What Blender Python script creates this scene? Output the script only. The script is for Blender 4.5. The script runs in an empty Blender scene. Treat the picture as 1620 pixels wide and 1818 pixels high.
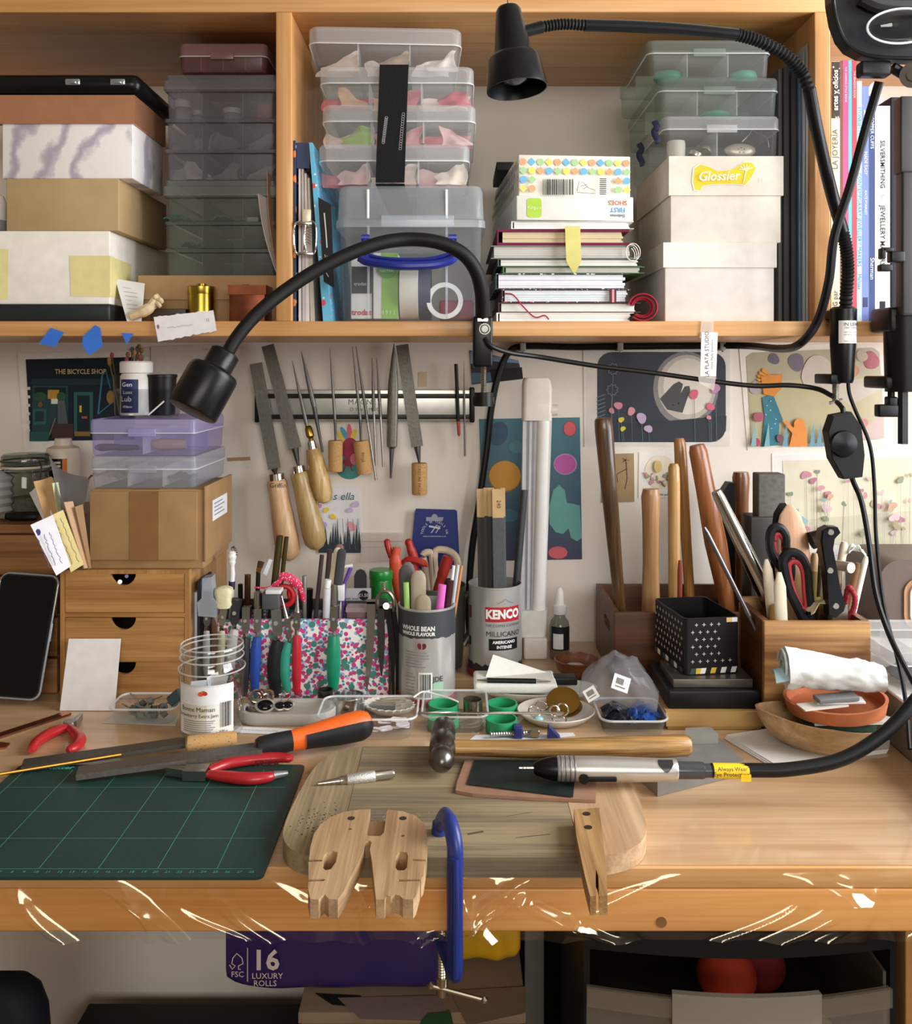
import bpy,bmesh,math,random
from mathutils import Vector,Matrix,noise
from mathutils.geometry import tessellate_polygon
D=bpy.data;SC=bpy.context.scene;COL=SC.collection
PI=math.pi

# ------------------------------------------------------------------ camera
F=1640.0            # focal length in photo pixels
CAMZ=1.166          # camera height
TOP=0.74            # bench top height
WALL=1.43           # distance of the back wall
cam=D.cameras.new('camera');cam_o=D.objects.new('camera',cam);COL.objects.link(cam_o)
cam.sensor_width=36.0;cam.lens=F/1818*36.0;cam.shift_y=-259/1818
cam.clip_start=0.02
cam_o.location=(0,0,CAMZ);cam_o.rotation_euler=(PI/2,0,0)
SC.camera=cam_o

# ------------------------------------------------------------------ light
SC.view_settings.view_transform='Standard';SC.view_settings.look='None'
SC.view_settings.gamma=1.0;SC.view_settings.use_curve_mapping=False
SC.view_settings.exposure=-0.12
SC.cycles.transparent_max_bounces=32
W=D.worlds.new('world');SC.world=W;W.use_nodes=True
W.node_tree.nodes['Background'].inputs[0].default_value=(0.80,0.89,1.0,1)
W.node_tree.nodes['Background'].inputs[1].default_value=1.0
def area(name,loc,target,sx,sy,power,color):
    l=D.lights.new(name,'AREA');l.shape='RECTANGLE';l.size=sx;l.size_y=sy
    l.energy=power;l.color=color
    o=D.objects.new(name,l);COL.objects.link(o);o.location=loc
    d=Vector(target)-Vector(loc);o.rotation_euler=d.to_track_quat('-Z','Y').to_euler()
    return o
area('daylight_side',(1.22,0.62,1.50),(0.0,0.62,1.50),1.0,1.1,45,(0.96,0.98,1.0))
area('daylight_rear',(0.45,-2.16,1.72),(0.45,0.0,1.72),1.5,0.82,42,(1.0,0.94,0.84))

# ------------------------------------------------------------------ helpers
def at(px,py,Y):                       # photo pixel at depth Y -> metres
    return Vector(((px-810)*Y/F,Y,CAMZ-(py-650)*Y/F))
def onz(px,py,z=TOP):                  # photo pixel on the horizontal plane z
    Y=(CAMZ-z)*F/(py-650);return Vector(((px-810)*Y/F,Y,z))
def lin(h):
    h=h.lstrip('#');out=[]
    for i in (0,2,4):
        c=int(h[i:i+2],16)/255
        out.append(c/12.92 if c<=.04045 else ((c+.055)/1.055)**2.4)
    return (*out,1)
_m={}
def _new(name):
    m=D.materials.new(name);m.use_nodes=True
    nt=m.node_tree;return m,nt,nt.nodes['Principled BSDF']
def N(nt,t,**kw):
    n=nt.nodes.new(t)
    for k,v in kw.items():
        if k in n.inputs.keys(): n.inputs[k].default_value=v
        else: setattr(n,k,v)
    return n
def C(col,rough=.55,metal=0,var=.06,scale=60,bump=0,coat=0,spec=.5,aniso=0):
    """painted / moulded / metal surface: one colour with slight procedural unevenness"""
    key=(col,rough,metal,var,scale,bump,coat)
    if key in _m: return _m[key]
    m,nt,b=_new('mat_%s_%d' % (col.lstrip('#'),len(_m)))
    b.inputs['Roughness'].default_value=rough;b.inputs['Metallic'].default_value=metal
    b.inputs['Coat Weight'].default_value=coat;b.inputs['Coat Roughness'].default_value=.08
    if sum(lin(col)[:3])<.06 and not metal: b.inputs['Specular IOR Level'].default_value=.28   # dull black plastic and rubber
    c=lin(col);tc=N(nt,'ShaderNodeTexCoord')
    nz=N(nt,'ShaderNodeTexNoise',Scale=scale,Detail=4.0)
    nt.links.new(tc.outputs['Object'],nz.inputs['Vector'])
    r=N(nt,'ShaderNodeValToRGB')
    r.color_ramp.elements[0].position=.3;r.color_ramp.elements[1].position=.7
    r.color_ramp.elements[0].color=tuple(x*(1-var) for x in c[:3])+(1,)
    r.color_ramp.elements[1].color=tuple(min(1,x*(1+var)) for x in c[:3])+(1,)
    nt.links.new(nz.outputs['Fac'],r.inputs[0]);nt.links.new(r.outputs[0],b.inputs['Base Color'])
    if bump:
        bp=N(nt,'ShaderNodeBump',Strength=bump,Distance=.002)
        nt.links.new(nz.outputs['Fac'],bp.inputs['Height']);nt.links.new(bp.outputs[0],b.inputs['Normal'])
    _m[key]=m;return m
def wood(light,dark,axis=0,rough=.45,coat=0,scale=1.0,contrast=1.0,bump=.12,knots=0):
    key=('wood',light,dark,axis,rough,coat,scale,contrast,knots)
    if key in _m: return _m[key]
    m,nt,b=_new('wood_%s_%d' % (light.lstrip('#'),len(_m)))
    b.inputs['Roughness'].default_value=rough
    b.inputs['Coat Weight'].default_value=coat;b.inputs['Coat Roughness'].default_value=.06
    tc=N(nt,'ShaderNodeTexCoord')
    mp=N(nt,'ShaderNodeMapping');s=[34*scale]*3;s[axis]=2.2*scale;mp.inputs['Scale'].default_value=s
    nt.links.new(tc.outputs['Object'],mp.inputs[0])
    n1=N(nt,'ShaderNodeTexNoise',Scale=1.0,Detail=5.0,Distortion=.7)
    nt.links.new(mp.outputs[0],n1.inputs['Vector'])
    mp2=N(nt,'ShaderNodeMapping');s=[260*scale]*3;s[axis]=5*scale;mp2.inputs['Scale'].default_value=s
    nt.links.new(tc.outputs['Object'],mp2.inputs[0])
    n2=N(nt,'ShaderNodeTexNoise',Scale=1.0,Detail=3.0);nt.links.new(mp2.outputs[0],n2.inputs['Vector'])
    mx=N(nt,'ShaderNodeMath',operation='MULTIPLY_ADD')
    nt.links.new(n2.outputs['Fac'],mx.inputs[0]);mx.inputs[1].default_value=.45;nt.links.new(n1.outputs['Fac'],mx.inputs[2])
    r=N(nt,'ShaderNodeValToRGB');e=r.color_ramp.elements
    mid=.72;e[0].position=mid-.17/contrast;e[1].position=mid+.14/contrast
    e[0].color=lin(dark);e[1].color=lin(light)
    nt.links.new(mx.outputs[0],r.inputs[0]);last=r.outputs[0]
    if knots:
        vo=N(nt,'ShaderNodeTexVoronoi',Scale=knots);vo.inputs['Randomness'].default_value=1.0
        mp3=N(nt,'ShaderNodeMapping');s=[1.7]*3;s[axis]=.75;mp3.inputs['Scale'].default_value=s
        nt.links.new(tc.outputs['Object'],mp3.inputs[0]);nt.links.new(mp3.outputs[0],vo.inputs['Vector'])
        r3=N(nt,'ShaderNodeValToRGB');r3.color_ramp.elements[0].position=.04;r3.color_ramp.elements[1].position=.09
        r3.color_ramp.elements[0].color=(.22,.13,.07,1);r3.color_ramp.elements[1].color=(1,1,1,1)
        nt.links.new(vo.outputs['Distance'],r3.inputs[0])
        ml=N(nt,'ShaderNodeMixRGB',blend_type='MULTIPLY');ml.inputs[0].default_value=1
        nt.links.new(last,ml.inputs[1]);nt.links.new(r3.outputs[0],ml.inputs[2]);last=ml.outputs[0]
    nt.links.new(last,b.inputs['Base Color'])
    bp=N(nt,'ShaderNodeBump',Strength=bump,Distance=.001)
    nt.links.new(mx.outputs[0],bp.inputs['Height']);nt.links.new(bp.outputs[0],b.inputs['Normal'])
    _m[key]=m;return m
def plastic(tint,cover=.3,rough=.2,body='#ffffff'):
    """translucent moulded plastic: part clear, part milky, with a glossy face"""
    key=('plastic',tint,cover,rough,body)
    if key in _m: return _m[key]
    m,nt,b=_new('plastic_%s_%d' % (tint.lstrip('#'),len(_m)))
    b.inputs['Base Color'].default_value=lin(body);b.inputs['Roughness'].default_value=rough
    b.inputs['Specular IOR Level'].default_value=.8
    tr=N(nt,'ShaderNodeBsdfTransparent');tr.inputs[0].default_value=lin(tint)
    mx=N(nt,'ShaderNodeMixShader');mx.inputs[0].default_value=cover
    nt.links.new(tr.outputs[0],mx.inputs[1]);nt.links.new(b.outputs[0],mx.inputs[2])
    nt.links.new(mx.outputs[0],nt.nodes['Material Output'].inputs[0])
    _m[key]=m;return m
def gloss_weight(nt,f0,edge=.75):
    """Schlick reflectance of a clear surface, the same from both sides"""
    lw=N(nt,'ShaderNodeLayerWeight');lw.inputs[0].default_value=.5
    pw=N(nt,'ShaderNodeMath',operation='POWER');nt.links.new(lw.outputs['Facing'],pw.inputs[0]);pw.inputs[1].default_value=4.0
    ma=N(nt,'ShaderNodeMath',operation='MULTIPLY_ADD');nt.links.new(pw.outputs[0],ma.inputs[0]);ma.inputs[1].default_value=edge-f0;ma.inputs[2].default_value=f0
    return ma.outputs[0]
def glass(tint='#ffffff',ior=1.45,rough=.03):
    key=('glass',tint,ior,rough)
    if key in _m: return _m[key]
    m,nt,b=_new('glass_%d' % len(_m));nt.nodes.remove(b)
    tr=N(nt,'ShaderNodeBsdfTransparent');tr.inputs[0].default_value=lin(tint)
    gl=N(nt,'ShaderNodeBsdfGlossy');gl.inputs['Roughness'].default_value=rough
    mx=N(nt,'ShaderNodeMixShader');nt.links.new(gloss_weight(nt,((ior-1)/(ior+1))**2),mx.inputs[0])
    nt.links.new(tr.outputs[0],mx.inputs[1]);nt.links.new(gl.outputs[0],mx.inputs[2])
    nt.links.new(mx.outputs[0],nt.nodes['Material Output'].inputs[0])
    _m[key]=m;return m
def spots(cols,base,scale=120,rough=.8,size=.42,edge=.02):
    """printed pattern: irregular coloured cells on a ground colour"""
    key=('spots',tuple(cols),base,scale,size)
    if key in _m: return _m[key]
    m,nt,b=_new('print_%d' % len(_m));b.inputs['Roughness'].default_value=rough
    tc=N(nt,'ShaderNodeTexCoord');last=None
    for i,c in enumerate(cols):
        mp=N(nt,'ShaderNodeMapping');mp.inputs['Location'].default_value=(3.1*i,1.7*i,5.3*i)
        nt.links.new(tc.outputs['Object'],mp.inputs[0])
        vo=N(nt,'ShaderNodeTexVoronoi',Scale=scale*(1-.08*i)*(1.7 if i % 2 else 1));nt.links.new(mp.outputs[0],vo.inputs['Vector'])
        r=N(nt,'ShaderNodeValToRGB');r.color_ramp.elements[0].position=size-.1*(i % 3);r.color_ramp.elements[1].position=size-.1*(i % 3)+edge
        r.color_ramp.elements[0].color=(1,1,1,1);r.color_ramp.elements[1].color=(0,0,0,1)
        nt.links.new(vo.outputs['Distance'],r.inputs[0])
        # only some of the cells
        g=N(nt,'ShaderNodeMath',operation='GREATER_THAN');g.inputs[1].default_value=.35
        nt.links.new(vo.outputs['Color'],g.inputs[0])
        mu=N(nt,'ShaderNodeMath',operation='MULTIPLY');nt.links.new(r.outputs[0],mu.inputs[0]);nt.links.new(g.outputs[0],mu.inputs[1])
        mx=N(nt,'ShaderNodeMixRGB');nt.links.new(mu.outputs[0],mx.inputs[0])
        if last is None: mx.inputs[1].default_value=lin(base)
        else: nt.links.new(last,mx.inputs[1])
        mx.inputs[2].default_value=lin(c);last=mx.outputs[0]
    nt.links.new(last,b.inputs['Base Color']);_m[key]=m;return m

# ---- mesh builder
def rot(rx=0,ry=0,rz=0):
    return (Matrix.Rotation(rz,4,'Z') @ Matrix.Rotation(ry,4,'Y') @ Matrix.Rotation(rx,4,'X'))
def frame(o,x,y):                       # 4x4 with origin o, local x and y directions
    x=Vector(x).normalized();y=Vector(y);y=(y-x*y.dot(x)).normalized();z=x.cross(y)
    M=Matrix.Identity(4)
    for i in range(3): M[i][0],M[i][1],M[i][2],M[i][3]=x[i],y[i],z[i],o[i]
    return M
def face(o,tilt=0):                      # plane facing the room (-y): local x right, y up
    return frame(o,(math.cos(tilt),0,math.sin(tilt)),(-math.sin(tilt),0,math.cos(tilt)))
def flat(o,rz=0):                        # plane lying face up
    return frame(o,(math.cos(rz),math.sin(rz),0),(-math.sin(rz),math.cos(rz),0))
def rrect(w,d,r,n=5,cx=0,cy=0):
    pts=[];r=min(r,w/2-1e-5,d/2-1e-5)
    for sx,sy,a0 in ((1,1,0),(-1,1,PI/2),(-1,-1,PI),(1,-1,1.5*PI)):
        for k in range(n+1):
            a=a0+PI/2*k/n
            pts.append((cx+sx*(w/2-r)+r*math.cos(a),cy+sy*(d/2-r)+r*math.sin(a)))
    return pts
def ell(rx,ry,n=24,cx=0,cy=0,a0=0):
    return [(cx+rx*math.cos(a0+2*PI*k/n),cy+ry*math.sin(a0+2*PI*k/n)) for k in range(n)]
def smooth_path(pts,n=8,closed=False):
    pts=[Vector(p) for p in pts];out=[];L=len(pts)
    rng=range(L if closed else L-1)
    for i in rng:
        p1,p2=pts[i],pts[(i+1) % L]
        p0=pts[i-1] if (i>0 or closed) else p1*2-p2
        p3=pts[(i+2) % L] if (i+2<L or closed) else p2*2-p1
        for k in range(n):
            t=k/n
            out.append(.5*((2*p1)+(p2-p0)*t+(2*p0-5*p1+4*p2-p3)*t*t+(3*p1-p0-3*p2+p3)*t**3))
    if not closed: out.append(pts[-1].copy())
    return out
class MB:
    def __init__(s): s.v=[];s.f=[];s.mi=[];s.cur=0
    def add(s,vs,fs,M=None):
        b=len(s.v)
        s.v+=[(M @ Vector(v)) if M else Vector(v) for v in vs]
        s.f+=[tuple(i+b for i in f) for f in fs];s.mi+=[s.cur]*len(fs);return s
    def box(s,x0,x1,y0,y1,z0,z1,bev=0,M=None):
        if bev<=0:
            v=[(x,y,z) for z in (z0,z1) for y in (y0,y1) for x in (x0,x1)]
            return s.add(v,[(0,2,3,1),(4,5,7,6),(0,1,5,4),(2,6,7,3),(0,4,6,2),(1,3,7,5)],M)
        bev=min(bev,(x1-x0)*.49,(y1-y0)*.49,(z1-z0)*.49)
        cx,cy=(x0+x1)/2,(y0+y1)/2;w,d=x1-x0,y1-y0
        L=[]
        for a in (0,PI/6,PI/3,PI/2):
            i=bev*(1-math.sin(a));L.append([(x,y,z0+bev*(1-math.cos(a))) for x,y in rrect(w-2*i,d-2*i,max(bev-i,1e-5),3,cx,cy)])
        for a in (PI/2,PI/3,PI/6,0):
            i=bev*(1-math.sin(a));L.append([(x,y,z1-bev*(1-math.cos(a))) for x,y in rrect(w-2*i,d-2*i,max(bev-i,1e-5),3,cx,cy)])
        return s.loft(L,M=M)
    def loft(s,loops,closed=True,cap0=True,cap1=True,M=None):
        n=len(loops[0]);vs=[p for l in loops for p in l];fs=[]
        for i in range(len(loops)-1):
            for k in range(n if closed else n-1):
                a,b=i*n+k,i*n+(k+1) % n
                fs.append((a,b,b+n,a+n))
        if closed and cap0: fs.append(tuple(reversed(range(n))))
        if closed and cap1: fs.append(tuple(range((len(loops)-1)*n,len(loops)*n)))
        return s.add(vs,fs,M)
    def lathe(s,prof,M=None,n=28,cap0=True,cap1=True):
        return s.loft([[(r*math.cos(2*PI*k/n),r*math.sin(2*PI*k/n),z) for k in range(n)] for r,z in prof],True,cap0,cap1,M)
    def cyl(s,a,b,r0,r1=None,n=20,cap=True):
        return s.tube([a,b],[r0,r0 if r1 is None else r1],n,cap)
    def tube(s,pts,r,n=10,cap=True,closed=False,flatten=None):
        pts=[Vector(p) for p in pts];L=len(pts)
        rs=r if isinstance(r,(list,tuple)) else [r]*L
        loops=[];ref=None
        for i,p in enumerate(pts):
            if closed: t=pts[(i+1) % L]-pts[i-1]
            else: t=pts[min(i+1,L-1)]-pts[max(i-1,0)]
            t.normalize()
            if ref is None:
                ref=Vector((0,0,1)) if abs(t.z)<.9 else Vector((1,0,0))
                if flatten: ref=Vector(flatten[0])
            u=(ref-t*ref.dot(t)).normalized();w=t.cross(u);ref=u
            fl=flatten[1] if flatten else 1
            loops.append([p+u*(rs[i]*fl*math.cos(2*PI*k/n))+w*(rs[i]*math.sin(2*PI*k/n)) for k in range(n)])
        if closed: loops.append(loops[0]);cap=False
        return s.loft(loops,True,cap,cap)
    def prism(s,poly,h,M=None,holes=(),bev=0):
        """polygon (ccw, local xy) extruded 0..h along local z, with optional holes"""
        loops=[list(poly)]+[list(hh) for hh in holes]
        pts=[p for l in loops for p in l];n=len(pts)
        tris=tessellate_polygon([[Vector((p[0],p[1],0)) for p in l] for l in loops])
        vs=[(p[0],p[1],0) for p in pts]+[(p[0],p[1],h) for p in pts];fs=[]
        for t in tris:
            a,b,c=t
            ar=(pts[b][0]-pts[a][0])*(pts[c][1]-pts[a][1])-(pts[b][1]-pts[a][1])*(pts[c][0]-pts[a][0])
            if ar<0: a,b,c=a,c,b
            fs.append((c,b,a));fs.append((a+n,b+n,c+n))
        o=0
        for l in loops:
            m=len(l);A=sum(l[i][0]*l[(i+1) % m][1]-l[(i+1) % m][0]*l[i][1] for i in range(m))
            ccw=(A>0)==(l is loops[0])
            for i in range(m):
                j=(i+1) % m
                fs.append((o+i,o+j,o+j+n,o+i+n) if ccw else (o+j,o+i,o+i+n,o+j+n))
            o+=m
        return s.add(vs,fs,M)
    def sheet(s,fn,nu,nv,th=0,M=None):
        """grid surface fn(u,v); th gives it thickness along -normal estimate"""
        P=[[Vector(fn(i/nu,j/nv)) for i in range(nu+1)] for j in range(nv+1)]
        vs=[p for r in P for p in r];w=nu+1
        fs=[(j*w+i,j*w+i+1,(j+1)*w+i+1,(j+1)*w+i) for j in range(nv) for i in range(nu)]
        if th:
            nr=[]
            for j in range(nv+1):
                for i in range(nu+1):
                    du=P[j][min(i+1,nu)]-P[j][max(i-1,0)];dv=P[min(j+1,nv)][i]-P[max(j-1,0)][i]
                    c=du.cross(dv);nr.append(c.normalized() if c.length>1e-12 else Vector((0,0,1)))
            o=len(vs);vs=vs+[p-n*th for p,n in zip(vs,nr)]
            fs+=[tuple(reversed([k+o for k in f])) for f in fs]
            rim=[i for i in range(w)]+[j*w+nu for j in range(1,nv+1)]+[nv*w+i for i in range(nu-1,-1,-1)]+[j*w for j in range(nv-1,0,-1)]
            for k in range(len(rim)):
                a,b=rim[k],rim[(k+1) % len(rim)];fs.append((b,a,a+o,b+o))
        return s.add(vs,fs,M)
    def build(s,name,mats,parent=None,smooth=35,local=False):
        me=D.meshes.new(name);vs=s.v
        if parent is not None and not local:
            I=ROOT[parent.name].inverted();vs=[I @ v for v in vs]
        me.from_pydata([tuple(v) for v in vs],[],s.f)
        for m in (mats if isinstance(mats,(list,tuple)) else [mats]): me.materials.append(m)
        me.polygons.foreach_set('material_index',s.mi)
        if smooth:
            me.polygons.foreach_set('use_smooth',[True]*len(s.f));me.set_sharp_from_angle(angle=math.radians(smooth))
        me.update()
        o=D.objects.new(name,me);COL.objects.link(o)
        ROOT[o.name]=ROOT[parent.name] if parent is not None else Matrix.Identity(4)
        if parent is not None: o.parent=parent
        return o
ROOT={}
def tag(o,label,cat,group=None):
    o['label']=label;o['category']=cat
    if group: o['group']=group
    return o
def thing(name,label,cat,loc=(0,0,0),M=None,group=None):
    o=D.objects.new(name,None);COL.objects.link(o);o.empty_display_size=.02
    MM=M if M is not None else Matrix.Translation(Vector(loc))
    o.matrix_world=MM;ROOT[o.name]=MM.copy()
    return tag(o,label,cat,group)
def struct(mb,name,mats,parent=None,smooth=35):
    o=mb.build(name,mats,parent,smooth);o['kind']='structure';return o
def recentre(o):
    """move a top-level mesh's origin to the middle of its base"""
    vs=[v.co for v in o.data.vertices]
    c=Vector(((min(v.x for v in vs)+max(v.x for v in vs))/2,(min(v.y for v in vs)+max(v.y for v in vs))/2,min(v.z for v in vs)))
    o.data.transform(Matrix.Translation(-c));o.location=c;ROOT[o.name]=Matrix.Translation(c);return o
def one(mb,name,mats,label,cat,group=None,smooth=35):
    return tag(recentre(mb.build(name,mats,None,smooth)),label,cat,group)
def part(name,mats,parent,fn=None,smooth=35,**kw):
    mb=MB();fn(mb);return mb.build(name,mats,parent,smooth,**kw)
def text(body,size,M,mat,parent,align='CENTER',bold=0,bend=None,name='lettering',spacing=1.0,sx=1.0,lift=.0003):
    cu=D.curves.new('t','FONT');cu.body=body;cu.size=size;cu.align_x=align;cu.align_y='CENTER'
    cu.offset=bold;cu.space_character=spacing;cu.resolution_u=2
    ob=D.objects.new('t',cu);me=D.meshes.new_from_object(ob);D.objects.remove(ob);D.curves.remove(cu)
    for v in me.vertices:
        p=Vector((v.co.x*sx,v.co.y,lift))
        if bend: p=Vector((math.sin(p.x/bend)*(bend+lift),p.y,-bend+math.cos(p.x/bend)*(bend+lift)))
        v.co=M @ p
    if parent is not None: me.transform(ROOT[parent.name].inverted())
    me.materials.clear();me.materials.append(mat);me.name=name
    o=D.objects.new(name,me);COL.objects.link(o);ROOT[o.name]=ROOT[parent.name];o.parent=parent
    return o
class Art:
    """flat print: coloured shapes laid on a plane, each layer a hair above the last"""
    def __init__(s,M,step=.00012,lift=.0004): s.M=M;s.mb=MB();s.mats=[];s.k=0;s.step=step;s.lift=lift
    def poly(s,pts,col,rough=.6,M=None):
        m=C(col,rough,0,.05) if isinstance(col,str) else col
        if m not in s.mats: s.mats.append(m)
        s.mb.cur=s.mats.index(m);s.k+=1;z=s.lift+s.k*s.step
        A=sum(pts[i][0]*pts[(i+1) % len(pts)][1]-pts[(i+1) % len(pts)][0]*pts[i][1] for i in range(len(pts)))
        if A<0: pts=pts[::-1]
        tr=tessellate_polygon([[Vector((p[0],p[1],0)) for p in pts]]);fs=[]
        for a,b,c in tr:
            ar=(pts[b][0]-pts[a][0])*(pts[c][1]-pts[a][1])-(pts[b][1]-pts[a][1])*(pts[c][0]-pts[a][0])
            fs.append((a,b,c) if ar>0 else (a,c,b))
        s.mb.add([(p[0],p[1],z) for p in pts],fs,s.M);return s
    def rect(s,x0,y0,x1,y1,col,r=0,**k):
        return s.poly(rrect(abs(x1-x0),abs(y1-y0),r,5,(x0+x1)/2,(y0+y1)/2) if r else [(x0,y0),(x1,y0),(x1,y1),(x0,y1)],col,**k)
    def ell(s,cx,cy,rx,ry,col,n=20,a=0,**k):
        ca,sa=math.cos(a),math.sin(a)
        return s.poly([(cx+x*ca-y*sa,cy+x*sa+y*ca) for x,y in ell(rx,ry,n)],col,**k)
    def line(s,pts,w,col,**k):
        pts=[Vector((p[0],p[1])) for p in pts];L=[];R=[]
        for i,p in enumerate(pts):
            t=(pts[min(i+1,len(pts)-1)]-pts[max(i-1,0)])
            if t.length<1e-9: continue
            t.normalize();n=Vector((-t.y,t.x))*w/2;L.append(tuple(p+n));R.append(tuple(p-n))
        for i in range(len(L)-1): s.poly([L[i],L[i+1],R[i+1],R[i]],col,**k);s.k -= 1
        s.k+=1;return s
    def blob(s,cx,cy,r,col,seed=0,amp=.25,n=18,**k):
        rd=random.Random(seed);ph=[rd.uniform(0,6.3) for _ in range(3)]
        return s.poly([(cx+r*(1+amp*(math.sin(2*a+ph[0])+.6*math.sin(3*a+ph[1]))/1.6)*math.cos(a),cy+r*(1+amp*(math.sin(2*a+ph[0])+.6*math.sin(3*a+ph[1]))/1.6)*math.sin(a)) for a in [2*PI*i/n for i in range(n)]],col,**k)
    def build(s,parent,name='artwork'): return s.mb.build(name,s.mats,parent,0)
def copy_tree(o,loc=None,label=None,M=None):
    c=o.copy();COL.objects.link(c)
    if M is not None: c.matrix_world=M
    if loc is not None: c.location=loc
    if label: c['label']=label
    for ch in o.children:
        d=ch.copy();COL.objects.link(d);d.parent=c
        for g in ch.children:
            e=g.copy();COL.objects.link(e);e.parent=d
    return c
def scribble(x0,x1,y,amp,n,rd):      # a line of handwriting
    return [(x0+(x1-x0)*i/n,y+rd.uniform(-amp,amp)) for i in range(n+1)]

BLACK=C('#0d0e10',.42);SATIN=C('#0e0f12',.33);RUBBER=C('#0b0c0e',.6)
CHROME=C('#d9d6cf',.16,1);STEEL=C('#a9a6a0',.3,1);DARKSTEEL=C('#5d5b58',.42,.85,.12)
FILESTEEL=C('#74716b',.45,.65,.1,200,.15)
WHITE=C('#efece6',.6);PAPER=C('#f3f1ec',.8,0,.02);INK=C('#23242a',.7)
GREYINK=C('#8a8b92',.8)
BRASS=C('#b08d3e',.28,1);COPPER=C('#c77b53',.3,1);GOLD=C('#c9a24a',.3,1)
PINE=wood('#d9a66e','#bd8348',0,.42,.12,1,.7,.1);PINE_V=wood('#d9a66e','#bd8348',2,.42,.12,1,.7,.1)

# ================================================================== setting
wallm=C('#e9e2d8',.85,0,.03,9,.15)
XL,XR,YB,ZC=-1.5,1.25,-2.2,2.45
struct(MB().box(XL-.1,XR+.1,WALL,WALL+.1,0,ZC),'wall_back',wallm)
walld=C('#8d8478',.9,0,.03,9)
struct(MB().box(XL-.1,XL,YB,WALL,0,ZC),'wall_left',walld)
mb=MB()
mb.box(XR,XR+.1,YB,.08,0,ZC);mb.box(XR,XR+.1,1.16,WALL,0,ZC);mb.box(XR,XR+.1,.08,1.16,0,.92);mb.box(XR,XR+.1,.08,1.16,2.08,ZC)
struct(mb,'wall_right',walld)
mb=MB()
mb.box(XL-.1,-.35,YB-.1,YB,0,ZC);mb.box(1.25,XR+.1,YB-.1,YB,0,ZC);mb.box(-.35,1.25,YB-.1,YB,0,1.28);mb.box(-.35,1.25,YB-.1,YB,2.15,ZC)
struct(mb,'wall_front',walld)
struct(MB().box(XL-.1,XR+.1,YB-.1,WALL+.1,-.06,0),'floor',wood('#7a5a3c','#573b24',1,.5))
struct(MB().box(XL-.1,XR+.1,YB-.1,WALL+.1,ZC,ZC+.06),'ceiling',C('#a9a49c',.9))
def window(name,M,w,h):
    o=D.objects.new(name,None);COL.objects.link(o);o.matrix_world=M;ROOT[o.name]=M.copy();o['kind']='structure'
    fr=C('#f2f0ec',.4)
    mb=MB()
    for a in (-w/2,0,w/2-.05): mb.box(a if a else -.025,(a if a else -.025)+.05,0,h,-.03,.03)
    mb.box(-w/2,w/2,0,.05,-.03,.03);mb.box(-w/2,w/2,h-.05,h,-.03,.03)
    mb.build('window_frame',fr,o,35,True)
    for s in (0,1): MB().box(-w/2+.05 if s==0 else .025,-.025 if s==0 else w/2-.05,.05,h-.05,-.003,.003).build('pane',glass(),o,0,True)
window('window_1',frame((XR+.06,.62,.92),(0,1,0),(0,0,1)),1.08,1.16)
window('window_2',frame((.45,YB-.06,1.28),(-1,0,0),(0,0,1)),1.6,.87)

# ---- wall shelf
SZ=1.221;SY=1.13;SZ0=1.2025;ST=1.599
sh=thing('wall_shelf','honey pine wall shelving with three open compartments above the bench','shelf',(0,WALL,SZ0))
part('shelf_board',PINE,sh,lambda m: m.box(-1.0,1.0,SY,WALL,SZ0,SZ,.0015))
part('shelf_board',PINE,sh,lambda m: m.box(-1.0,1.0,SY,WALL,ST,ST+.03,.0015))
for a,b in ((-.2205,-.2012),(.4389,.4582),(-1.0,-.981),(.981,1.0)):
    part('divider',PINE_V,sh,lambda m: m.box(a,b,SY,WALL,SZ,ST,.0012))

# ---- bench
desk=thing('workbench','pine jewellery workbench with a deep front rail','workbench',(0,1.1,0))
BENCH=wood('#d2b08a','#ad875e',0,.33,.5,1.5,.5,.06,2.0)
RAIL=wood('#eeb06a','#d38b45',0,.4,.2,1.2,.6,.06,2.3)
DF=.785;DB=.685
part('bench_top',BENCH,desk,lambda m: m.box(-1.1,1.1,DF+.0042,WALL-.002,TOP-.018,TOP))
part('edge_lipping',wood('#e3b27c','#cb9250',0,.4,.2,1.2,.6,.06),desk,lambda m: m.box(-1.1,1.1,DF,DF+.004,TOP-.018,TOP,.0015))
part('front_rail',RAIL,desk,lambda m: m.box(-1.1,1.1,DF,DF+.03,DB,TOP-.0183,.002))
part('back_rail',RAIL,desk,lambda m: m.box(-1.1,1.1,WALL-.04,WALL-.01,DB,TOP-.0183,.002))
for x,y in ((-1.05,DF+.032),(.70,DF+.032),(-1.05,1.33),(.487,1.0)):
    part('leg',wood('#d39a5b','#a9703a',2),desk,lambda m: m.box(x,x+.06,y,y+.055,0,TOP-.0183,.002))
part('knot_plug',wood('#8c6238','#5f3f22',0),desk,lambda m: m.cyl((.1745,DF-.0006,.6935),(.1745,DF+.004,.6935),.0046))

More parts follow.
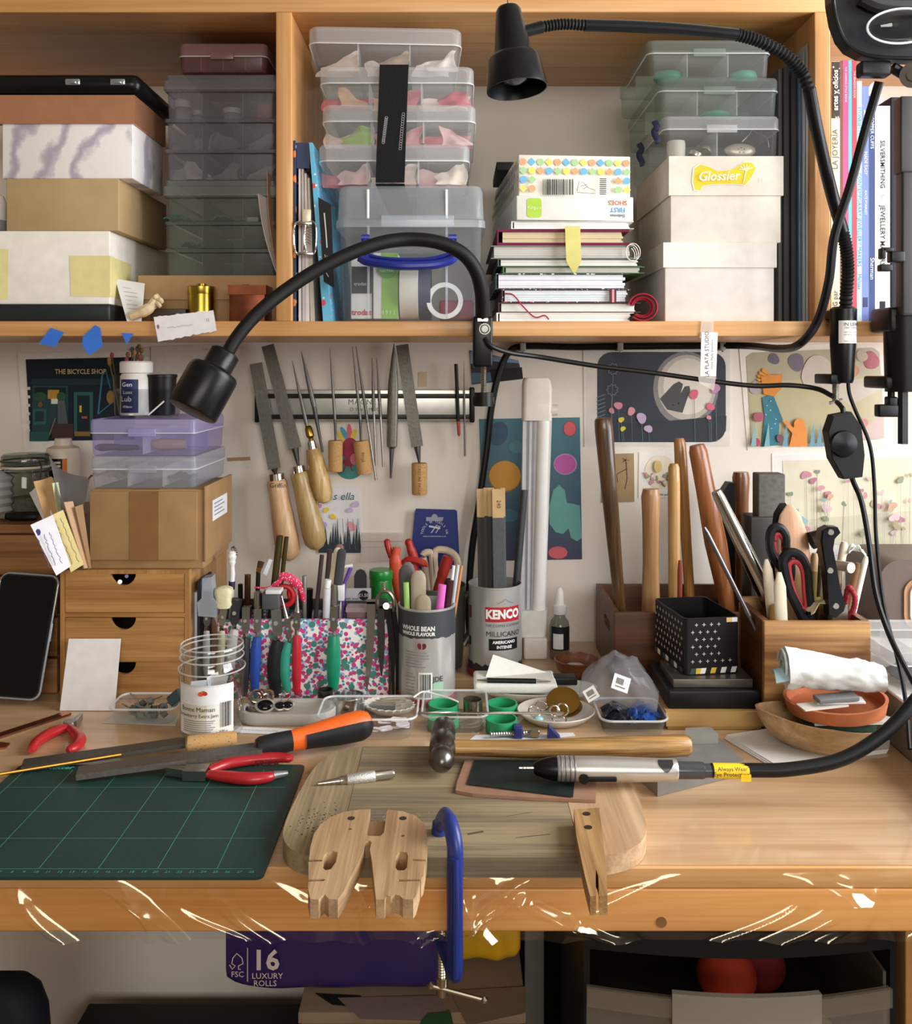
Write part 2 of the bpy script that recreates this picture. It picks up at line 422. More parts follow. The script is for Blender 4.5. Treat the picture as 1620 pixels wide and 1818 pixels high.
# ================================================================== on the shelf
def zp(py,Y): return CAMZ-(py-650)*Y/F
def xp(px,Y): return (px-810)*Y/F
CLEAR=plastic('#f7f8f8',.09,.2);CLEARG=plastic('#e9efeb',.15,.3,'#dfe6e1');CLEARLID=plastic('#f2f3f4',.24,.25)
PURP=plastic('#e3def4',.2,.2,'#d6cff0');PURPLID=plastic('#ded7f4',.36,.25,'#d3caf0');PINKP=plastic('#e6b7bd',.5,.3,'#c98f98')
FROST=plastic('#e6e7ec',.26,.3,'#dadce2')
def bx(name,label,cat,x0,x1,y0,y1,z0,z1,mat,group=None,lid=0,lidmat=None,over=.0025,rz=0,bev=.0012):
    """cardboard box with (optionally) a lid over its top; returns root"""
    M=Matrix.Translation(((x0+x1)/2,(y0+y1)/2,z0)) @ rot(rz=rz)
    o=thing(name,label,cat,M=M,group=group);w,d,h=(x1-x0)/2,(y1-y0)/2,z1-z0
    MB().box(-w,w,-d,d,0,h-(.001 if lid else 0),bev).build('box_body',mat,o,35,True)
    if lid: 
        mb=MB();g=.0006;t=over
        mb.box(-w-t,w+t,-d-t,-d-g,h-lid,h,0);mb.box(-w-t,w+t,d+g,d+t,h-lid,h,0)
        mb.box(-w-t,-w-g,-d-g,d+g,h-lid,h,0);mb.box(w+g,w+t,-d-g,d+g,h-lid,h,0);mb.box(-w-g,w+g,-d-g,d+g,h-.001,h,0)
        mb.build('lid',lidmat or mat,o,0,True)
    return o
def clear_box(label,x0,x1,y0,y1,z0,z1,lid=.012,mat=CLEAR,lidmat=CLEARLID,divs=(),rows=0,group=None,rz=0,rx=0,ry=0,r=.008,name='storage_box',catch=True,taper=.97):
    M=Matrix.Translation(((x0+x1)/2,(y0+y1)/2,z0)) @ rot(rx,ry,rz)
    o=thing(name,label,'storage box',M=M,group=group);w,d,h=x1-x0,y1-y0,z1-z0
    mb=MB();hb=h-lid
    mb.loft([[(a,b,z) for a,b in rrect(w*s,d*s,r,4)] for s,z in ((taper-.02,0),(taper,.003),(.985,hb-.002),(.985,hb))],True,True,False)
    body=mb.build('tray',mat,o,35,True)
    for f in divs: MB().box(-w/2+w*f-.0007,-w/2+w*f+.0007,-d*.475,d*.47,.002,hb-.001).build('divider',plastic('#f4f5f6',.3,.2),o,0,True)  # dividers milkier than the tray, edge highlights put into their colour
    for k in range(rows): 
        yy=-d/2+d*(k+1)/(rows+1);MB().box(-w*.47,w*.47,yy-.0006,yy+.0006,.002,hb-.001).build('divider',mat,o,0,True)
    mb=MB()
    mb.loft([[(a,b,z) for a,b in rrect(w*s,d*s,r,4)] for s,z in ((1.0,hb-.004),(1.0,h-.003),(.985,h),(.93,h),(.92,h-.0012))],True,False,True)
    l=mb.build('lid',lidmat,o,35,True)
    mb=MB();mb.tube([(a,b,hb-.0035) for a,b in rrect(w*1.0,d*1.0,r,4)],.0008,6,closed=True);mb.build('lid_rim_glint',plastic('#ffffff',.55,.15),l,35,True)  # white tube added along the lid rim as a painted edge highlight
    if catch: MB().box(-w*.13,w*.13,-d/2-.0022,-d/2-.0002,hb-.008,hb+.002,.0008).build('catch',lidmat,l,35,True)
    return o
def crumple(m,c,sx,sy,h,seed,nu=14,nv=10,th=.0012,fold=2.0,rz=0):
    cs,sn=math.cos(rz),math.sin(rz)
    def fn(u,v):
        x,y=(u-.5)*sx,(v-.5)*sy
        q=noise.noise(Vector((u*fold*1.7+seed,v*fold*1.7,seed*.7)))*.5+.5
        q2=noise.noise(Vector((u*fold*4+seed,v*fold*4,3.1+seed)))*.5+.5
        z=h*(.7*q+.3*q2)*(1-.55*(abs(u-.5)*2)**2)+.0025
        x+=.1*sx*noise.noise(Vector((u*3,v*3,seed+9)));y+=.1*sy*noise.noise(Vector((u*3,v*3,seed+19)))
        return (c[0]+x*cs-y*sn,c[1]+x*sn+y*cs,c[2]+z)
    return m.sheet(fn,nu,nv,th)
def vsheet(m,c,w,h,seed,slope=0,lean=.012,th=.0006):
    """a stiff scrap standing on edge: wavy, with a slanted upper edge"""
    def fn(u,v):
        top=h*(.72+.28*noise.noise(Vector((u*2.3+seed,seed,0))))*(1+slope*(u-.5))
        return (c[0]+(u-.5)*w+.003*math.sin(v*4+seed),c[1]+lean*v+.006*noise.noise(Vector((u*3,v*2,seed))),c[2]+.0014+max(.003,min(top,h))*v)
    return m.sheet(fn,8,5,th)
def vscrap(label,c,w,h,seed,mat,name,cat,group=None,slope=0,lean=.012): return one(vsheet(MB(),c,w,h,seed,slope,lean),name,mat,label,cat,group,60)
def scrap(label,c,sx,sy,h,seed,mat,name='fabric_scrap',cat='fabric',group=None,rz=0,fold=2.0):
    return one(crumple(MB(),c,sx,sy,h,seed,rz=rz,fold=fold),name,mat,label,cat,group,60)

# ---------- left compartment: boxes
Y=1.145
x0=-.68
o=bx('document_case','flat black case under the white taped box','case',x0,xp(198,Y),Y-.005,1.37,SZ,1.2428,C('#23262a',.35),bev=.003)
o=bx('cardboard_box','white cardboard box patched with cream masking tape','box',x0,xp(195,Y),Y,1.372,1.2428,zp(410,Y),C('#efe9df',.7))
TAPE=C('#ecdf9f',.55)
def tape(o,pts3,name='tape_strip',mat=TAPE): mb=MB();mb.add(pts3,[(0,1,2,3)]);return mb.build(name,mat,o,0)
zz=[zp(454,Y),zp(526,Y)]
xr=xp(195,Y)
tape(o,[(xp(126,Y),Y-.0004,zz[1]),(xr+.0004,Y-.0004,zz[1]-.001),(xr+.0004,Y-.0004,zz[0]),(xp(124,Y),Y-.0004,zz[0])])
tape(o,[(xr+.0004,Y-.0004,zz[1]-.001),(xr+.0004,Y+.07,zz[1]),(xr+.0004,Y+.075,zz[0]-.003),(xr+.0004,Y-.0004,zz[0])])
tape(o,[(xp(-60,Y),Y-.0004,zz[1]-.004),(xp(14,Y),Y-.0004,zz[1]-.004),(xp(15,Y),Y-.0004,zp(442,Y)),(xp(-60,Y),Y-.0004,zp(440,Y))])
bx('cardboard_box','plain beige card box between the marbled box and the white taped box','box',xp(11,Y),xp(211,Y),Y,1.334,zp(410,Y),zp(317,Y),C('#b79b70',.75,0,.08,25))
marble,nt,b=_new('marbled_paper');b.inputs['Roughness'].default_value=.35
tc=N(nt,'ShaderNodeTexCoord');wv=N(nt,'ShaderNodeTexWave',Scale=5.0,Distortion=18.0,Detail=6.0);wv.inputs['Detail Scale'].default_value=1.2
nt.links.new(tc.outputs['Object'],wv.inputs['Vector']);r=N(nt,'ShaderNodeValToRGB');nt.links.new(wv.outputs['Fac'],r.inputs[0])
r.color_ramp.elements[0].color=lin('#b3aab8');r.color_ramp.elements[0].position=.0;r.color_ramp.elements[1].color=lin('#efeae8');r.color_ramp.elements[1].position=.5
nt.links.new(r.outputs[0],b.inputs['Base Color'])
bx('gift_box','white marbled gift box with a rose gold lid','box',xp(4,Y),xp(236,Y),Y,1.262,zp(317,Y),zp(170,Y),marble,lid=.0352,lidmat=C('#c48a68',.38,.55,.05),over=.003)
o=bx('instrument_case','black hard case with two silver latches lying on the rose gold lid','case',-.66,xp(252,Y),Y-.008,1.30,zp(170,Y),zp(132,Y),C('#0b0c0e',.3),bev=.012)
for a in (116,196):
    mb=MB();mb.box(xp(a,1.136),xp(a+26,1.136),1.1345,1.138,zp(151,1.136),zp(140,1.136),.0012);mb.box(xp(a+8,1.136),xp(a+20,1.136),1.133,1.136,zp(149,1.136),zp(144,1.136),.0006)
    mb.build('latch',C('#b9c0c4',.25,.9),o)
o=thing('pump_bottle','white bottle with a grey base standing on the white taped box','bottle',at(-8,410,1.17))
part('bottle_body',C('#f2f1ef',.35),o,lambda m: m.lathe([(.012,.012),(.013,.014),(.013,.036),(.010,.044),(.004,.047)],Matrix.Translation(at(-8,410,1.17)),20))
part('bottle_base',C('#8f9296',.5),o,lambda m: m.lathe([(.0128,0),(.0132,.001),(.0132,.0128),(.012,.0132)],Matrix.Translation(at(-8,410,1.17)),20))
# cardboard carton under the organisers and the bits in front of it
Y=1.2
bx('cardboard_carton','low brown carton under the tiered clear organisers','box',xp(247,1.19),-.2235,1.195,1.40,SZ,zp(490,Y),C('#a5825a',.8),lid=.031,lidmat=C('#b08c62',.8),over=.002)
def organiser(label,z0,zt,mat,lidmat,seed,group='tiered clear organisers'):
    x0,x1,y0,y1=xp(292,Y),-.2335,Y,1.38;w,d=x1-x0,y1-y0;h=zt-z0;lid=.018;th=(h-lid)/3
    o=thing('tiered_organiser',label,'storage box',((x0+x1)/2,(y0+y1)/2,z0),group=group)
    for k in range(3):
        mb=MB();a=k*th
        mb.loft([[(p,q,z) for p,q in rrect(w*s,d*s,.004,3)] for s,z in ((.95,a+.0005),(.955,a+.002),(.965,a+th-.006),(1.0,a+th-.005),(1.0,a+th-.0005))],True,True,False)
        t=mb.build('tray',mat,o,35,True)
        for f in (.33,.69): MB().box(-w/2+w*f-.0006,-w/2+w*f+.0006,-d*.465,d*.465,a+.002,a+th-.006).build('divider',plastic('#d5d5da',.3,.3,'#c9c9ce'),t,0,True)  # paler than the trays, bright divider edges put into the colour
    mb=MB();mb.loft([[(p,q,z) for p,q in rrect(w*s,d*s,.004,3)] for s,z in ((1.02,3*th-.003),(1.02,h-.009),(.98,h-.008),(.98,h-.001),(.96,h))],True,False,True)
    mb.build('lid',lidmat,o,35,True);return z0,th
DK=plastic('#cbcad0',.17,.3,'#c9c8d0');DKG=plastic('#c2cac4',.17,.35,'#b9c3bc')  # dull plastic; the grey tints also stand in for shade behind
za,tha=organiser('greenish clear three tier organiser on the brown carton',zp(490,Y),zp(319,Y),DKG,plastic('#cfd6d1',.26,.35,'#b9c2bc'),1)
zb,thb=organiser('clear three tier organiser holding jars with white caps',zp(319,Y),zp(131,Y),DK,plastic('#cfced3',.26,.35,'#b9b7be'),2)
clear_box('small dusky pink clear box on top of the tiered organisers',xp(320,Y),xp(477,Y),Y-.01,1.33,zp(131,Y),zp(82,Y),.013,plastic('#d9b4ba',.3,.3,'#9c7279'),plastic('#c9a2a8',.55,.3,'#a57b82'),(.25,.5,.75))
def small_jar(label,x,y,z,r,h,col='#d5d5d6',cap='#e6e1d8',group=None):
    o=thing('small_jar',label,'jar',(x,y,z),group=group)
    part('jar_body',plastic('#ffffff',.4,.15,col),o,lambda m: m.lathe([(r*.9,0),(r,.001),(r,h*.62),(r*.85,h*.7)],Matrix.Translation((x,y,z)),18))
    part('cap',C(cap,.5),o,lambda m: m.lathe([(r*.98,h*.68),(r*1.02,h*.7),(r*1.02,h*.97),(r*.95,h)],Matrix.Translation((x,y,z)),18))
zt=zb+2*thb+.0026
small_jar('clear jar with cream cap at the left of the organiser top tier',xp(317,1.22),1.24,zt,.0115,.031)
small_jar('tiny capped jar between the cream capped jars of the organiser',xp(346,1.235),1.25,zt,.0065,.021)
small_jar('squat jar with cream cap in the organiser middle section',xp(407,1.23),1.25,zt,.0125,.023)
one(MB().box(xp(458,1.23),xp(484,1.23),1.22,1.24,zt,zt+.023,.003),'red_pot',C('#8f2b34',.5),'dull red little box in the organiser right section','box')
rd=random.Random(5)
k=0
for tz,cols in ((zb+thb+.0026,['#8d8b8e','#a8a5a2','#77757a','#999']),(zb+.0026,['#b9b4ad','#c4c0b8','#8f8b88','#a8a39c'])):
    for xx in (320,352,400,458):
        c=cols[k % 4];c=c if len(c)==7 else '#999999';k+=1
        vscrap('crumpled grey packet inside the clear organiser trays',(xp(xx,1.22),1.218+.004*(k % 3),tz),.034,.026,k*1.3,C(c,.5),'plastic_packet','packet','packets in the clear organiser',(-1.2,.9,.4)[k % 3])
zq=za+2*tha+.0026
for q,(px,zz_,w_) in enumerate(((318,zq,.034),(398,zq,.026),(345,za+tha+.0026,.022))):
    scrap('teal packet lying inside the greenish organiser',(xp(px,1.25),1.25,zz_),w_,.04,.014,q+3.3,C('#3f8f7c',.5),'plastic_packet','packet','teal packets in the organiser')
one(MB().box(xp(438,1.24),xp(462,1.24),1.228,1.234,zq+.001,zq+.007,.0005,M=Matrix.Translation((0,0,0))),'white_peg',C('#d8d8d4',.5),'short white plastic bar in the greenish organiser','peg')
# leaning papers
for q,(a,b_,t,col) in enumerate(((474,486,305,'#c8a88c'),(458,484,344,'#e9e6e6'))):
    yy=1.185-q*.008
    p=[(xp(a,yy),yy,zp(t,yy)),(xp(b_-6,yy),yy+.06,zp(t,yy)-.002),(-.2225+q*.0-.0006*q,yy+.06,SZ+.068),(-.2262,yy,SZ+.068-.004)]
    p=[(p[0][0],p[0][1],p[0][2]),(p[1][0],p[1][1],p[1][2]),(-.2225,yy+.05,zp(490,Y)+.001),(-.229,yy,zp(490,Y)+.001)]
    mb=MB();mb.sheet(lambda u,v: Vector(p[0]).lerp(Vector(p[1]),u).lerp(Vector(p[3]).lerp(Vector(p[2]),u),v)+Vector((-.004*math.sin(PI*v),0,0)),4,8,.0006)
    one(mb,'paper_sheet',C(col,.8),('white paper sheet leaning beside the organisers','tan paper sheet leaning on the shelf divider')[1-q],'paper')
# brochure, figurine, brass pot, copper box, small frame, torn note
mb=MB();A=[(xp(194,1.15),1.17,zp(494,1.16)),(xp(238,1.15),1.19,zp(500,1.16)),(xp(246,1.15),1.16,SZ),(xp(228,1.15),1.145,SZ)]
mb.sheet(lambda u,v: Vector(A[0]).lerp(Vector(A[1]),u).lerp(Vector(A[3]).lerp(Vector(A[2]),u),v),3,3,.0006)
o=one(mb,'leaflet',C('#dcdad6',.6),'folded printed leaflet propped on the white taped box','leaflet')
nrm=(Vector(A[1])-Vector(A[0])).cross(Vector(A[3])-Vector(A[0])).normalized()
if nrm.y>0: nrm=-nrm
for k in range(7):
    v=.2+.1*k;mb=MB();e0=Vector(A[0]).lerp(Vector(A[3]),v);e1=Vector(A[1]).lerp(Vector(A[2]),v)
    p0,p1=e0.lerp(e1,.2),e0.lerp(e1,.75 if k % 3 else .5);dz=Vector((0,0,.0011))
    mb.add([p0+nrm*.0004,p1+nrm*.0004,p1+nrm*.0004+dz,p0+nrm*.0004+dz],[(0,1,2,3)]);mb.build('text_line',GREYINK,o,0)
def fig(m):
    p=[at(233,562,1.15),at(248,556,1.15),at(262,549,1.152),at(272,540,1.154),at(277,532,1.156),at(283,528,1.156)]
    p[0].z=max(p[0].z,SZ+.0062)
    m.tube(smooth_path(p,4),[.0058]*5+[.0072]*5+[.0062]*5+[.0055]*3+[.006]*3,10)
    for a in ((276,534,285,545),(280,530,289,537),(277,530,274,524)): m.tube([at(a[0],a[1],1.155),at((a[0]+a[2])/2+1,(a[1]+a[3])/2,1.151),at(a[2],a[3],1.15)],[.004,.0036,.002],8)
part_o=MB();fig(part_o);one(part_o,'bone_figurine',C('#d7c39c',.5,0,.15,90,.2),'carved cream bone claw lying on the shelf edge','figurine')
one(MB().box(xp(268,1.165),xp(330,1.165),1.163,1.18,SZ,zp(548,1.165),.001),'slide_mount',C('#3a2c22',.5),'dark flat wooden block behind the torn note','block')
bc=Vector((xp(356,1.17),1.175,SZ))
o=thing('brass_pot','lidded brass cylinder pot on the shelf','pot',bc)
part('pot_body',C('#a88a3a',.3,1,.2,30),o,lambda m: m.lathe([(.0162,0),(.0168,.0008),(.0168,.0375),(.016,.038)],Matrix.Translation(bc),36))
part('pot_lid',C('#b5973f',.28,1,.2,30),o,lambda m: m.lathe([(.0172,.0362),(.0174,.0368),(.0174,.0455),(.0166,.0462),(.006,.0464),(.0062,.0495),(.004,.050)],Matrix.Translation(bc),36))
xx=(xp(407,1.15),xp(471,1.15))
o=bx('copper_box','small tarnished copper box with a hinged lid','box',xx[0],xx[1],1.15,1.19,SZ,zp(506,1.15),C('#7d4630',.38,.9,.35,45,.1),lid=.012,lidmat=C('#8f5238',.36,.9,.3,45),over=.0012)
part('hinge',BRASS,o,lambda m: m.cyl((xp(424,1.15),1.17,zp(505,1.15)+.0006),(xp(436,1.15),1.17,zp(505,1.15)+.0006),.0012))
o=thing('torn_note','torn white paper note hanging over the front edge of the shelf','note',at(328,580,SY-.004))
def fn(u,v):
    a=Vector((273+u*106,563-u*12,0)).lerp(Vector((281+u*104,607-u*20,0)),v)
    jag=(noise.noise(Vector((u*14,3,v*2))))*3*(1 if v>.9 or v<.1 else 0)
    return at(a.x,a.y+jag,SY-.0014-.003*math.sin(PI*v)*(.4+.6*u)-.002*v)
part('paper',C('#ece8ea',.8),o,lambda m: m.sheet(fn,20,6,.0005),30)
art=Art(Matrix.Identity(4));rd=random.Random(3)
M=face(at(281,580,SY-.0062),.1);s=1.12/F
art=Art(M,lift=.0005);art.ell(0,-4*s*0,2.2*s,4*s,'#8f6a78');art.line(scribble(16*s,62*s,-3*s,1.4*s,18,rd),.8*s,'#b9b0c4');art.line([(88*s,6*s),(88*s,0)],.8*s,'#556'+'677');art.line([(91*s,6*s),(91*s,0)],.8*s,'#556677')
art.build(o,'handwriting')
BLUETAPE=C('#2f6fd0',.6,0,.06,40,.1)
for lab,pts in (('blue masking tape tab, slanted square, on the shelf edge',[(90,582),(113,590),(98,616),(69,610)]),('large curled blue masking tape tab on the shelf edge',[(169,577),(178,582),(182,615),(158,631),(146,613),(147,598)]),('small triangular blue masking tape tab on the shelf edge',[(216,591),(237,592),(225,612)])):
    o=thing('masking_tape',lab,'tape',at(pts[0][0],pts[-1][1],SY-.003))
    P=[at(a,b,SY-.0012-.00006*max(0,b-585)) for a,b in pts];mb=MB();n=len(P)
    Q=[p+Vector((0,.0005,0)) for p in P]
    mb.add(P+Q,[tuple(range(n)),tuple(reversed(range(n,2*n)))]+[(k,(k+1) % n,n+(k+1) % n,n+k) for k in range(n)]);mb.build('tape_strip',BLUETAPE,o,0)

# ---------- middle compartment: binder and hanging tags
Y=1.14
o=thing('ring_binder','navy ring binder with a sky blue floral cover and chrome clip','binder',(xp(552,Y),1.25,SZ))
NAVYF=spots(['#d9773f','#e9e2d6'],'#1d2c4b',60,.6,.3)
SKYF=spots(['#d5474e','#f1ece2','#356b8d'],'#63b4d6',75,.5,.28)
part('back_cover',NAVYF,o,lambda m: m.box(xp(521,Y),xp(525,Y),Y,1.40,SZ,zp(249,Y),.0008))
part('spine',C('#22345c',.5),o,lambda m: m.box(xp(525.5,Y),xp(549,Y),Y+.004,Y+.007,SZ+.19,zp(252,Y)))
def cover(m):
    a,b=Vector((xp(549,Y),0,zp(253,Y))),Vector((xp(574,Y),0,SZ));t=.011
    m.add([(a.x,Y,a.z),(a.x+.004,Y,a.z),(b.x+t,Y,b.z),(b.x,Y,b.z),(a.x,1.4,a.z),(a.x+.004,1.4,a.z),(b.x+t,1.4,b.z),(b.x,1.4,b.z)],[(3,2,1,0),(4,5,6,7),(0,1,5,4),(1,2,6,5),(2,3,7,6),(3,0,4,7)])
part('front_cover',SKYF,o,cover,0)
for k in range(4):
    xa=xp(529+k*5.2,Y);part('page_block',C(('#dfdad6','#c9c4c6','#e6e2df','#cfc8c0')[k],.8),o,lambda m: m.add([(xa,Y+.006,zp(290+8*k,Y)),(xa+.0025,Y+.006,zp(290+8*k,Y)),(xa+.0035+k*.002,Y+.006,SZ),(xa+.001*k,Y+.006,SZ)]+[(p[0],1.38,p[2]) for p in ((xa,0,zp(290+8*k,Y)),(xa+.0025,0,zp(290+8*k,Y)),(xa+.0035+k*.002,0,SZ),(xa+.001*k,0,SZ))],[(3,2,1,0),(4,5,6,7),(0,1,5,4),(1,2,6,5),(2,3,7,6),(3,0,4,7)]),0)
clip=part('clip_plate',C('#d8cdb0',.35,.3),o,lambda m: m.box(xp(537,Y),xp(553,Y),Y-.004,Y+.002,zp(398,Y),zp(372,Y),.0015))
def wire(m):
    for a,b in ((522,541),(541,561)):
        pts=[at(a+3,397,Y-.006),at(a,412,Y-.009),at(a+1,438,Y-.009),at(a+5,450,Y-.006),at(b-3,450,Y-.006),at(b,430,Y-.009),at(b,405,Y-.008),at(b-4,394,Y-.006)]
        m.tube(smooth_path(pts,4,True),.0012,8,closed=True)
    for k in range(7): m.tube([at(546,400+k*5,Y-.010),at(549,402+k*5,Y-.0115),at(552,404+k*5,Y-.010)],.0009,6)
    m.box(xp(528,Y),xp(556,Y),Y-.012,Y-.009,zp(402,Y),zp(396,Y),.001);m.box(xp(530,Y),xp(558,Y),Y-.010,Y-.007,zp(455,Y),zp(449,Y),.001)
part('clip_wire',CHROME,o,wire)
o=thing('black_tag','black card tag with white scribbles hanging beside the floral binder','tag',at(580,505,1.128))
tg=[(565,350),(588,363),(594,512),(575,500)]
part('card',C('#1c1b1d',.6),o,lambda m: m.add([at(a,b,1.132) for a,b in tg]+[at(a,b,1.1335) for a,b in tg],[(0,1,2,3),(7,6,5,4),(0,4,5,1),(1,5,6,2),(2,6,7,3),(3,7,4,0)]),0)
art=Art(face(at(579,430,1.1318)));s=1.13/F;rd=random.Random(9)
art.line([(-3*s,52*s),(0,20*s),(2*s,-10*s)],2.2*s,'#c9c6c2');art.line([(-2*s,-22*s),(3*s,-40*s),(-1*s,-52*s),(5*s,-62*s)],1.2*s,'#b9b6b2');art.line([(2*s,-24*s),(6*s,-36*s)],1.0*s,'#b9b6b2');art.build(o,'scribble')

# clear crates
zs=[SZ,zp(328,Y),zp(256,Y),zp(186,Y),zp(118,Y),zp(44,Y)]
BIGC=plastic('#f4f6f8',.10,.15,'#e8eef4');BIGL=plastic('#f1f4f7',.24,.2,'#e9eef3')
x0,x1=xp(600,Y),xp(858,Y);d0,d1=Y,1.40
o=thing('storage_crate','large clear storage crate with a blue carrying handle','storage box',((x0+x1)/2,(d0+d1)/2,SZ))
w,d,h=x1-x0,d1-d0,zs[1]-SZ;hl=.05
body=part('crate_body',BIGC,o,lambda m: m.loft([[(a,b,z) for a,b in rrect(w*q,d*q,.010,4)] for q,z in ((.93,0),(.945,.004),(.985,h-hl),(1.0,h-hl+.003))],True,True,False),local=True)
for a in (-.3,.24): MB().box(w*a,w*a+.003,-d/2*.975-.0018,-d/2*.95,.004,h-hl,.0006).build('rib',BIGL,body,35,True)
lid=part('lid',BIGL,o,lambda m: m.loft([[(a,b,z) for a,b in rrect(w*q,d*q,.014,5)] for q,z in ((1.035,h-hl-.003),(1.035,h-hl+.006),(1.015,h-hl+.008),(1.0,h-.008),(.975,h-.001),(.94,h))],True,False,True),local=True)
MB().box(-w*.2,w*.3,-d/2-.004,-d/2-.0005,h-hl-.002,h-hl+.012,.0015).build('latch_lip',BIGL,lid,35,True)
for a in (-.3,.24): MB().box(w*a,w*a+.003,-d/2-.0025,-d/2-.0006,h-hl+.008,h-.006,.0006).build('rib',plastic('#ffffff',.7,.2),lid,35,True)
HB=C('#1f2f8f',.35)
def handle(m):
    yy=d0-.012
    P=[at(640,457,yy),at(652,464,yy-.002),at(690,470,yy-.006),at(722,472,yy-.008),at(770,470,yy-.006),at(800,462,yy-.002),at(810,452,yy)]
    m.tube(smooth_path(P,5),[.006]+[.0055]*30,10,flatten=((0,0,1),1.0))
    m.tube(smooth_path([at(648,452,yy),at(690,460,yy-.004),at(760,460,yy-.004),at(802,450,yy)],5),.0025,8)
    for a,b_ in ((648,652),(802,806)): m.cyl(at(a,424,yy+.009),at(b_,460,yy),.0042,.0046,10)
    for a in (648,803): m.cyl(at(a-6,422,yy+.008),at(a+8,422,yy+.008),.0042,None,10)
part('handle',HB,o,handle)
# inside the crate
def ring(m,c,ro,ri,w,axis='y',n=28):
    M=Matrix.Translation(c) @ (rot(PI/2,0,0) if axis=='y' else rot(0,PI/2,0) if axis=='x' else Matrix.Identity(4))
    m.lathe([(ri,-w/2),(ro,-w/2),(ro,w/2),(ri,w/2),(ri,-w/2)],M,n,False,False)
zc=SZ+.0045
o=bx('stamp_box','white and black stamp carton in the clear crate','box',xp(624,1.17),xp(661,1.17),1.165,1.22,zc,zc+.081,C('#e9e7e2',.6))
Ms=face((xp(642,1.165),1.1648,zc+.008));text('trodat',.0098,Ms,C('#c8354a',.6),o,bold=.0003)
MB().box(xp(624.5,1.165),xp(660.5,1.165),1.1644,1.1649,zc+.032,zc+.066).build('label_band',C('#26282b',.5),o,0)
text('trodat',.0062,face((xp(640,1.165),1.1642,zc+.044)),C('#d8d8d8',.6),o)
o=bx('stamp_box','white and green carton in the clear crate','box',xp(663,1.165),xp(707,1.165),1.162,1.20,zc,zc+.083,C('#f0f0ec',.6))
MB().box(xp(678,1.162),xp(707,1.162),1.1614,1.1619,zc,zc+.083).build('green_panel',C('#8ec152',.5),o,0)
Ms=face((xp(688,1.161),1.1612,zc+.066));a=Art(Ms);a.ell(0,-.003,.0125,.0125,'#5f9b48');a.build(o,'round_seal')
text('CO2',.0105,face((xp(688,1.161),1.1608,zc+.068)),C('#e9f2df',.6),o,bold=.0002);text('NEUTRAL',.0042,face((xp(688,1.161),1.1608,zc+.060)),C('#e9f2df',.6),o)
text('4911',.0075,face((xp(690,1.161),1.161,zc+.008)),C('#dcebc6',.6),o,spacing=1.3)
one((lambda m: (ring(m,Vector((xp(727,1.175),1.19,zc+.037)),.037,.026,.023,'x'),m)[1])(MB()),'tape_roll',C('#e9e5da',.6),'roll of white tape standing edge on in the clear crate','tape')
one((lambda m: (ring(m,Vector((xp(754,1.18),1.20,zc+.037)),.037,.026,.016,'x'),m)[1])(MB()),'tape_roll',C('#3b3f58',.5),'roll of dark navy tape standing edge on in the clear crate','tape')
one((lambda m: (ring(m,Vector((xp(790,1.165),1.172,zc+.0232)),.0232,.0172,.010,'y'),m)[1])(MB()),'tape_roll',C('#f0efe9',.5),'roll of white tape facing out through the clear crate front','tape')
one(MB().box(xp(780,1.2),xp(842,1.2),1.195,1.24,zc,zc+.026,.004),'eraser_pack',C('#a63a4c',.6),'dull red pouch behind the tape roll in the crate','pouch')
# stack of four flat boxes
ST4=[(xp(565,Y),xp(834,Y)),(xp(571,Y),xp(845,Y)),(xp(567,Y),xp(842,Y)),(xp(540,Y),xp(812,Y))]
LAB4=['clear flat box of pink tissue, lowest of the strapped boxes','clear flat box with green and pink scraps, middle of the strapped boxes','clear flat box with floral scraps, top of the strapped boxes','clear flat box lying askew on the strapped boxes']
for k,((a,b_),lb) in enumerate(zip(ST4,LAB4)):
    q=.003 if k==3 else 0
    clear_box(lb,a,b_,Y,Y+.24,zs[k+1]+.0006+(.0008 if k==3 else 0),zs[k+2]-q,.017,CLEAR,CLEARLID,(.32,.66),1,'flat clear boxes under a strap',rz=0 if k<3 else .05,r=.012,catch=False)
PK=['#e7bfc0','#d98a92','#efd9d2','#cf6f7c','#f0e3d6','#e9a9b0','#ddb9a0']
rd=random.Random(11)
for k in range(4):
    a,b_=ST4[k];zz=zs[k+1]+.0036;hh=(zs[k+2]-zs[k+1])-.021
    for q in range(3):
        cx=a+(b_-a)*(.17+.33*q);col=PK[(k*3+q*2) % 7]
        if k==1 and q==0: col='#a9c77a'
        if k==3: col=('#e9d8d0','#c9b39b','#efe6e2')[q]
        [vscrap('scrap of %s tissue inside the flat clear boxes' % {'#a9c77a': 'pale green'}.get(cc,'pink and cream'),(cx+dx+(.004 if k==3 else 0),Y+(.034 if k==3 else .024)+dy,zz),((.048 if k==3 else .062) if dy else .038),hh,k*7+q*3.1+dy*90,C(cc,.75,0,.12,70),'tissue_scrap','tissue paper','tissue scraps in the flat boxes',sl) for cc,dx,dy,sl in ((PK[(k+q*3+1) % 7] if k<3 else '#efe4de',-.004,.022,rd.uniform(-.6,.6)),(col,.008,0,rd.choice((-1.3,1.2,.8))))]
o=thing('elastic_strap','wide black elastic strap with silver stitching around three boxes','strap',(xp(696,Y),Y,zs[1]))
xa,xb=-.094,-.0585;yf=Y-.004;yb=Y+.245
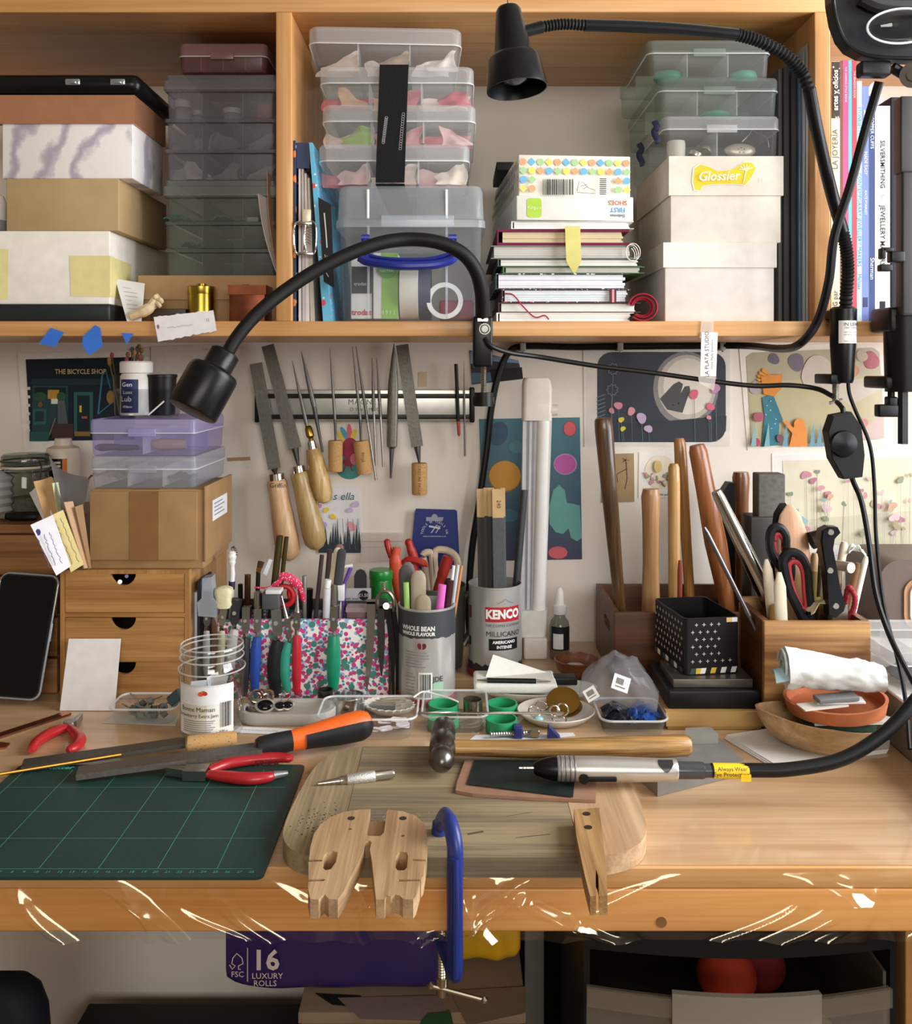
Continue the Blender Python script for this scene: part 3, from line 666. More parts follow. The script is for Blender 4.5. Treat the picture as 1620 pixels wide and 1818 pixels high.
part('band',C('#0c0c0f',.75,0,.1,300,.2),o,lambda m: [m.add([(xa-.005,yf,zs[1]+.002),(xb-.005,yf,zs[1]+.002),(xb,yf,zs[4]),(xa,yf,zs[4]),(xa-.005,yf+.0015,zs[1]+.002),(xb-.005,yf+.0015,zs[1]+.002),(xb,yf+.0015,zs[4]),(xa,yf+.0015,zs[4])],[(0,1,2,3),(7,6,5,4),(0,4,5,1),(1,5,6,2),(2,6,7,3),(3,7,4,0)]),m.box(xa,xb,yf,yb,zs[4]-.0002,zs[4]+.0010),m.box(xa,xb,yb,yb+.0015,zs[1],zs[4]),m.box(xa-.005,xb-.005,yf,yb,zs[1],zs[1]+.0006)],0)
art=Art(face((-.078,yf,(zs[1]+zs[4])/2)),lift=.0006)
for sx,n0,n1 in ((-.0115,-.022,.008),(.0095,-.030,.012)):
    n=15
    for q in range(n):
        t=q/(n-1);zz=n0+(n1-n0)*t;xx=sx+.004*t;art.line([(xx+.0018*math.cos(g),zz+.0016*math.sin(g)) for g in [2*PI*e/8 for e in range(9)]],.00035,'#b9bcc2')
art.build(o,'stitching')

# ---------- books, notebooks and the shoe box
Y=1.15
bz=SZ
def note(label,name,px0,px1,h,cover,pages,z,cat='notebook',ct=.0012,rz=0,yf=Y,dep=.2,spine=True,pin=.004):
    x0,x1=xp(px0,yf),xp(px1,yf);w=(x1-x0)/2;d=dep/2
    o=thing(name,label,cat,M=Matrix.Translation(((x0+x1)/2,yf+d,z)) @ rot(rz=rz),group=None)
    if ct: 
        MB().box(-w,w,-d,d,0,ct,0).build('cover',cover,o,0,True);MB().box(-w,w,-d,d,h-ct,h,0).build('cover',cover,o,0,True)
        if spine: MB().box(-w,-w+.002,-d,d,ct,h-ct,0).build('spine',cover,o,0,True)
    mb=MB();n=5;hh=(h-2*ct)/n;rd=random.Random(label)
    for k in range(n):
        j=rd.uniform(0,.004);mb.box(-w+pin,w-pin-j,-d+.002+j*.5,d-.002,ct+hh*k+.00005,ct+hh*(k+1)-.0001)
    mb.build('page_block',pages,o,0,True)
    return o
PG=C('#ecebe6',.85,0,.03);PGC=C('#d9c6a3',.85,0,.05);PGG=C('#c9c5bd',.85,0,.05)
FLR=spots(['#d94c55','#efe0d2','#7a3f86'],'#3d2238',190,.6,.32);FLG=spots(['#e8ece8','#3f6f63'],'#20323a',170,.6,.3)
stack=[]
def put(label,px0,px1,h,cover,pages,**k):
    global bz
    o=note(label,k.pop('name','notebook'),px0,px1,h,cover,pages,bz,**k);bz+=h+.0001;stack.append(o);return o
put('white sketchbook with rounded corners at the bottom of the notebook pile',882,1126,.0115,C('#efecec',.6),PG,ct=.0008)
o_red=put('maroon covered notebook holding a curl of red ribbon',885,1138,.0125,C('#3b161c',.6),PG,spine=True)
o_flo=put('red floral hardback notebook closed by a striped elastic',891,1121,.0165,FLR,C('#dfe7ea',.8))
o_grn=put('dark green floral notebook stuffed with white papers',880,1117,.0195,FLG,C('#e6e5ec',.8))
put('green folder of loose papers in the notebook pile',893,1145,.0085,C('#3f6b35',.6),PGG,ct=.001)
put('grey card folder over the green folder',884,1140,.0095,C('#35443a',.6),PG,ct=.0008)
o_spi=put('spiral bound notebook with wire rings sticking out',872,1126,.0165,C('#7d7a76',.6),PGG,ct=.0012,spine=False)
put('maroon cloth hardback book with cream page edges',883,1118,.0205,C('#6d1639',.8),PGC,ct=.0035,name='hardback_book',cat='book',pin=.007)
put('thin white paperback lying on the maroon hardback',908,1126,.0095,C('#f3f1ee',.6),C('#f1f0ee',.8),ct=.0006,name='paperback_book',cat='book')
# elastic, ribbon, rings
mb=MB();M=ROOT[o_flo.name];xe=xp(1083,Y)-M[0][3]
for q,c in enumerate(('a','b','c')): mb.cur=q % 2;mb.box(xe+q*.0027,xe+(q+1)*.0027,-.1016,-.1002,.0002,.0163)
mb.build('elastic_band',[C('#5a2030',.7),C('#d99a9a',.7)],o_flo,0,True)
mb=MB()
for q in range(4):
    mb.tube([(xp(1124,Y)+.009*math.cos(a)-M[0][3]*0,Y-.002+q*.012,0+ROOT[o_spi.name][2][3]+.008+.011*math.sin(a)) for a in [2*PI*e/16 for e in range(16)]],.0006,6,closed=True)
mb.build('wire_ring',STEEL,o_spi,40)
RED=C('#a8263c',.6)
mb=MB();zr=SZ+.014
for q,rr in enumerate((.0165,.0125,.0105)):
    mb.tube(smooth_path([(xp(1140,Y)+rr*math.cos(a)*1.1,Y-.003+.002*q,zr+.004+rr*math.sin(a)) for a in [-2.3+5.2*e/9 for e in range(10)]],3),.0013,6,flatten=((0,1,0),2.5))
mb.build('ribbon',RED,o_red,40)
mb=MB();mb.tube(smooth_path([at(897,521,Y-.001),at(912,524,Y-.003),at(930,545,Y-.003),at(950,563,Y-.004),at(967,560,Y-.004),at(975,567,Y-.004)],5),.0009,6);mb.build('page_marker',RED,o_flo,40)
o=thing('yellow_ribbon','pointed yellow ribbon tab hanging in front of the notebook pile','ribbon',at(1018,485,Y-.006))
def fn(u,v):
    half=13.5 if v<.72 else 13.5*(1-(v-.72)/.28)+.3
    return at(1017+(u-.5)*2*half+v*3,402+v*85,Y-.003-.006*math.sin(PI*v*.9))
part('ribbon',C('#d9d07c',.6),o,lambda m: m.sheet(fn,4,14,.0008),40)
# shoe box
zb0=bz+.0005;ztop=zp(276,Y);hh=ztop-zb0
RZ=math.radians(4.4)
x0,x1=xp(907,Y),xp(1108,Y);dep=.245;w=(x1-x0)/2
Msh=Matrix.Translation((x0+w,Y+dep/2,zb0)) @ rot(rz=RZ) 
o=thing('shoe_box','upturned white shoe box printed with coloured hexagons and a barcode','box',M=Msh)
MB().box(-w,w,-dep/2,dep/2,.002,hh,.0012).build('box_body',C('#efeadf',.6),o,35,True)
lh=.030
lid=MB().box(-w-.003,w+.003,-dep/2-.003,dep/2+.003,0,lh,.001).build('lid',C('#e6e4dc',.6),o,35,True)
Mf=Msh @ frame((0,-dep/2,0),(1,0,0),(0,0,1));art=Art(Mf);cols=['#f0a878','#6fb6dc','#a8d193','#f2da6c']
step=2*w/13
def hexa(cx,cz,r,col,q): art.poly([(cx+r*math.cos(PI/8+2*PI*e/8),cz+r*math.sin(PI/8+2*PI*e/8)) for e in range(8)] if q % 2==0 else [(cx+r*1.12*math.cos(2*PI*e/4),cz+r*1.12*math.sin(2*PI*e/4)) for e in range(4)],col)
zrow=[hh-.009-.0112*e for e in range(5)]
for r_ in range(5):
    for q in range(13):
        if r_<2 or q in (0,1,11,12):
            if zrow[r_]>lh+.002: hexa(-w+step*(q+.5),zrow[r_],.0046,cols[(q+(2 if r_ % 2 else 0)+r_//2) % 4],q+r_)
rd=random.Random(2);x=-w*.58
while x<-w*.06:
    bw=rd.choice((.0005,.0009,.0014));art.rect(x,lh+.001,x+bw,hh-.031,'#222222');x+=bw+rd.choice((.0006,.001))
art.line([(w*.02,lh+.006),(w*.06,lh+.018),(w*.14,lh+.016),(w*.22,lh+.010),(w*.34,lh+.007),(w*.34,lh+.003),(w*.02,lh+.004),(w*.02,lh+.008)],.0006,'#555555');art.line([(w*.08,lh+.012),(w*.20,lh+.014)],.0006,'#555555');art.line([(w*.12,lh+.008),(w*.22,lh+.012)],.0006,'#555555')
for e in range(9): art.rect(w*.42,lh+.002+e*.0023,w*.54,lh+.0032+e*.0023,'#333333')
art.build(o,'printed_pattern')
Ml=Msh @ frame((0,-dep/2-.003,0),(1,0,0),(0,0,1));art=Art(Ml);art.rect(-w*.86,.003,-w*.60,.003+.024,'#a9cc3e',.004);art.build(o,'green_logo_patch')
text('Kanguru',.005,Ml @ Matrix.Translation((-w*.73,.015,0)),C('#e9f2c9',.6),o,lift=.0009)
for body,sz,cz,cl in (('SHOES',.0082,.0228,'#c9714e'),('FIRST',.0082,.014,'#5d9fc9'),('Elefanten',.0052,.0065,'#8a8f96')): text(body,sz,Ml @ Matrix.Translation((w*.76,cz,0)) @ rot(rz=PI),C(cl,.6),o,bold=.0002)
Mls=Msh @ frame((-w,0,0),(0,-1,0),(0,0,1));art=Art(Mls)
for r_ in range(3):
    for q in range(16): hx=-dep/2+dep/16*(q+.5);art.poly([(hx+.005*math.cos(2*PI*e/6),hh-.012-.014*r_+.005*math.sin(2*PI*e/6)) for e in range(6)],['#8a7a58','#5a7a8e','#7a8a66','#948a50'][(q+r_) % 4])  # front print colours dulled, shade of this side painted in
art.build(o,'printed_pattern')
bx('card_folder','black card pouch lying on the shoe box','folder',xp(883,1.22),xp(930,1.22),1.24,1.36,ztop+.0004,ztop+.012,C('#1b1a1c',.6))
mb=MB();P=[at(918,254,1.30),at(925,280,1.27),at(1000,277,1.27),at(990,272,1.31)]
zq=ztop+.0125
one(MB().box(xp(918,1.3),xp(985,1.3),1.255,1.37,zq,zq+.005,.0008,M=Matrix.Translation((.02,0,0)) @ Matrix.Translation((.06,1.3,zq)) @ rot(ry=.0) @ Matrix.Translation((-.06,-1.3,-zq))),'navy_folder',C('#24386b',.5),'navy blue folder lying on top of the shoe box','folder')

# ---------- right stack: white boxes and clear boxes
x0,x1=xp(1181,Y),xp(1375,Y)
bx('cardboard_box','plain white lidded box at the foot of the stack beside the notebooks','box',x0,x1,Y,1.35,SZ,zp(431,Y),C('#e6e0da',.7),lid=.031,lidmat=C('#ebe5de',.7))
x0,x1=xp(1191,Y),xp(1387,Y)
o=bx('cardboard_box','white lidded box with a yellow script sticker','box',x0,x1,Y,1.35,zp(431,Y),zp(278,Y),C('#e9e3d6',.7),lid=.0488,lidmat=C('#e6dfd0',.7))
Ms=face((xp(1287,Y),Y-.0026,zp(313,Y)),.03);art=Art(Ms)
outl=[(-.040,-.006),(-.038,.010),(-.030,.015),(-.018,.011),(-.010,.006),(.008,.007),(.016,.011),(.024,.016),(.034,.015),(.038,.008),(.035,.002),(.030,-.006),(.024,-.012),(.008,-.010),(-.014,-.010),(-.028,-.011),(-.032,-.017),(-.038,-.016)]
art.poly([(a*1.05,b_*1.08) for a,b_ in outl],'#f6f0d8');art.poly(outl,'#f0d328'); 
for a in range(6): g=.5+a*.48;art.line([(.026,.006),(.026+.009*math.cos(g),.006+.007*math.sin(g))],.0012,'#f4efdc')
art.line([(.026,.006),(.022,-.010)],.0014,'#f4efdc');art.build(o,'sticker')
text('Glossier',.0165,Ms @ Matrix.Translation((-.008,-.001,0)) @ Matrix(((1,.22,0,0),(0,1,0,0),(0,0,1,0),(0,0,0,1))),C('#f7f2e2',.6),o,bold=.0003,lift=.0034,sx=.92)
text('H',.0085,face((xp(1350,Y),Y-.0026,zp(321,Y))),C('#d8d4cc',.6),o)
zz=[zp(278,Y),zp(206,Y),zp(138,Y),zp(71,Y)]
clear_box('clear divided box of cotton reels on the sticker box',xp(1178,Y),xp(1386,Y),Y,1.36,zz[0],zz[1],.013,plastic('#f4f6f6',.08,.2),CLEARLID,(.47,),1)
clear_box('clear divided box, middle of the three above the sticker box',xp(1170,Y),xp(1384,Y),Y,1.36,zz[1]+.0003,zz[2],.013,CLEARG,CLEARG,(.33,.66),1)
clear_box('clear divided box, topmost above the sticker box, with teal pieces',xp(1150,Y),xp(1370,Y),Y,1.35,zz[2]+.0003,zz[3],.013,CLEARG,CLEARG,(.33,.66),1)
for lb,px,dx,q in (('teal pouch at the left in the topmost divided box',1187,.027,2),('teal pouch at the right in the topmost divided box',1322,.027,2),('flat teal pouch in the middle divided box',1272,.029,1)):
    one(MB().lathe([(.004,0),(.8*dx*.62,.0005),(dx*.66,.005),(dx*.6,.012 if q==2 else .009),(dx*.2,.0155 if q==2 else .0105)],Matrix.Translation((xp(px,1.18),1.185,zz[q]+.0035)),20),'teal_pouch',C('#3fa588',.5),lb,'pouch',None,60)
zq=zz[0]+.0032
one(MB().lathe([(.0095,0),(.0115,.001),(.0118,.018),(.011,.0225),(.006,.0235)],Matrix.Translation((xp(1204,1.17),1.18,zq)),22),'cotton_reel',C('#d9d2c4',.6),'cream cotton reel standing in the clear divided box','reel',None,50)
for q,(px,tl) in enumerate(((1238,1.2),(1255,.7))):
    M=Matrix.Translation((xp(px,1.17),1.178,zq+(.005 if q==0 else .009))) @ rot(tl-PI/2+.35,.5,0)
    one(MB().lathe([(.004,-.003),(.0088,-.003),(.0092,0),(.0088,.003),(.004,.003),(.004,-.003)],M,22,False,False),'metal_ring',C('#c9c4b6',.3,.8),'silver cap tumbled in the clear divided box','cap','silver caps in the divided box')
def strainer(m):
    M=Matrix.Translation((xp(1318,1.175),1.185,zq+.0115)) @ rot(PI/2-.25,0,0)
    m.loft([[(x,y,z) for x,y in ell(a,a*.48,26)] for a,z in ((.020,0),(.0205,.0012),(.019,.004),(.012,.0062),(.004,.007))],True,True,True,M)
o=thing('tea_strainer','oval perforated strainer spoon in the clear divided box','strainer',(xp(1318,1.175),1.185,zq))
part('bowl',C('#cbbfae',.4,.5),o,strainer,50)
part('handle_wire',STEEL,o,lambda m: m.tube(smooth_path([at(1318,252,1.17),at(1330,240,1.17),at(1336,232,1.172),at(1345,235,1.175),at(1362,245,1.178),at(1366,262,1.18)],4),.0008,6))
M=face((xp(1318,1.175),1.1785,zq+.0115),0)
a=Art(M,lift=.0008)
for gx,gz in ((-.004,.001),(0,.003),(.004,.001),(-.002,-.003),(.003,-.003)): a.ell(gx,gz,.0008,.0008,'#6a6055',8)
a.build(o,'holes')
for lb,px,py,yy in (('navy ribbon end hanging from the side of the clear divided box',1164,215,1.168),('navy ribbon tail lower on the side of the clear divided box',1137,255,1.25)):
    mb=MB();mb.tube(smooth_path([at(px-2,py,yy),at(px+3,py+10,yy-.002),at(px-2,py+20,yy),at(px+4,py+34,yy-.001),at(px-1,py+36,yy)],4),[.004]*17,8,flatten=((0,1,0),.35));one(mb,'navy_ribbon',C('#1c2146',.6),lb,'ribbon',None,60)
# folders against the divider
FOL=[('grey card folder nearest the sticker box',.4085,.4135,122,1.17,'#5b5a59'),('dark grey ring folder standing beside the grey card folder',.414,.421,118,1.165,'#3b3c3f'),('black folder standing between the grey folder and plastic wallets',.4215,.4285,128,1.16,'#2b2c2f')]
for lb,a,b_,t,yy,col in FOL:
    one(MB().box(a,b_,yy,1.40,SZ,zp(t,yy),.001),'card_folder',C(col,.6),lb,'folder')
for lb,a,b_,t,yy,mat in (('blue tinted plastic wallet standing by the shelf divider',.429,.4318,110,1.155,plastic('#7f9cc9',.6,.2,'#6f8cb8')),('clear plastic wallet of papers standing by the shelf divider',.4323,.4350,92,1.15,plastic('#cfd8e2',.6,.2,'#c3ced8')),('milky plastic wallet touching the shelf divider',.4355,.4385,78,1.148,plastic('#dfe2e6',.65,.25,'#d5d9dd'))):
    one(MB().box(a,b_,yy,1.40,SZ,zp(t,yy),.0006),'plastic_wallet',mat,lb,'folder')

# ---------- right compartment: books
def vtext(o,body,size,px,py,yf,mat,down=True,**k):
    p=Vector((xp(px,yf),yf,zp(py,yf)))
    text(body,size,frame(p,(0,0,-1) if down else (0,0,1),(1,0,0) if down else (-1,0,0)),mat,o,**k)
BK=[('cream spined book with a brown floral top, beside the shelf divider',1476.5,1492,109,'#e6dcc0'),('thin brown book next to the cream spined book',1492.3,1497,108,'#7b4636'),('bright pink spined book',1497.3,1507,107,'#d34a7c'),('thin turquoise spined book',1507.3,1513,107,'#5db4d3'),('red spined book between turquoise and pale blue ones',1513.3,1522,107,'#c93a49'),('pale blue spined book on stone setting',1522.3,1531,144,'#bcd9e6'),('lilac blue spined book with white title',1531.3,1543.5,153,'#7083c0'),('dark blue spined book on copper cuffs',1543.8,1554,170,'#2a3d75'),('thick white spined book on silversmithing',1554.3,1581,188,'#dad7d2')]
Y=1.15
for k,(lb,a,b_,t,col) in enumerate(BK):
    x0,x1,ztp=xp(a,Y),xp(b_,Y),zp(t,Y);dep=.24 if t<150 else .2
    o=thing('book',lb,'book',((x0+x1)/2,Y+dep/2,SZ),group='jewellery books in a row')
    part('cover',C(col,.45),o,lambda m: [m.box(x0,x0+.0012,Y,Y+dep,SZ,ztp),m.box(x1-.0012,x1,Y,Y+dep,SZ,ztp),m.box(x0+.0012,x1-.0012,Y,Y+.0018,SZ,ztp)],0)
    part('page_block',PG,o,lambda m: m.box(x0+.0013,x1-.0013,Y+.0019,Y+dep-.003,SZ+.002,ztp-.002),0)
    cx=(a+b_)/2;w_=(x1-x0);yf=Y-.0002
    if k==0:
        MB().box(x0+.0002,x1-.0002,Y-.0003,Y-.0001,zp(210,Y),ztp-.0005).build('floral_panel',spots(['#d9cfc0','#8a6a5a'],'#3a241f',220,.6,.24),o,0)
        vtext(o,'artes y oficios',.0090,cx,160,yf-.0006,C('#efe8dc',.6),False,bold=.0002);vtext(o,'LA JOYERÍA',.0098,cx-.5,265,yf,C('#5a5248',.6),False);vtext(o,'G par',.0085,cx,530,yf,C('#4a443c',.6),False)
    if k==2: vtext(o,'THE EARRING STYLE BOOK',.0036,cx,150,yf,C('#f3d7e0',.6))
    if k==4: vtext(o,'THE BEADING BOOK',.0036,cx,150,yf,C('#f3d7d9',.6))
    if k==5: vtext(o,'STONESETTING',.0060,cx,220,yf,C('#2f7fa0',.6));vtext(o,'CONTEMPORARY JEWELLERY MAKERS',.0068,cx,390,yf,C('#2f7fa0',.6));vtext(o,'Melissa',.0068,cx,500,yf,C('#2f7fa0',.6))
    if k==6: vtext(o,'Silversmithing',.0076,cx,225,yf,C('#f1f1f6',.6),bold=.0002);vtext(o,'MADE EASY',.0056,cx,290,yf,C('#e1e3f0',.6));vtext(o,'KATE FORREST',.0045,cx,360,yf,C('#f1f1f6',.6));MB().box(x0+.0015,x1-.0015,Y-.0004,Y-.0001,zp(545,Y),zp(528,Y)).build('publisher_mark',C('#2a3566',.6),o,0)
    if k==7: vtext(o,'COOL COPPER CUFFS',.0060,cx,222,yf,C('#e8ecf5',.6));vtext(o,'Sherman',.0078,cx,477,yf,C('#e8ecf5',.6))
    if k==8: vtext(o,'SILVERSMITHING',.0080,cx,292,yf,C('#2c2d33',.6),bold=.0001);vtext(o,'for',.006,cx,350,yf,C('#8a8b90',.6));vtext(o,'JEWELLERY MAKERS',.0084,cx,418,yf,C('#2c2d33',.6),bold=.0001);MB().box(x0+.006,x1-.006,Y-.0004,Y-.0001,zp(552,Y),zp(535,Y)).build('publisher_mark',INK,o,0)
one(MB().box(xp(1582,Y),xp(1600,Y),Y,1.38,SZ,zp(172,Y),.0015),'box_file',C('#22252b',.5),'black box file beside the thick white book','file')
mb=MB();mb.sheet(lambda u,v: (xp(1532+u*58,1.3),1.3+.03*u,SZ+v*(.31+.04*math.sin(u*3))+.0),6,6,.0006)
one(mb,'paper_sheet',C('#d5d3dc',.8),'loose white sheets standing behind the blue books','paper')

# ================================================================== wall
class PArt(Art):
    """print on a plane facing the room, drawn with photo pixel coordinates at depth Y"""
    def __init__(s,cx,cy,Y,**k):
        super().__init__(face(at(cx,cy,Y)),**k);s.c=(cx,cy);s.s=Y/F
    def poly(s,pts,col,**k): return super().poly([((a-s.c[0])*s.s,(s.c[1]-b)*s.s) for a,b in pts],col,**k)
    def line(s,pts,w,col,**k):
        pts=[Vector((p[0],p[1])) for p in pts];L=[];R=[]
        for i,p in enumerate(pts):
            t=(pts[min(i+1,len(pts)-1)]-pts[max(i-1,0)])
            if t.length<1e-9: t=Vector((1,0))
            t.normalize();n=Vector((-t.y,t.x))*w/2;L.append(tuple(p+n));R.append(tuple(p-n))
        k0=s.k
        for i in range(len(L)-1): s.k=k0;s.poly([L[i],L[i+1],R[i+1],R[i]],col,**k)
        return s
    def flower(s,x,y,r,col,n=6,eye='#e8c14a'):
        for e in range(n): s.ell(x+r*.6*math.cos(2*PI*e/n),y+r*.6*math.sin(2*PI*e/n),r*.45,r*.3,col,8,2*PI*e/n)
        return s.ell(x,y,r*.25,r*.25,eye,8)
PW=WALL-.0012
def prism_px(m,pts,Y,th):
    P=[at(a,b,Y) for a,b in pts];Q=[p+Vector((0,th,0)) for p in P];n=len(P)
    A=sum(pts[i][0]*pts[(i+1) % n][1]-pts[(i+1) % n][0]*pts[i][1] for i in range(n))
    if A>0: P.reverse();Q.reverse()      # photo y runs down
    tr=tessellate_polygon([[Vector((p.x,p.z,0)) for p in P]]);fs=[]
    for a,b,c in tr:
        ar=(P[b].x-P[a].x)*(P[c].z-P[a].z)-(P[b].z-P[a].z)*(P[c].x-P[a].x)
        if ar<0: b,c=c,b
        fs+=[(a,b,c),(c+n,b+n,a+n)]
    fs+=[(i,i+n,(i+1) % n+n,(i+1) % n) for i in range(n)]
    return m.add(P+Q,fs)
def card(name,label,cat,pts,mat,Y=PW,th=.0009,pname='card'):
    cx=sum(p[0] for p in pts)/len(pts);by=max(p[1] for p in pts)
    o=thing(name,label,cat,at(cx,by,Y));mb=MB();prism_px(mb,pts,Y,th);mb.build(pname,mat,o,0);return o
def mid(pts): return sum(p[0] for p in pts)/len(pts),sum(p[1] for p in pts)/len(pts)

# shop front print
pts=[(31,627),(246,622),(250,803),(44,806)]
o=card('art_print','framed print of a dark teal shop front with lettering','print',pts,C('#e9e4db',.7))
a=PArt(140,715,PW);a.poly([(46,638),(236,634),(240,781),(54,783)],'#16222f');a.poly([(48,640),(236,636),(236,668),(49,672)],'#122029')
for k in range(6): a.rect(48,687+k*15,54,692+k*15,'#d8d4cc')
a.rect(56,672,200,683,'#0e2d34');a.rect(58,684,122,770,'#123c40');a.rect(62,688,118,700,'#0d2329');a.rect(132,696,166,770,'#1d5a58');a.rect(138,702,160,768,'#10292c');a.rect(142,720,146,732,'#d9b13f');a.rect(146,739,156,743,'#b34a3a')
a.rect(86,692,106,708,'#b8862c');a.rect(92,708,104,717,'#d9dccb');a.ell(72,704,12,8,'#1e4a2c');a.ell(110,704,8,8,'#1f4d2e');a.ell(73,718,4,5,'#7a4a2c');a.rect(60,726,84,754,'#1c5b59');a.rect(64,730,80,748,'#0e2a33');a.poly([(104,712),(116,710),(122,752),(104,752)],'#4f545c');a.rect(94,752,132,778,'#3a2320');a.line([(88,776),(100,742)],1.4,'#8a7a6a');a.poly([(54,766),(90,766),(88,783),(54,783)],'#14524c');a.rect(134,766,162,774,'#8a6a2c')
a.line([(184,660),(176,735)],3,'#2f6f86');a.line([(176,735),(204,712)],2,'#2f6f86');a.line([(190,660),(198,690)],2,'#2f6f86');a.ell(198,705,7,12,'#8a6a2c');a.build(o)
text('THE BICYCLE SHOP',.0105,face(at(146,660,PW),.005),C('#c9b57a',.6),o,bold=.0002,lift=.0065,sx=.86)
# pale notes under the shelf
o=card('pinned_note','long pale paper note partly behind the lamp head','note',[(268,615),(399,611),(400,662),(268,663)],C('#d9d0c6',.8));text('is being carried',.0035,face(at(372,620,PW)),GREYINK,o)
card('pinned_note','small pale slip of paper above the brush jar','note',[(232,619),(265,617),(266,634),(236,636)],C('#d5d0c4',.8),PW-.001)
card('wall_tape','strip of brown tape on the wall beside the clear boxes','tape',[(404,813),(444,811),(445,817),(405,819)],C('#b08a6a',.6));card('wall_tape','yellowed tape patch above the magnetic rack','tape',[(744,661),(759,660),(758,686),(743,687)],C('#d8c3a0',.6))
# magnetic rack
RY=1.405
o=thing('magnetic_rack','aluminium magnetic tool rack with two black strips','tool rack',at(648,750,WALL-.004))
part('rail',C('#c9c8c2',.35,.7),o,lambda m: m.box(xp(458,RY),xp(838,RY),RY,WALL,zp(747,RY),zp(692,RY),.001))
for a_,b_ in ((699,707),(736,744)): part('magnet_strip',C('#23211f',.4),o,lambda m: m.box(xp(460,RY),xp(836,RY),RY-.003,RY,zp(b_,RY),zp(a_,RY),.0008))
for a_,b_ in ((453,460),(834,843)): part('end_cap',BLACK,o,lambda m: m.box(xp(a_,RY),xp(b_,RY),RY-.0045,WALL,zp(750,RY),zp(688,RY),.002))
text('MAGNET',.0115,face(at(648,714,RY-.0003)),C('#55565a',.5),o,spacing=1.15);text('DYNAMIC',.0075,face(at(648,727,RY-.0003)),C('#55565a',.5),o,spacing=1.5)
FY=RY-.0065
def lathe_ab(m,a,b,prof,n=16,sq=1.0):
    a,b=Vector(a),Vector(b);z=(b-a);L=z.length;z.normalize()
    x=Vector((0,1,0)).cross(z);x=x.normalized() if x.length>.1 else Vector((1,0,0));y=z.cross(x)
    M=Matrix.Identity(4)
    for i in range(3): M[i][0],M[i][1],M[i][2],M[i][3]=x[i],y[i],z[i],a[i]
    return m.loft([[(r*math.cos(2*PI*k/n),r*sq*math.sin(2*PI*k/n),t*L) for k in range(n)] for t,r in prof],True,True,True,M)
def blade(m,p0,p1,w0,w1,Y0,th):
    a,b=Vector((p0[0],p0[1])),Vector((p1[0],p1[1]));t=(b-a).normalized();n=Vector((-t.y,t.x))
    prism_px(m,[tuple(a+n*w0/2),tuple(b+n*w1/2),tuple(b-n*w1/2),tuple(a-n*w0/2)],Y0,th)
def file_tool(label,b0,b1,w0,w1,tang,ferr,h0,h1,hr,hmat,name='flat_file',shape='flat',ferrmat=CHROME,hprof=None,group='files on the magnetic rack'):
    o=thing(name,label,'file',at(h1[0],h1[1],FY) if h1 else at(b1[0],b1[1],FY),group=group)
    Yb=FY-.0018;s=FY/F
    if shape=='flat': part('blade',FILESTEEL,o,lambda m: blade(m,b0,b1,w0,w1,Yb,.0035),0)
    else: part('blade',FILESTEEL,o,lambda m: lathe_ab(m,at(*b0,FY),at(*b1,FY),[(0,.0004),(.5,w1*s*.42),(.9,w1*s*.5),(1,w1*s*.45)],10))
    if tang: part('tang',DARKSTEEL,o,lambda m: lathe_ab(m,at(*b1,FY),at(*tang,FY),[(0,w1*s*.3 if shape=='flat' else w1*s*.45),(1,.0016)],8))
    if ferr: part('ferrule',ferrmat,o,lambda m: m.cyl(at(*ferr[0],FY),at(*ferr[1],FY),ferr[2]*s,ferr[3]*s,18))
    if h1: part('handle',hmat,o,lambda m: lathe_ab(m,at(*h0,FY),at(*h1,FY),[(t,r*hr*s) for t,r in (hprof or ((0,.72),(.04,.82),(.2,.78),(.45,.9),(.75,1),(.9,.92),(.97,.6),(1,.2)))],20))
    return o
BEECH=wood('#d9b58c','#b98a5e',2,.45,.1,2.2,.8);OLIVEW=wood('#c4a772','#9b7d48',2,.4,.2,2.2,.8);ASH=wood('#d8b87e','#a8834a',2,.45,.1,2,1.2)
CORK=spots(['#7a5836','#e2bc85'],'#c49a63',420,.9,.22)
o=file_tool('long flat file with a pale beech handle on the magnetic rack',(454,645),(487,832),22,22,(490,842),((490,841),(491,853),14,14.5),(491,852),(515,995),22,BEECH)
text('Griffin',.010,face(at(494,862,FY-.0172),0),C('#4a3626',.7),o,lift=.0004)
file_tool('long flat file with an olive wood handle on the magnetic rack',(475,613),(524,796),22,22,(530,828),((530,827),(532,840),10.5,11.5),(532,838),(564,976),21,OLIVEW)
file_tool('slim tapered file in a brass pin vice with a striped ash handle',(519,640),(546,760),4,7,(548,768),((553,783),(556,798),7,8),(555,797),(578,893),18,ASH,'needle_file','round',CHROME,((0,.62),(.2,.85),(.55,1),(.85,.95),(.97,.6),(1,.25)))
part('brass_chuck',BRASS,D.objects['needle_file'],lambda m: lathe_ab(m,at(547,756,FY),at(554,786,FY),[(0,.0035),(.15,.0058),(.6,.0062),(.75,.0035),(1,.005)],14))
file_tool('slender round file leaning beside the ash handled file',(535,623),(558,722),3,9,(573,803),None,None,None,0,None,'needle_file','round')
def corked(label,b0,b1,w,c0,c1,r,ctxt=None,shape='round',bl=None,w1=None):
    o=file_tool(label,b0,b1,w,w1 or w,c0,None,None,None,0,None,'needle_file' if shape=='round' else 'flat_file',shape)
    part('cork_handle',CORK,o,lambda m: lathe_ab(m,at(*c0,FY),at(*c1,FY),[(0,r*FY/F*.93),(.04,r*FY/F),(.96,r*FY/F*.96),(1,r*FY/F*.9)],22))
    if ctxt: text(ctxt,.0058,frame(at((c0[0]+c1[0])/2,(c0[1]+c1[1])/2,FY-r*FY/F-.0004),(0,0,-1),(1,0,0)),C('#6a4a2c',.8),o)
    return o
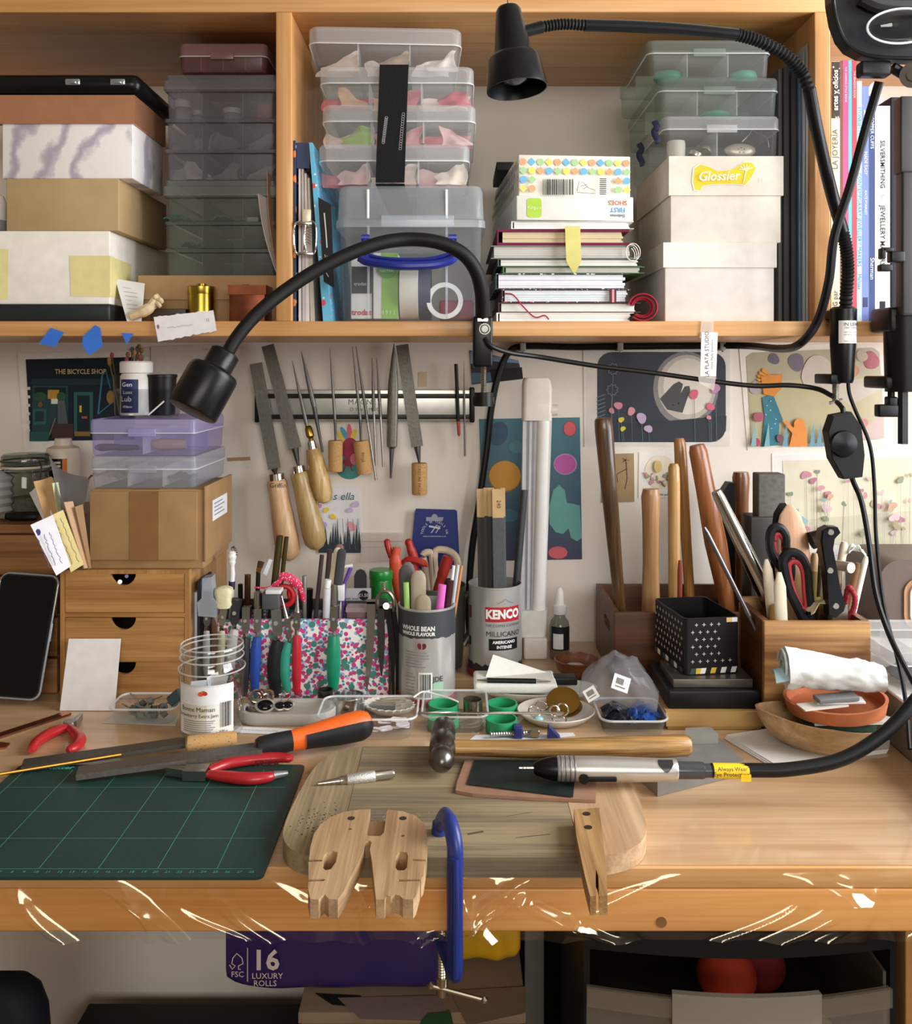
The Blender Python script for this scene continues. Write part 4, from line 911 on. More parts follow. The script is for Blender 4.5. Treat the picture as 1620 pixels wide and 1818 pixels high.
corked('needle file stuck in a speckled cork',(586,617),(595,745),5.5,(596,782),(596,837),13)
corked('needle file stuck in a lettered cork',(626,615),(640,745),5.5,(641,783),(648,841),14,'RIOJA')
for lb,b0,b1,tp in (('needle file crossing the two corks',(632,614),(653,750),(668,853)),('short plain needle file beside the crossing file',(661,635),(664,730),(668,827)),('thin needle file beside the half round file',(669,635),(676,740),(681,829))):
    o=thing('needle_file',lb,'file',at(*tp,FY),group='files on the magnetic rack');s=FY/F
    part('blade',FILESTEEL,o,lambda m: lathe_ab(m,at(*b0,FY),at(*b1,FY),[(0,.0005),(.6,2.6*s),(1,2.9*s)],8))
    part('shank',STEEL,o,lambda m: lathe_ab(m,at(*b1,FY),at(*tp,FY),[(0,2.2*s),(1,2.4*s)],8))
o=thing('half_round_file','leaf shaped half round file without a handle on the rack','file',at(694,848,FY),group='files on the magnetic rack')
part('blade',FILESTEEL,o,lambda m: lathe_ab(m,at(700,610,FY),at(696,793,FY),[(0,.0006),(.12,.0035),(.4,.0078),(.7,.0082),(1,.0078)],16,.5));part('tang',DARKSTEEL,o,lambda m: lathe_ab(m,at(696,793,FY),at(694,849,FY),[(0,.0072),(.06,.0038),(1,.0014)],8))
o=corked('wide flat file stuck in an upright lettered cork',(714,612),(741,793),22,(745,822),(745,878),14,'CORDOBA PAULA','flat',w1=21)
o=thing('marking_pencil','short black pencil with a red tip on the magnetic rack','pencil',at(815,775,FY));s=FY/F
part('barrel',BLACK,o,lambda m: m.cyl(at(810,646,FY),at(814,748,FY),3.2*s,None,10));part('tip',C('#b5473c',.5),o,lambda m: lathe_ab(m,at(814,748,FY),at(815.5,775,FY),[(0,3.2*s),(.85,2.8*s),(1,.6*s)],10))
o=thing('needle_file','very thin needle file next to the red tipped pencil','file',at(826,810,FY),group='files on the magnetic rack')
part('blade',FILESTEEL,o,lambda m: lathe_ab(m,at(824,641,FY),at(826,810,FY),[(0,.0003),(.5,.0016),(1,.0016)],8))
# stickers and cards below the rack
o=thing('bird_sticker','round teal sticker with a crimson bird on the wall behind the corks','sticker',at(621,850,PW))
mb=MB();prism_px(mb,[(621+27*math.cos(g),824+27*math.sin(g)) for g in [2*PI*k/24 for k in range(24)]],PW,.0009);mb.build('disc',C('#3f8a8c',.6),o,0)
a=PArt(621,810,PW)
for x,y,rx,an,c in ((607,775,12,.9,'#e9cf3f'),(612,770,14,1.1,'#4f9fc4'),(621,768,16,1.5,'#e56a7a'),(628,773,12,1.9,'#e9cf3f')): a.ell(x,y,rx,4.5,c,12,an)
a.ell(622,797,15,20,'#a52a4e');a.ell(618,822,10,6,'#8f1f3d',12,.4);a.ell(630,815,8,10,'#d9788a');a.line([(614,826),(610,836)],2,'#8f1f3d');a.line([(622,826),(626,836)],2,'#8f1f3d');a.build(o)
pts=[(568,866),(636,864),(645,980),(563,984)]
o=card('greeting_card','small white card with script and dark grassy flowers under the handles','card',[(567,867),(572,864),(632,864),(637,868),(645,980),(565,984)],C('#e3e2e6',.6))
a=PArt(604,920,PW);rd=random.Random(4)
for k in range(14): x=570+k*5.2;a.poly([(x-3.5,980),(x+rd.uniform(-3,3),925+rd.uniform(-5,22)),(x+3.5,980)],'#2c3640')
a.rect(566,966,644,981,'#2c3640')
for x,y,r_,c in ((625,934,8,'#e29aa8'),(580,905,5,'#e5c944'),(592,917,5,'#e5c944'),(568,898,4,'#d98fb0'),(578,931,4,'#b9a4cf'),(632,895,6,'#c9b6d6'),(622,905,5,'#c9b6d6')): a.blob(x,y,r_,c,x)
for k in range(5): a.line([(600+k*9,920),(602+k*10,975)],.8,'#5b6b72')
a.build(o);text('s ella',.0165,face(at(612,881,PW)) @ Matrix(((1,.25,0,0),(0,1,0,0),(0,0,1,0),(0,0,0,1))),C('#2c5a6c',.6),o,lift=.004)
pts=[(739,903),(809,905),(812,908),(817,1010),(730,1010),(732,960),(737,908)]
o=card('tool_card','navy blue hanging card with a white hammer emblem and peg slot','card',pts,C('#1d2c74',.5),PW-.012,.0009)
a=PArt(772,940,PW-.012);a.poly([(757,918),(766,918),(768,914),(772,912),(776,914),(778,918),(788,918),(786,925),(757,925)],'#9aa0ae')
a.line([(766,946),(776,932),(780,935)],1.6,'#c9cdd8');a.line([(762,934),(782,938)],3.2,'#c9cdd8');a.line([(774,946),(782,934)],1.4,'#c9cdd8');a.build(o,'emblem')
rr=22
for k,ch in enumerate('TOOLS N TOOLS UK'):
    g=PI*(.98-.96*k/15);Mx=face(at(772+rr*math.cos(g),948-rr*math.sin(g),PW-.0125),0) @ rot(rz=g-PI/2)
    if ch != ' ': text(ch,.0052,Mx,C('#d5d8e2',.6),o)
text('www.toolsntoolsuk.co.uk',.0034,face(at(772,952,PW-.0125)),C('#d5d8e2',.6),o)
o=card('zip_bag','clear zip bag on the wall behind the red pliers','bag',[(642,946),(716,946),(719,995),(640,998)],plastic('#efe6df',.35,.2),PW-.006,.0008)
a=PArt(680,965,PW-.006);a.line([(642,961),(717,961)],1.6,'#b9a39c');a.line([(642,971),(717,970)],1.0,'#c9b0a8');a.build(o,'zip_lines')
# harbour photo, abstract poster, moon poster
pts=[(834,622),(921,640),(929,673),(838,683)]
o=card('photo_card','small harbour photograph pinned behind the shelf clamp','photo',pts,C('#3d4a5c',.5));a=PArt(880,652,PW);a.poly([(835,624),(921,640),(923,650),(836,652)],'#7d97b5');a.poly([(836,646),(870,641),(922,645),(925,660),(837,662)],'#33333a');a.poly([(837,662),(925,660),(928,671),(838,680)],'#54788f');a.poly([(870,656),(927,652),(929,672),(874,679)],'#26222a');a.build(o)
pts=[(851,744),(1030,741),(1034,993),(858,996)]
grad,nt,b=_new('poster_ground');b.inputs['Roughness'].default_value=.55
tc=N(nt,'ShaderNodeTexCoord');sp=N(nt,'ShaderNodeSeparateXYZ');nt.links.new(tc.outputs['Object'],sp.inputs[0]);r=N(nt,'ShaderNodeValToRGB');ml=N(nt,'ShaderNodeMath',operation='MULTIPLY');ml.inputs[1].default_value=4.5;nt.links.new(sp.outputs['Z'],ml.inputs[0]);nt.links.new(ml.outputs[0],r.inputs[0])
r.color_ramp.elements[0].color=lin('#3a3b56');r.color_ramp.elements[1].color=lin('#3f7480');nt.links.new(r.outputs[0],b.inputs['Base Color'])
o=card('art_print','tall abstract print of coloured pebbles on blue green','print',pts,grad);a=PArt(942,868,PW)
SH=[(885,770,17,22,'#35506a'),(917,793,14,11,'#4d7d84'),(896,846,30,29,'#6d6a3e'),(897,845,28,27,'#c98f34'),(1012,761,12,14,'#8a4a56'),(1012,761,10.5,12.5,'#d05a60'),(1004,824,21,19,'#a88ab0'),(1004,824,19,17,'#b4559f'),(991,981,17,11,'#cf5d66'),(905,915,16,12,'#3f6a78')]
for k,q in enumerate(SH): a=PArt(942,868,PW,lift=.0004+.0002*(k % 2));a.ell(*q,a=.3 if k==0 else 0);a.build(o,'pebble_shape')
a=PArt(942,868,PW);a.poly([(976,930),(975,900),(983,870),(993,861),(1003,870),(1007,893),(1018,894),(1030,898),(1033,955),(1025,961),(1014,955),(1010,938),(1000,948),(987,945)],'#63a39b');a.build(o,'pebble_shape')
pts=[(1036,612),(1298,612),(1298,793),(1038,794)]
def sleeve(o,pts,dy=.0022):
    mb=MB();prism_px(mb,pts,PW-dy-.002,.0003);mb.build('plastic_sleeve',glass('#fdfdfd',1.22,.10),o,0)
o=card('art_print','moonlit meadow print of a small grey rabbit in a clear sleeve','print',pts,C('#e6e0d8',.7),PW,.0012)
a=PArt(1167,702,PW);a.poly([(p[0]+1175,705-p[1]) for p in rrect(228,160,26)],'#2f3644')
a.ell(1218,690,58,66,'#8a8788',28);a.ell(1220,688,52,58,'#c9c1b6',28);a.ell(1222,686,44,50,'#e6dfd2',28)
a.poly([(1172,708),(1196,682),(1206,677),(1213,682),(1209,698),(1216,686),(1224,685),(1226,692),(1219,712),(1212,733),(1185,727)],'#4c4a4c');a.ell(1205,716,1.6,2,'#1a1a1c',8);a.ell(1195,719,1.2,1.4,'#1a1a1c',8)
a.poly([(1062,745),(1130,752),(1290,738),(1289,765),(1270,784),(1080,784),(1062,770)],'#252d38')
for x,y,r_,c in ((1098,720,7,'#e291a4'),(1121,730,7,'#e8a0ae'),(1086,729,5,'#d98fa0'),(1103,745,5,'#e5d14a'),(1106,761,4.5,'#e5d14a'),(1139,742,9,'#c9b0d0'),(1151,761,7,'#c4add0'),(1232,700,8,'#e36a86'),(1261,722,7,'#e36a86'),(1270,690,8,'#c98fb8'),(1258,741,4,'#d98a98')): a.line([(x,y),(x+2,784)],.8,'#5d7a78');a.blob(x,y,r_,c,x,.2)
for cx,cy,rr in ((1087,692,11),(1088,655,11)):
    for e in range(9): g=2*PI*e/9;a.line([(cx+rr*math.cos(g)*.7,cy+rr*math.sin(g)*.7),(cx+rr*math.cos(g+.35),cy+rr*math.sin(g+.35)),(cx+rr*math.cos(g+.7)*.7,cy+rr*math.sin(g+.7)*.7)],.9,'#8d9298')
    a.line([(cx,cy+rr),(cx-3,cy+70)],.7,'#7d8288')
for e in range(8): a.line([(1058,706+e*7),(1074,700+e*7)],1.1,'#76868c')
a.build(o);sleeve(o,[(1040,614),(1296,614),(1296,792),(1041,792)])
pts=[(1313,618),(1568,606),(1585,790),(1328,800)]
o=card('art_print','ochre garden print of a teal robed figure with orange hair','print',pts,C('#efe9de',.7),PW,.0012)
a=PArt(1448,702,PW);a.poly([(1325,634),(1336,626),(1550,617),(1562,625),(1570,770),(1562,780),(1345,793),(1334,786)],'#b5ad92');a.poly([(1330,680),(1566,664),(1570,770),(1340,790)],'#bfb690')
a.poly([(1450,680),(1566,668),(1566,690),(1510,720)],'#c9c0b4');a.poly([(1500,782),(1570,735),(1570,778)],'#cdb3ac')
for x,y,r_,c in ((1374,637,10,'#6a6272'),(1414,643,15,'#726a78'),(1547,640,15,'#a62a44'),(1450,660,28,'#cbbfb2'),(1343,688,12,'#b3a6ac'),(1510,660,14,'#c98a6a'),(1530,632,10,'#b9a890')): a.blob(x,y,r_,c,x,.15);a.blob(x-r_*.2,y-r_*.1,r_*.55,c,x+5,.3)
a.poly([(1353,706),(1372,700),(1384,730),(1382,790),(1352,793),(1357,740)],'#2f7f92');a.poly([(1362,706),(1374,706),(1390,746),(1382,752)],'#2a7488')
for k in range(10): g=2.2+k*.32;a.poly([(1372,672),(1372+30*math.cos(g),672-24*math.sin(g)*1.0),(1372+26*math.cos(g+.25),672-20*math.sin(g+.25))],'#e39a2c')
a.poly([(1350,668),(1388,664),(1386,690),(1374,704),(1355,700)],'#dc8a2a')
for k in range(8): a.ell(1360+rd.uniform(-3,18),712+k*8,1,1,'#dce9ea',6)
a.poly([(1400,792),(1408,756),(1422,748),(1430,760),(1432,792)],'#df8a35');a.poly([(1388,748),(1394,746),(1412,764),(1406,770)],'#df8a35');a.ell(1418,752,10,9,'#df8a35')
for x,y,r_,c in ((1346,740,9,'#a8526a'),(1384,778,7,'#7a4a56'),(1340,785,8,'#b33a56'),(1533,750,7,'#c98a90')): a.blob(x,y,r_,c,x,.1)
for x in (1392,1440,1452,1464,1360,1336): a.poly([(x-5,792),(x+3,750),(x+5,792)],('#6a9ab0','#7fb0b8','#8a8fae')[x % 3])
a.build(o);sleeve(o,[(1316,620),(1566,609),(1582,788),(1330,797)])
pts=[(1371,805),(1640,800),(1640,985),(1374,985)]
o=card('art_print','pale cream print of blue and pink meadow flowers in a glossy sleeve','print',pts,C('#f1efec',.6),PW,.0012)
a=PArt(1505,892,PW);a.poly([(1390,818),(1640,812),(1640,966),(1404,968),(1392,950)],'#e4dfc8');rd=random.Random(8)
a.poly([(1395,925),(1640,905),(1640,966),(1404,968)],'#d5d0b8')
for k in range(42): x,y=rd.uniform(1400,1618),rd.uniform(835,955);a.blob(x,y,rd.uniform(3,8),rd.choice(['#8fb8c4','#b5788f','#a89a78','#c9a48a','#7fa8b0','#d5b8bc','#8a9a80','#c98f9f']),k,.4);a.line([(x,y),(x+rd.uniform(-4,4),964)],.7,'#9aa08a')
a.build(o);sleeve(o,[(1375,808),(1640,803),(1640,983),(1377,983)])
o=card('greeting_card','small kraft card with a line drawn flower behind the mallet handles','card',[(1070,806),(1126,805),(1127,891),(1068,893)],C('#a58d68',.75))
a=PArt(1098,848,PW);a.line([(1112,820),(1113,835),(1114,850),(1110,868)],1,'#2c241c');a.line([(1114,832),(1095,842),(1092,830)],1,'#2c241c');a.line([(1095,842),(1097,856)],1,'#2c241c')
for g in range(5): a.line([(1111,817),(1111+7*math.cos(g*1.26),817+6*math.sin(g*1.26)),(1111,817)],.9,'#2c241c')
a.build(o,'line_drawing')
o=card('greeting_card','white card with a round flower vignette behind the mallet handles','card',[(1135,803),(1208,800),(1210,884),(1134,884)],C('#ece8e2',.7));a=PArt(1170,842,PW);rd=random.Random(6);a.ell(1173,838,28,30,'#e6dcc6')
for k in range(26): g,q=rd.uniform(0,6.3),rd.uniform(12,30);a.blob(1172+q*math.cos(g),842+q*.9*abs(math.sin(g))-4,rd.uniform(2,4.5),rd.choice(['#c98f98','#d9c08a','#8f9a7a','#b5a498','#e2c9c4']),k)
a.ell(1168,828,7,11,'#d5b878');a.build(o);text('Thank you',.0055,face(at(1176,878,PW)),INK,o)
# hanging name tag
TY=SY-.002
o=thing('name_tag','white studio name tag hanging from the shelf edge on clear tape','tag',at(1260,670,TY))
part('card',C('#f2f1ee',.6),o,lambda m: prism_px(m,[(1246,590),(1275,590),(1272,668),(1244,668)],TY-.0008,.0006),0)
part('clear_tape',plastic('#f4efe6',.25,.15),o,lambda m: prism_px(m,[(1246,566),(1268,566),(1267,600),(1243,600)],TY-.0002,.0002),0);part('clear_tape',plastic('#f4efe6',.25,.15),o,lambda m: prism_px(m,[(1240,668),(1272,668),(1268,694),(1242,680)],TY+.0002,.0002),0)
Mt=frame(at(1256,629,TY-.001),(0,0,1),(-1,0,0));text('LA PLATA STUDIO',.0068,Mt,C('#4a4a50',.6),o);text('Hand Made Jewellery',.0042,frame(at(1265,629,TY-.001),(0,0,1),(-1,0,0)),C('#77777d',.6),o)

# ================================================================== lamps and cables
o=thing('gooseneck_lamp','black gooseneck lamp clamped to the middle of the shelf, head hanging left','lamp',at(858,600,1.115))
LY=1.108
part('clamp_bracket',C('#0c0d0f',.35),o,lambda m: [m.box(xp(840,LY),xp(875,LY),LY-.004,1.127,zp(652,LY),zp(562,LY),.003),m.box(xp(842,LY),xp(873,LY),1.127,1.16,SZ+.0005,SZ+.006,.001),m.box(xp(842,LY),xp(873,LY),1.127,1.165,zp(652,LY),zp(640,LY),.001)])
part('lock_button',C('#a9a8a4',.35,.9),o,lambda m: [m.cyl(at(861,584,LY-.004),at(861,584,LY-.007),.0072,.0068,22),m.cyl(at(861,584,LY-.007),at(861,584,LY-.008),.0035,None,16)])
part('button_ring',BLACK,o,lambda m: m.tube([at(861,584,LY-.0071)+Vector((.0048*math.cos(g),0,.0048*math.sin(g))) for g in [2*PI*k/20 for k in range(20)]],.0006,6,closed=True))
part('collar_nut',CHROME,o,lambda m: m.cyl(at(857,571,LY+.004),at(857,566,LY+.004),.0115,None,6))
part('clamp_screw',C('#b9b8b2',.3,1),o,lambda m: m.tube([at(859,640+k*1.6,1.128) for k in range(38)],[.0036 if k % 2 else .0030 for k in range(38)],10))
part('thumb_knob',BLACK,o,lambda m: [m.cyl(at(859,697,1.128),at(859,721,1.128),.0115,None,18),m.box(xp(840,1.128),xp(878,1.128),1.124,1.132,zp(720,1.128),zp(703,1.128),.002)])
NK=[(857,570,1.112),(857,545,1.105),(855,515,1.095),(846,482,1.085),(826,454,1.078),(796,436,1.072),(762,427,1.068),(722,425,1.065),(682,430,1.055),(640,443,1.045),(598,461,1.035),(555,484,1.025),(515,510,1.015),(478,538,1.005),(446,568,.997),(420,600,.99),(403,628,.985)]
part('gooseneck',C('#090a0b',.55),o,lambda m: m.tube(smooth_path([at(*p) for p in NK],6),[.0088-.0016*k/96 for k in range(97)],16))
part('lamp_head',SATIN,o,lambda m: [lathe_ab(m,at(402,622,.985),at(340,732,.962),[(0,.008),(.02,.0135),(.05,.0165),(.28,.0165),(.30,.0175),(.33,.025),(.36,.0268),(.42,.0272),(.96,.0272),(.99,.0262),(1,.024)],40)])
# conical lamp
o=thing('gooseneck_lamp','black lamp with a conical shade on a long jointed gooseneck','lamp',at(1500,600,1.105))
A,B=at(918,162,.975),at(902.5,14,.975);s=.975/F;ax=(B-A)
mb=MB();n=40;prof=[(.30,10*s),(.30,44*s),(.0,52*s),(0,54*s),(.02,54*s),(.36,46.5*s),(.40,43*s),(.43,35*s),(.46,33.5*s),(.9,23.5*s),(.96,22.5*s),(1,19*s)]
dirv=(A-B).normalized();tiltM=None
# the open end leans a little towards the room
A2=A+Vector((0,-.006,0));lathe_ab(mb,A2,B,prof,40);mb.build('lamp_shade',SATIN,o)
part('finial',CHROME,o,lambda m: [m.cyl(at(902.5,16,.975),at(902,11,.975),.0045,None,14),m.cyl(at(902,12,.975),at(902,-6,.975),.0012,None,8)])
part('bulb',C('#4a4b50',.2),o,lambda m: lathe_ab(m,at(917,150,.974),at(912,110,.974),[(0,.004),(.15,.012),(.5,.016),(1,.009)],18))
def ribbed(m,pts,r,step=.0035):
    P=smooth_path(pts,14);out=[P[0]];acc=0
    for k in range(1,len(P)):
        acc+=(P[k]-P[k-1]).length
        if acc>step/2: out.append(P[k]);acc=0
    m.tube(out,[r*(1.1 if k % 2 else .88) for k in range(len(out))],12)
part('shade_joint',SATIN,o,lambda m: [m.cyl(at(930,56,.975),at(962,48,.98),.0062,.0068,14)])
part('gooseneck',RUBBER,o,lambda m: ribbed(m,[at(960,48,.98),at(1000,43,.985),at(1042,45,.99)],.0056))
part('arm',SATIN,o,lambda m: m.tube(smooth_path([at(1038,45,.99),at(1120,47,1.0),at(1210,52,1.01),at(1312,62,1.02)],6),.0064,14))
part('gooseneck',RUBBER,o,lambda m: ribbed(m,[at(1308,61,1.02),at(1350,73,1.025),at(1395,98,1.035),at(1425,130,1.045),at(1438,162,1.05)],.0068))
part('arm',SATIN,o,lambda m: m.tube(smooth_path([at(1437,157,1.05),at(1452,235,1.06),at(1474,330,1.075),at(1497,412,1.085)],6),.0072,14))
part('gooseneck',RUBBER,o,lambda m: ribbed(m,[at(1494,402,1.085),at(1503,440,1.09),at(1506,480,1.095),at(1503,525,1.1),at(1502,552,1.103)],.0072))
part('clamp_bracket',C('#0c0d0f',.35),o,lambda m: [lathe_ab(m,at(1498,545,LY),at(1497,680,LY),[(0,.012),(.03,.0155),(.5,.0150),(.95,.0125),(1,.011)],24),m.box(xp(1480,LY),xp(1516,LY),1.1265,1.16,SZ+.0005,SZ+.006,.001),m.box(xp(1476,LY),xp(1520,LY),1.105,1.128,zp(566,LY),zp(550,LY),.002),m.box(xp(1470,LY),xp(1490,LY),1.1,1.15,zp(682,LY),zp(664,LY),.002)])
part('clamp_screw',C('#c9c6bd',.3,1),o,lambda m: [m.tube([at(1484,676+k*1.2,1.115) for k in range(30)],[.0042 if k % 2 else .0036 for k in range(30)],10),m.cyl(at(1474,716,1.113),at(1496,710,1.113),.0022,None,8)])
mb=MB();bc=at(1498,590,LY);R=.0154
mb.sheet(lambda u,v: (bc.x+R*math.sin(-.75+1.55*u),bc.y-R*math.cos(-.75+1.55*u)-.0004,zp(570+v*40,LY)),10,1);mb.build('label',C('#e4e1dc',.5),o)
for body,sz,py,cl in (('JOHN LEWIS',.0056,577,INK),('& PARTNERS',.0032,583,GREYINK),('Halogen clamp lamp',.0026,590,GREYINK),('220-240V 50Hz 35W max',.0024,595,GREYINK),('Made in China',.0024,606,GREYINK)):
    text(body,sz,face((bc.x+.0012,bc.y-R,zp(py,LY))),cl,o,bend=R,lift=.0008)
mb=MB()
# magnifier lamp at the right edge
o=thing('magnifier_lamp','black magnifying lamp with a clear lens on an upright clamp stand','lamp',at(1600,560,1.07))
HY=1.0
hd=[(1478,-40),(1480,0),(1486,35),(1497,65),(1512,84),(1535,96),(1565,101),(1605,103),(1660,103),(1660,-40)]
part('lamp_head',C('#0d0e10',.45),o,lambda m: prism_px(m,hd,HY,.022),0)
part('head_rim',C('#0e0f11',.35),o,lambda m: m.tube(smooth_path([at(p[0],p[1],HY) for p in hd[:9]],4),.0022,8))
part('tube_cover',C('#2c2c2c',.4),o,lambda m: m.tube(smooth_path([at(1532,-5,HY-.006),at(1560,8,HY-.006),at(1610,12,HY-.006),at(1660,10,HY-.006)],4),.009,10))
ln=[(1546+1.0*0,48)]
part('lens',glass('#dfe4ea',1.7,.02),o,lambda m: m.loft([[(x,y,z) for x,y in ell(a_,b_,30)] for a_,b_,z in ((.036,.0168,-.002),(.0365,.0172,0),(.033,.0150,.004),(.018,.008,.007),(.002,.001,.0078))],True,True,True,frame(at(1602,46,HY-.014),(1,0,.06),(0,-.15,1))),60)
part('lens_rim',plastic('#ffffff',.75,.1),o,lambda m: m.tube([frame(at(1602,46,HY-.014),(1,0,.06),(0,-.15,1)) @ Vector((x,y,0)) for x,y in ell(.0372,.0178,36)],.0012,8,closed=True))
part('head_hinge',C('#1c1d1f',.35),o,lambda m: [m.box(xp(1533,HY),xp(1588,HY),HY+.004,HY+.02,zp(131,HY),zp(104,HY),.003),m.cyl(at(1585,120,HY+.01),at(1610,135,HY+.012),.006,None,10)])
part('hinge_knob',STEEL,o,lambda m: [m.cyl(at(1622,133,HY-.006),at(1622,133,HY+.012),.0135,None,24),m.cyl(at(1622,133,HY-.009),at(1622,133,HY-.006),.006,None,16)])
UY=1.06
part('upright',C('#2e2c2b',.5),o,lambda m: [m.box(xp(1600,UY),xp(1640,UY),UY,UY+.02,zp(305,UY),zp(170,UY),.002),m.box(xp(1604,UY),xp(1640,UY),UY+.002,UY+.02,zp(560,UY),zp(300,UY),.003)])
part('cable_hook',BLACK,o,lambda m: [m.box(xp(1580,UY),xp(1606,UY),UY-.004,UY+.008,zp(466,UY),zp(446,UY),.002),m.box(xp(1564,UY),xp(1584,UY),UY-.006,UY+.004,zp(448,UY),zp(440,UY),.0015),m.box(xp(1560,UY),xp(1582,UY),UY-.006,UY+.004,zp(482,UY),zp(470,UY),.0015),m.box(xp(1562,UY),xp(1570,UY),UY-.006,UY+.004,zp(460,UY),zp(441,UY),.001)])
part('clamp_body',C('#0d0e10',.4),o,lambda m: [m.cyl(at(1606,695,1.09),at(1604,560,1.09),.021,.022,26),m.box(xp(1570,1.09),xp(1640,1.09),1.075,1.127,zp(590,1.09),zp(546,1.09),.004),m.box(xp(1566,1.09),xp(1610,1.09),1.08,1.14,zp(690,1.09),zp(668,1.09),.003),m.box(xp(1600,1.09),xp(1630,1.09),1.1275,1.17,SZ+.0005,SZ+.007,.001)])
part('post',C('#3a3c3e',.35,.6),o,lambda m: m.cyl(at(1604,690,1.085),at(1604,788,1.085),.0062,None,6))
part('thumb_screw',BLACK,o,lambda m: [m.cyl(at(1583,690,1.09),at(1583,715,1.09),.004,None,10),m.box(xp(1556,1.09),xp(1592,1.09),1.082,1.096,zp(740,1.09),zp(718,1.09),.002),m.box(xp(1574,1.09),xp(1590,1.09),1.082,1.096,zp(722,1.09),zp(704,1.09),.002)])
# cables
CB=C('#0a0b0d',.4)
def cable(label,pts,r,name='power_cable',mat=CB,smooth=8):
    o=thing(name,label,'cable',at(*pts[0]));part('cable',mat,o,lambda m: m.tube(smooth_path([at(*p) for p in pts],smooth),r,10));return o
o=cable('thick black cable running along the wall and up to the magnifier lamp',[(836,1142,1.405),(832,1080,1.41),(838,980,1.412),(850,900,1.414),(864,800,1.414),(872,730,1.414),(884,670,1.414),(902,628,1.414),(930,615,1.414),(1020,616,1.414),(1100,615,1.414),(1245,614,1.414),(1330,614,1.38),(1385,619,1.22),(1420,611,1.112),(1452,570,1.092),(1472,500,1.075),(1482,420,1.065),(1510,330,1.055),(1540,220,1.045),(1562,145,1.03)],.0052)
for a_,b_ in ((929,617),(1102,616),(1284,615)):
    part('cable_clip',C('#9a9a94',.5),o,lambda m: [m.box(xp(a_-5,1.405),xp(a_+5,1.405),1.404,WALL-.0005,zp(b_+7,1.405),zp(b_-8,1.405),.001),m.cyl(at(a_,b_+4,1.407),at(a_,b_+10,1.407),.0018,None,8)])
cable('thin black cable looping from the middle lamp clamp across the prints',[(861,600,1.10),(872,614,1.098),(905,626,1.11),(960,634,1.13),(1060,650,1.14),(1160,662,1.145),(1260,676,1.145),(1340,685,1.14),(1400,684,1.13),(1450,690,1.12),(1480,704,1.10)],.003)
o=thing('dimmer_switch','black inline dimmer with a round dial hanging on its cable','dimmer',at(1503,850,1.08))
dp=[(1480,737),(1512,731),(1530,757),(1536,808),(1532,847),(1499,851),(1478,815),(1470,766)]
part('case',C('#0d0e10',.5),o,lambda m: [prism_px(m,dp,1.075,.016),prism_px(m,[(1503+(x-1503)*.93,791+(y-791)*.95) for x,y in dp],1.0735,.002)],0)
part('dial',SATIN,o,lambda m: m.lathe([(.0155,0),(.0158,.001),(.0148,.004),(.004,.006),(.001,.0062)],Matrix.Translation(at(1498,788,1.0734)) @ rot(PI/2,0,0),30))
cable('black cable feeding down from the conical lamp past the dimmer',[(1506,676,1.10),(1509,700,1.095),(1520,730,1.09),(1545,790,1.08),(1553,860,1.075),(1556,950,1.06),(1566,1050,1.04),(1578,1110,1.02),(1592,1160,.99),(1608,1240,.96),(1616,1330,.92)],.0022)
cable('black cable running through the dimmer down to the bench end',[(1487,714,1.105),(1494,722,1.09),(1498,734,1.083),(1502,800,1.083),(1514,850,1.083),(1530,890,1.066),(1543,960,1.05),(1555,1050,1.025),(1575,1115,1.0),(1600,1170,.965),(1630,1225,.935)],.003)

# ================================================================== left of the wall: drawers, boxes, jars
BAM=wood('#b98a52','#8c5f30',0,.4,.15,1.6,.8);BAMV=wood('#b98a52','#8f6232',2,.4,.15,1.6,.8)
CY=1.17
x0,x1=xp(107,CY),xp(336,CY);zt=zp(1012,CY);yb=1.362
o=thing('drawer_cabinet','small bamboo cabinet with three drawers under the cardboard box','cabinet',((x0+x1)/2,(CY+yb)/2,TOP))
t=.006
part('carcass',BAMV,o,lambda m: [m.box(x0,x0+t,CY,yb,TOP,zt),m.box(x1-t,x1,CY,yb,TOP,zt),m.box(x0+t,x1-t,CY,yb,zt-.005,zt),m.box(x0+t,x1-t,CY,yb,TOP,TOP+.004),m.box(x0+t,x1-t,yb-.004,yb,TOP,zt)],0)
zs3=[(zp(1246,CY)+.0005,zp(1175,CY)),(zp(1168,CY),zp(1096,CY)),(zp(1088,CY),zp(1017,CY))]
for zr in (zp(1171.5,CY),zp(1092,CY)): part('rail',BAM,o,lambda m: m.box(x0+t,x1-t,CY,CY+.02,zr-.0026,zr+.0026),0)
for za_,zb_ in zs3:
    xa,xb=x0+t+.0006,x1-t-.0006;cx=(xa+xb)/2-.002;rr=.0155;za_=max(za_,TOP+.0045)
    pl=[(xa,za_+.0004),(xb,za_+.0004),(xb,zb_-.0006)]+[(cx+rr*1.05*math.cos(-g),zb_-.0006+rr*math.sin(-g)) for g in [PI*k/12 for k in range(13)]]+[(xa,zb_-.0006)]
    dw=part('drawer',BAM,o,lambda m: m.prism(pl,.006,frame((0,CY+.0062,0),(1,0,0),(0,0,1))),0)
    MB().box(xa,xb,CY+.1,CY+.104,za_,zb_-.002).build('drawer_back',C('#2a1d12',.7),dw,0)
o=thing('pen','silver and blue pen ends poking out of the top drawer notch','pen',at(215,1030,CY));part('barrel',STEEL,o,lambda m: m.cyl(at(213,1033,CY+.004),at(216,1028,CY+.06),.0028,None,10));part('cap',C('#2438a0',.3),o,lambda m: m.cyl(at(225,1023,CY+.014),at(226,1022,CY+.06),.0024,None,10))
LYF=1.2;DKW=wood('#9a6b3e','#6f4624',0,.45,.1,1.2,.9)
x0,x1=-.74,xp(104,LYF);zt=zp(931,LYF)
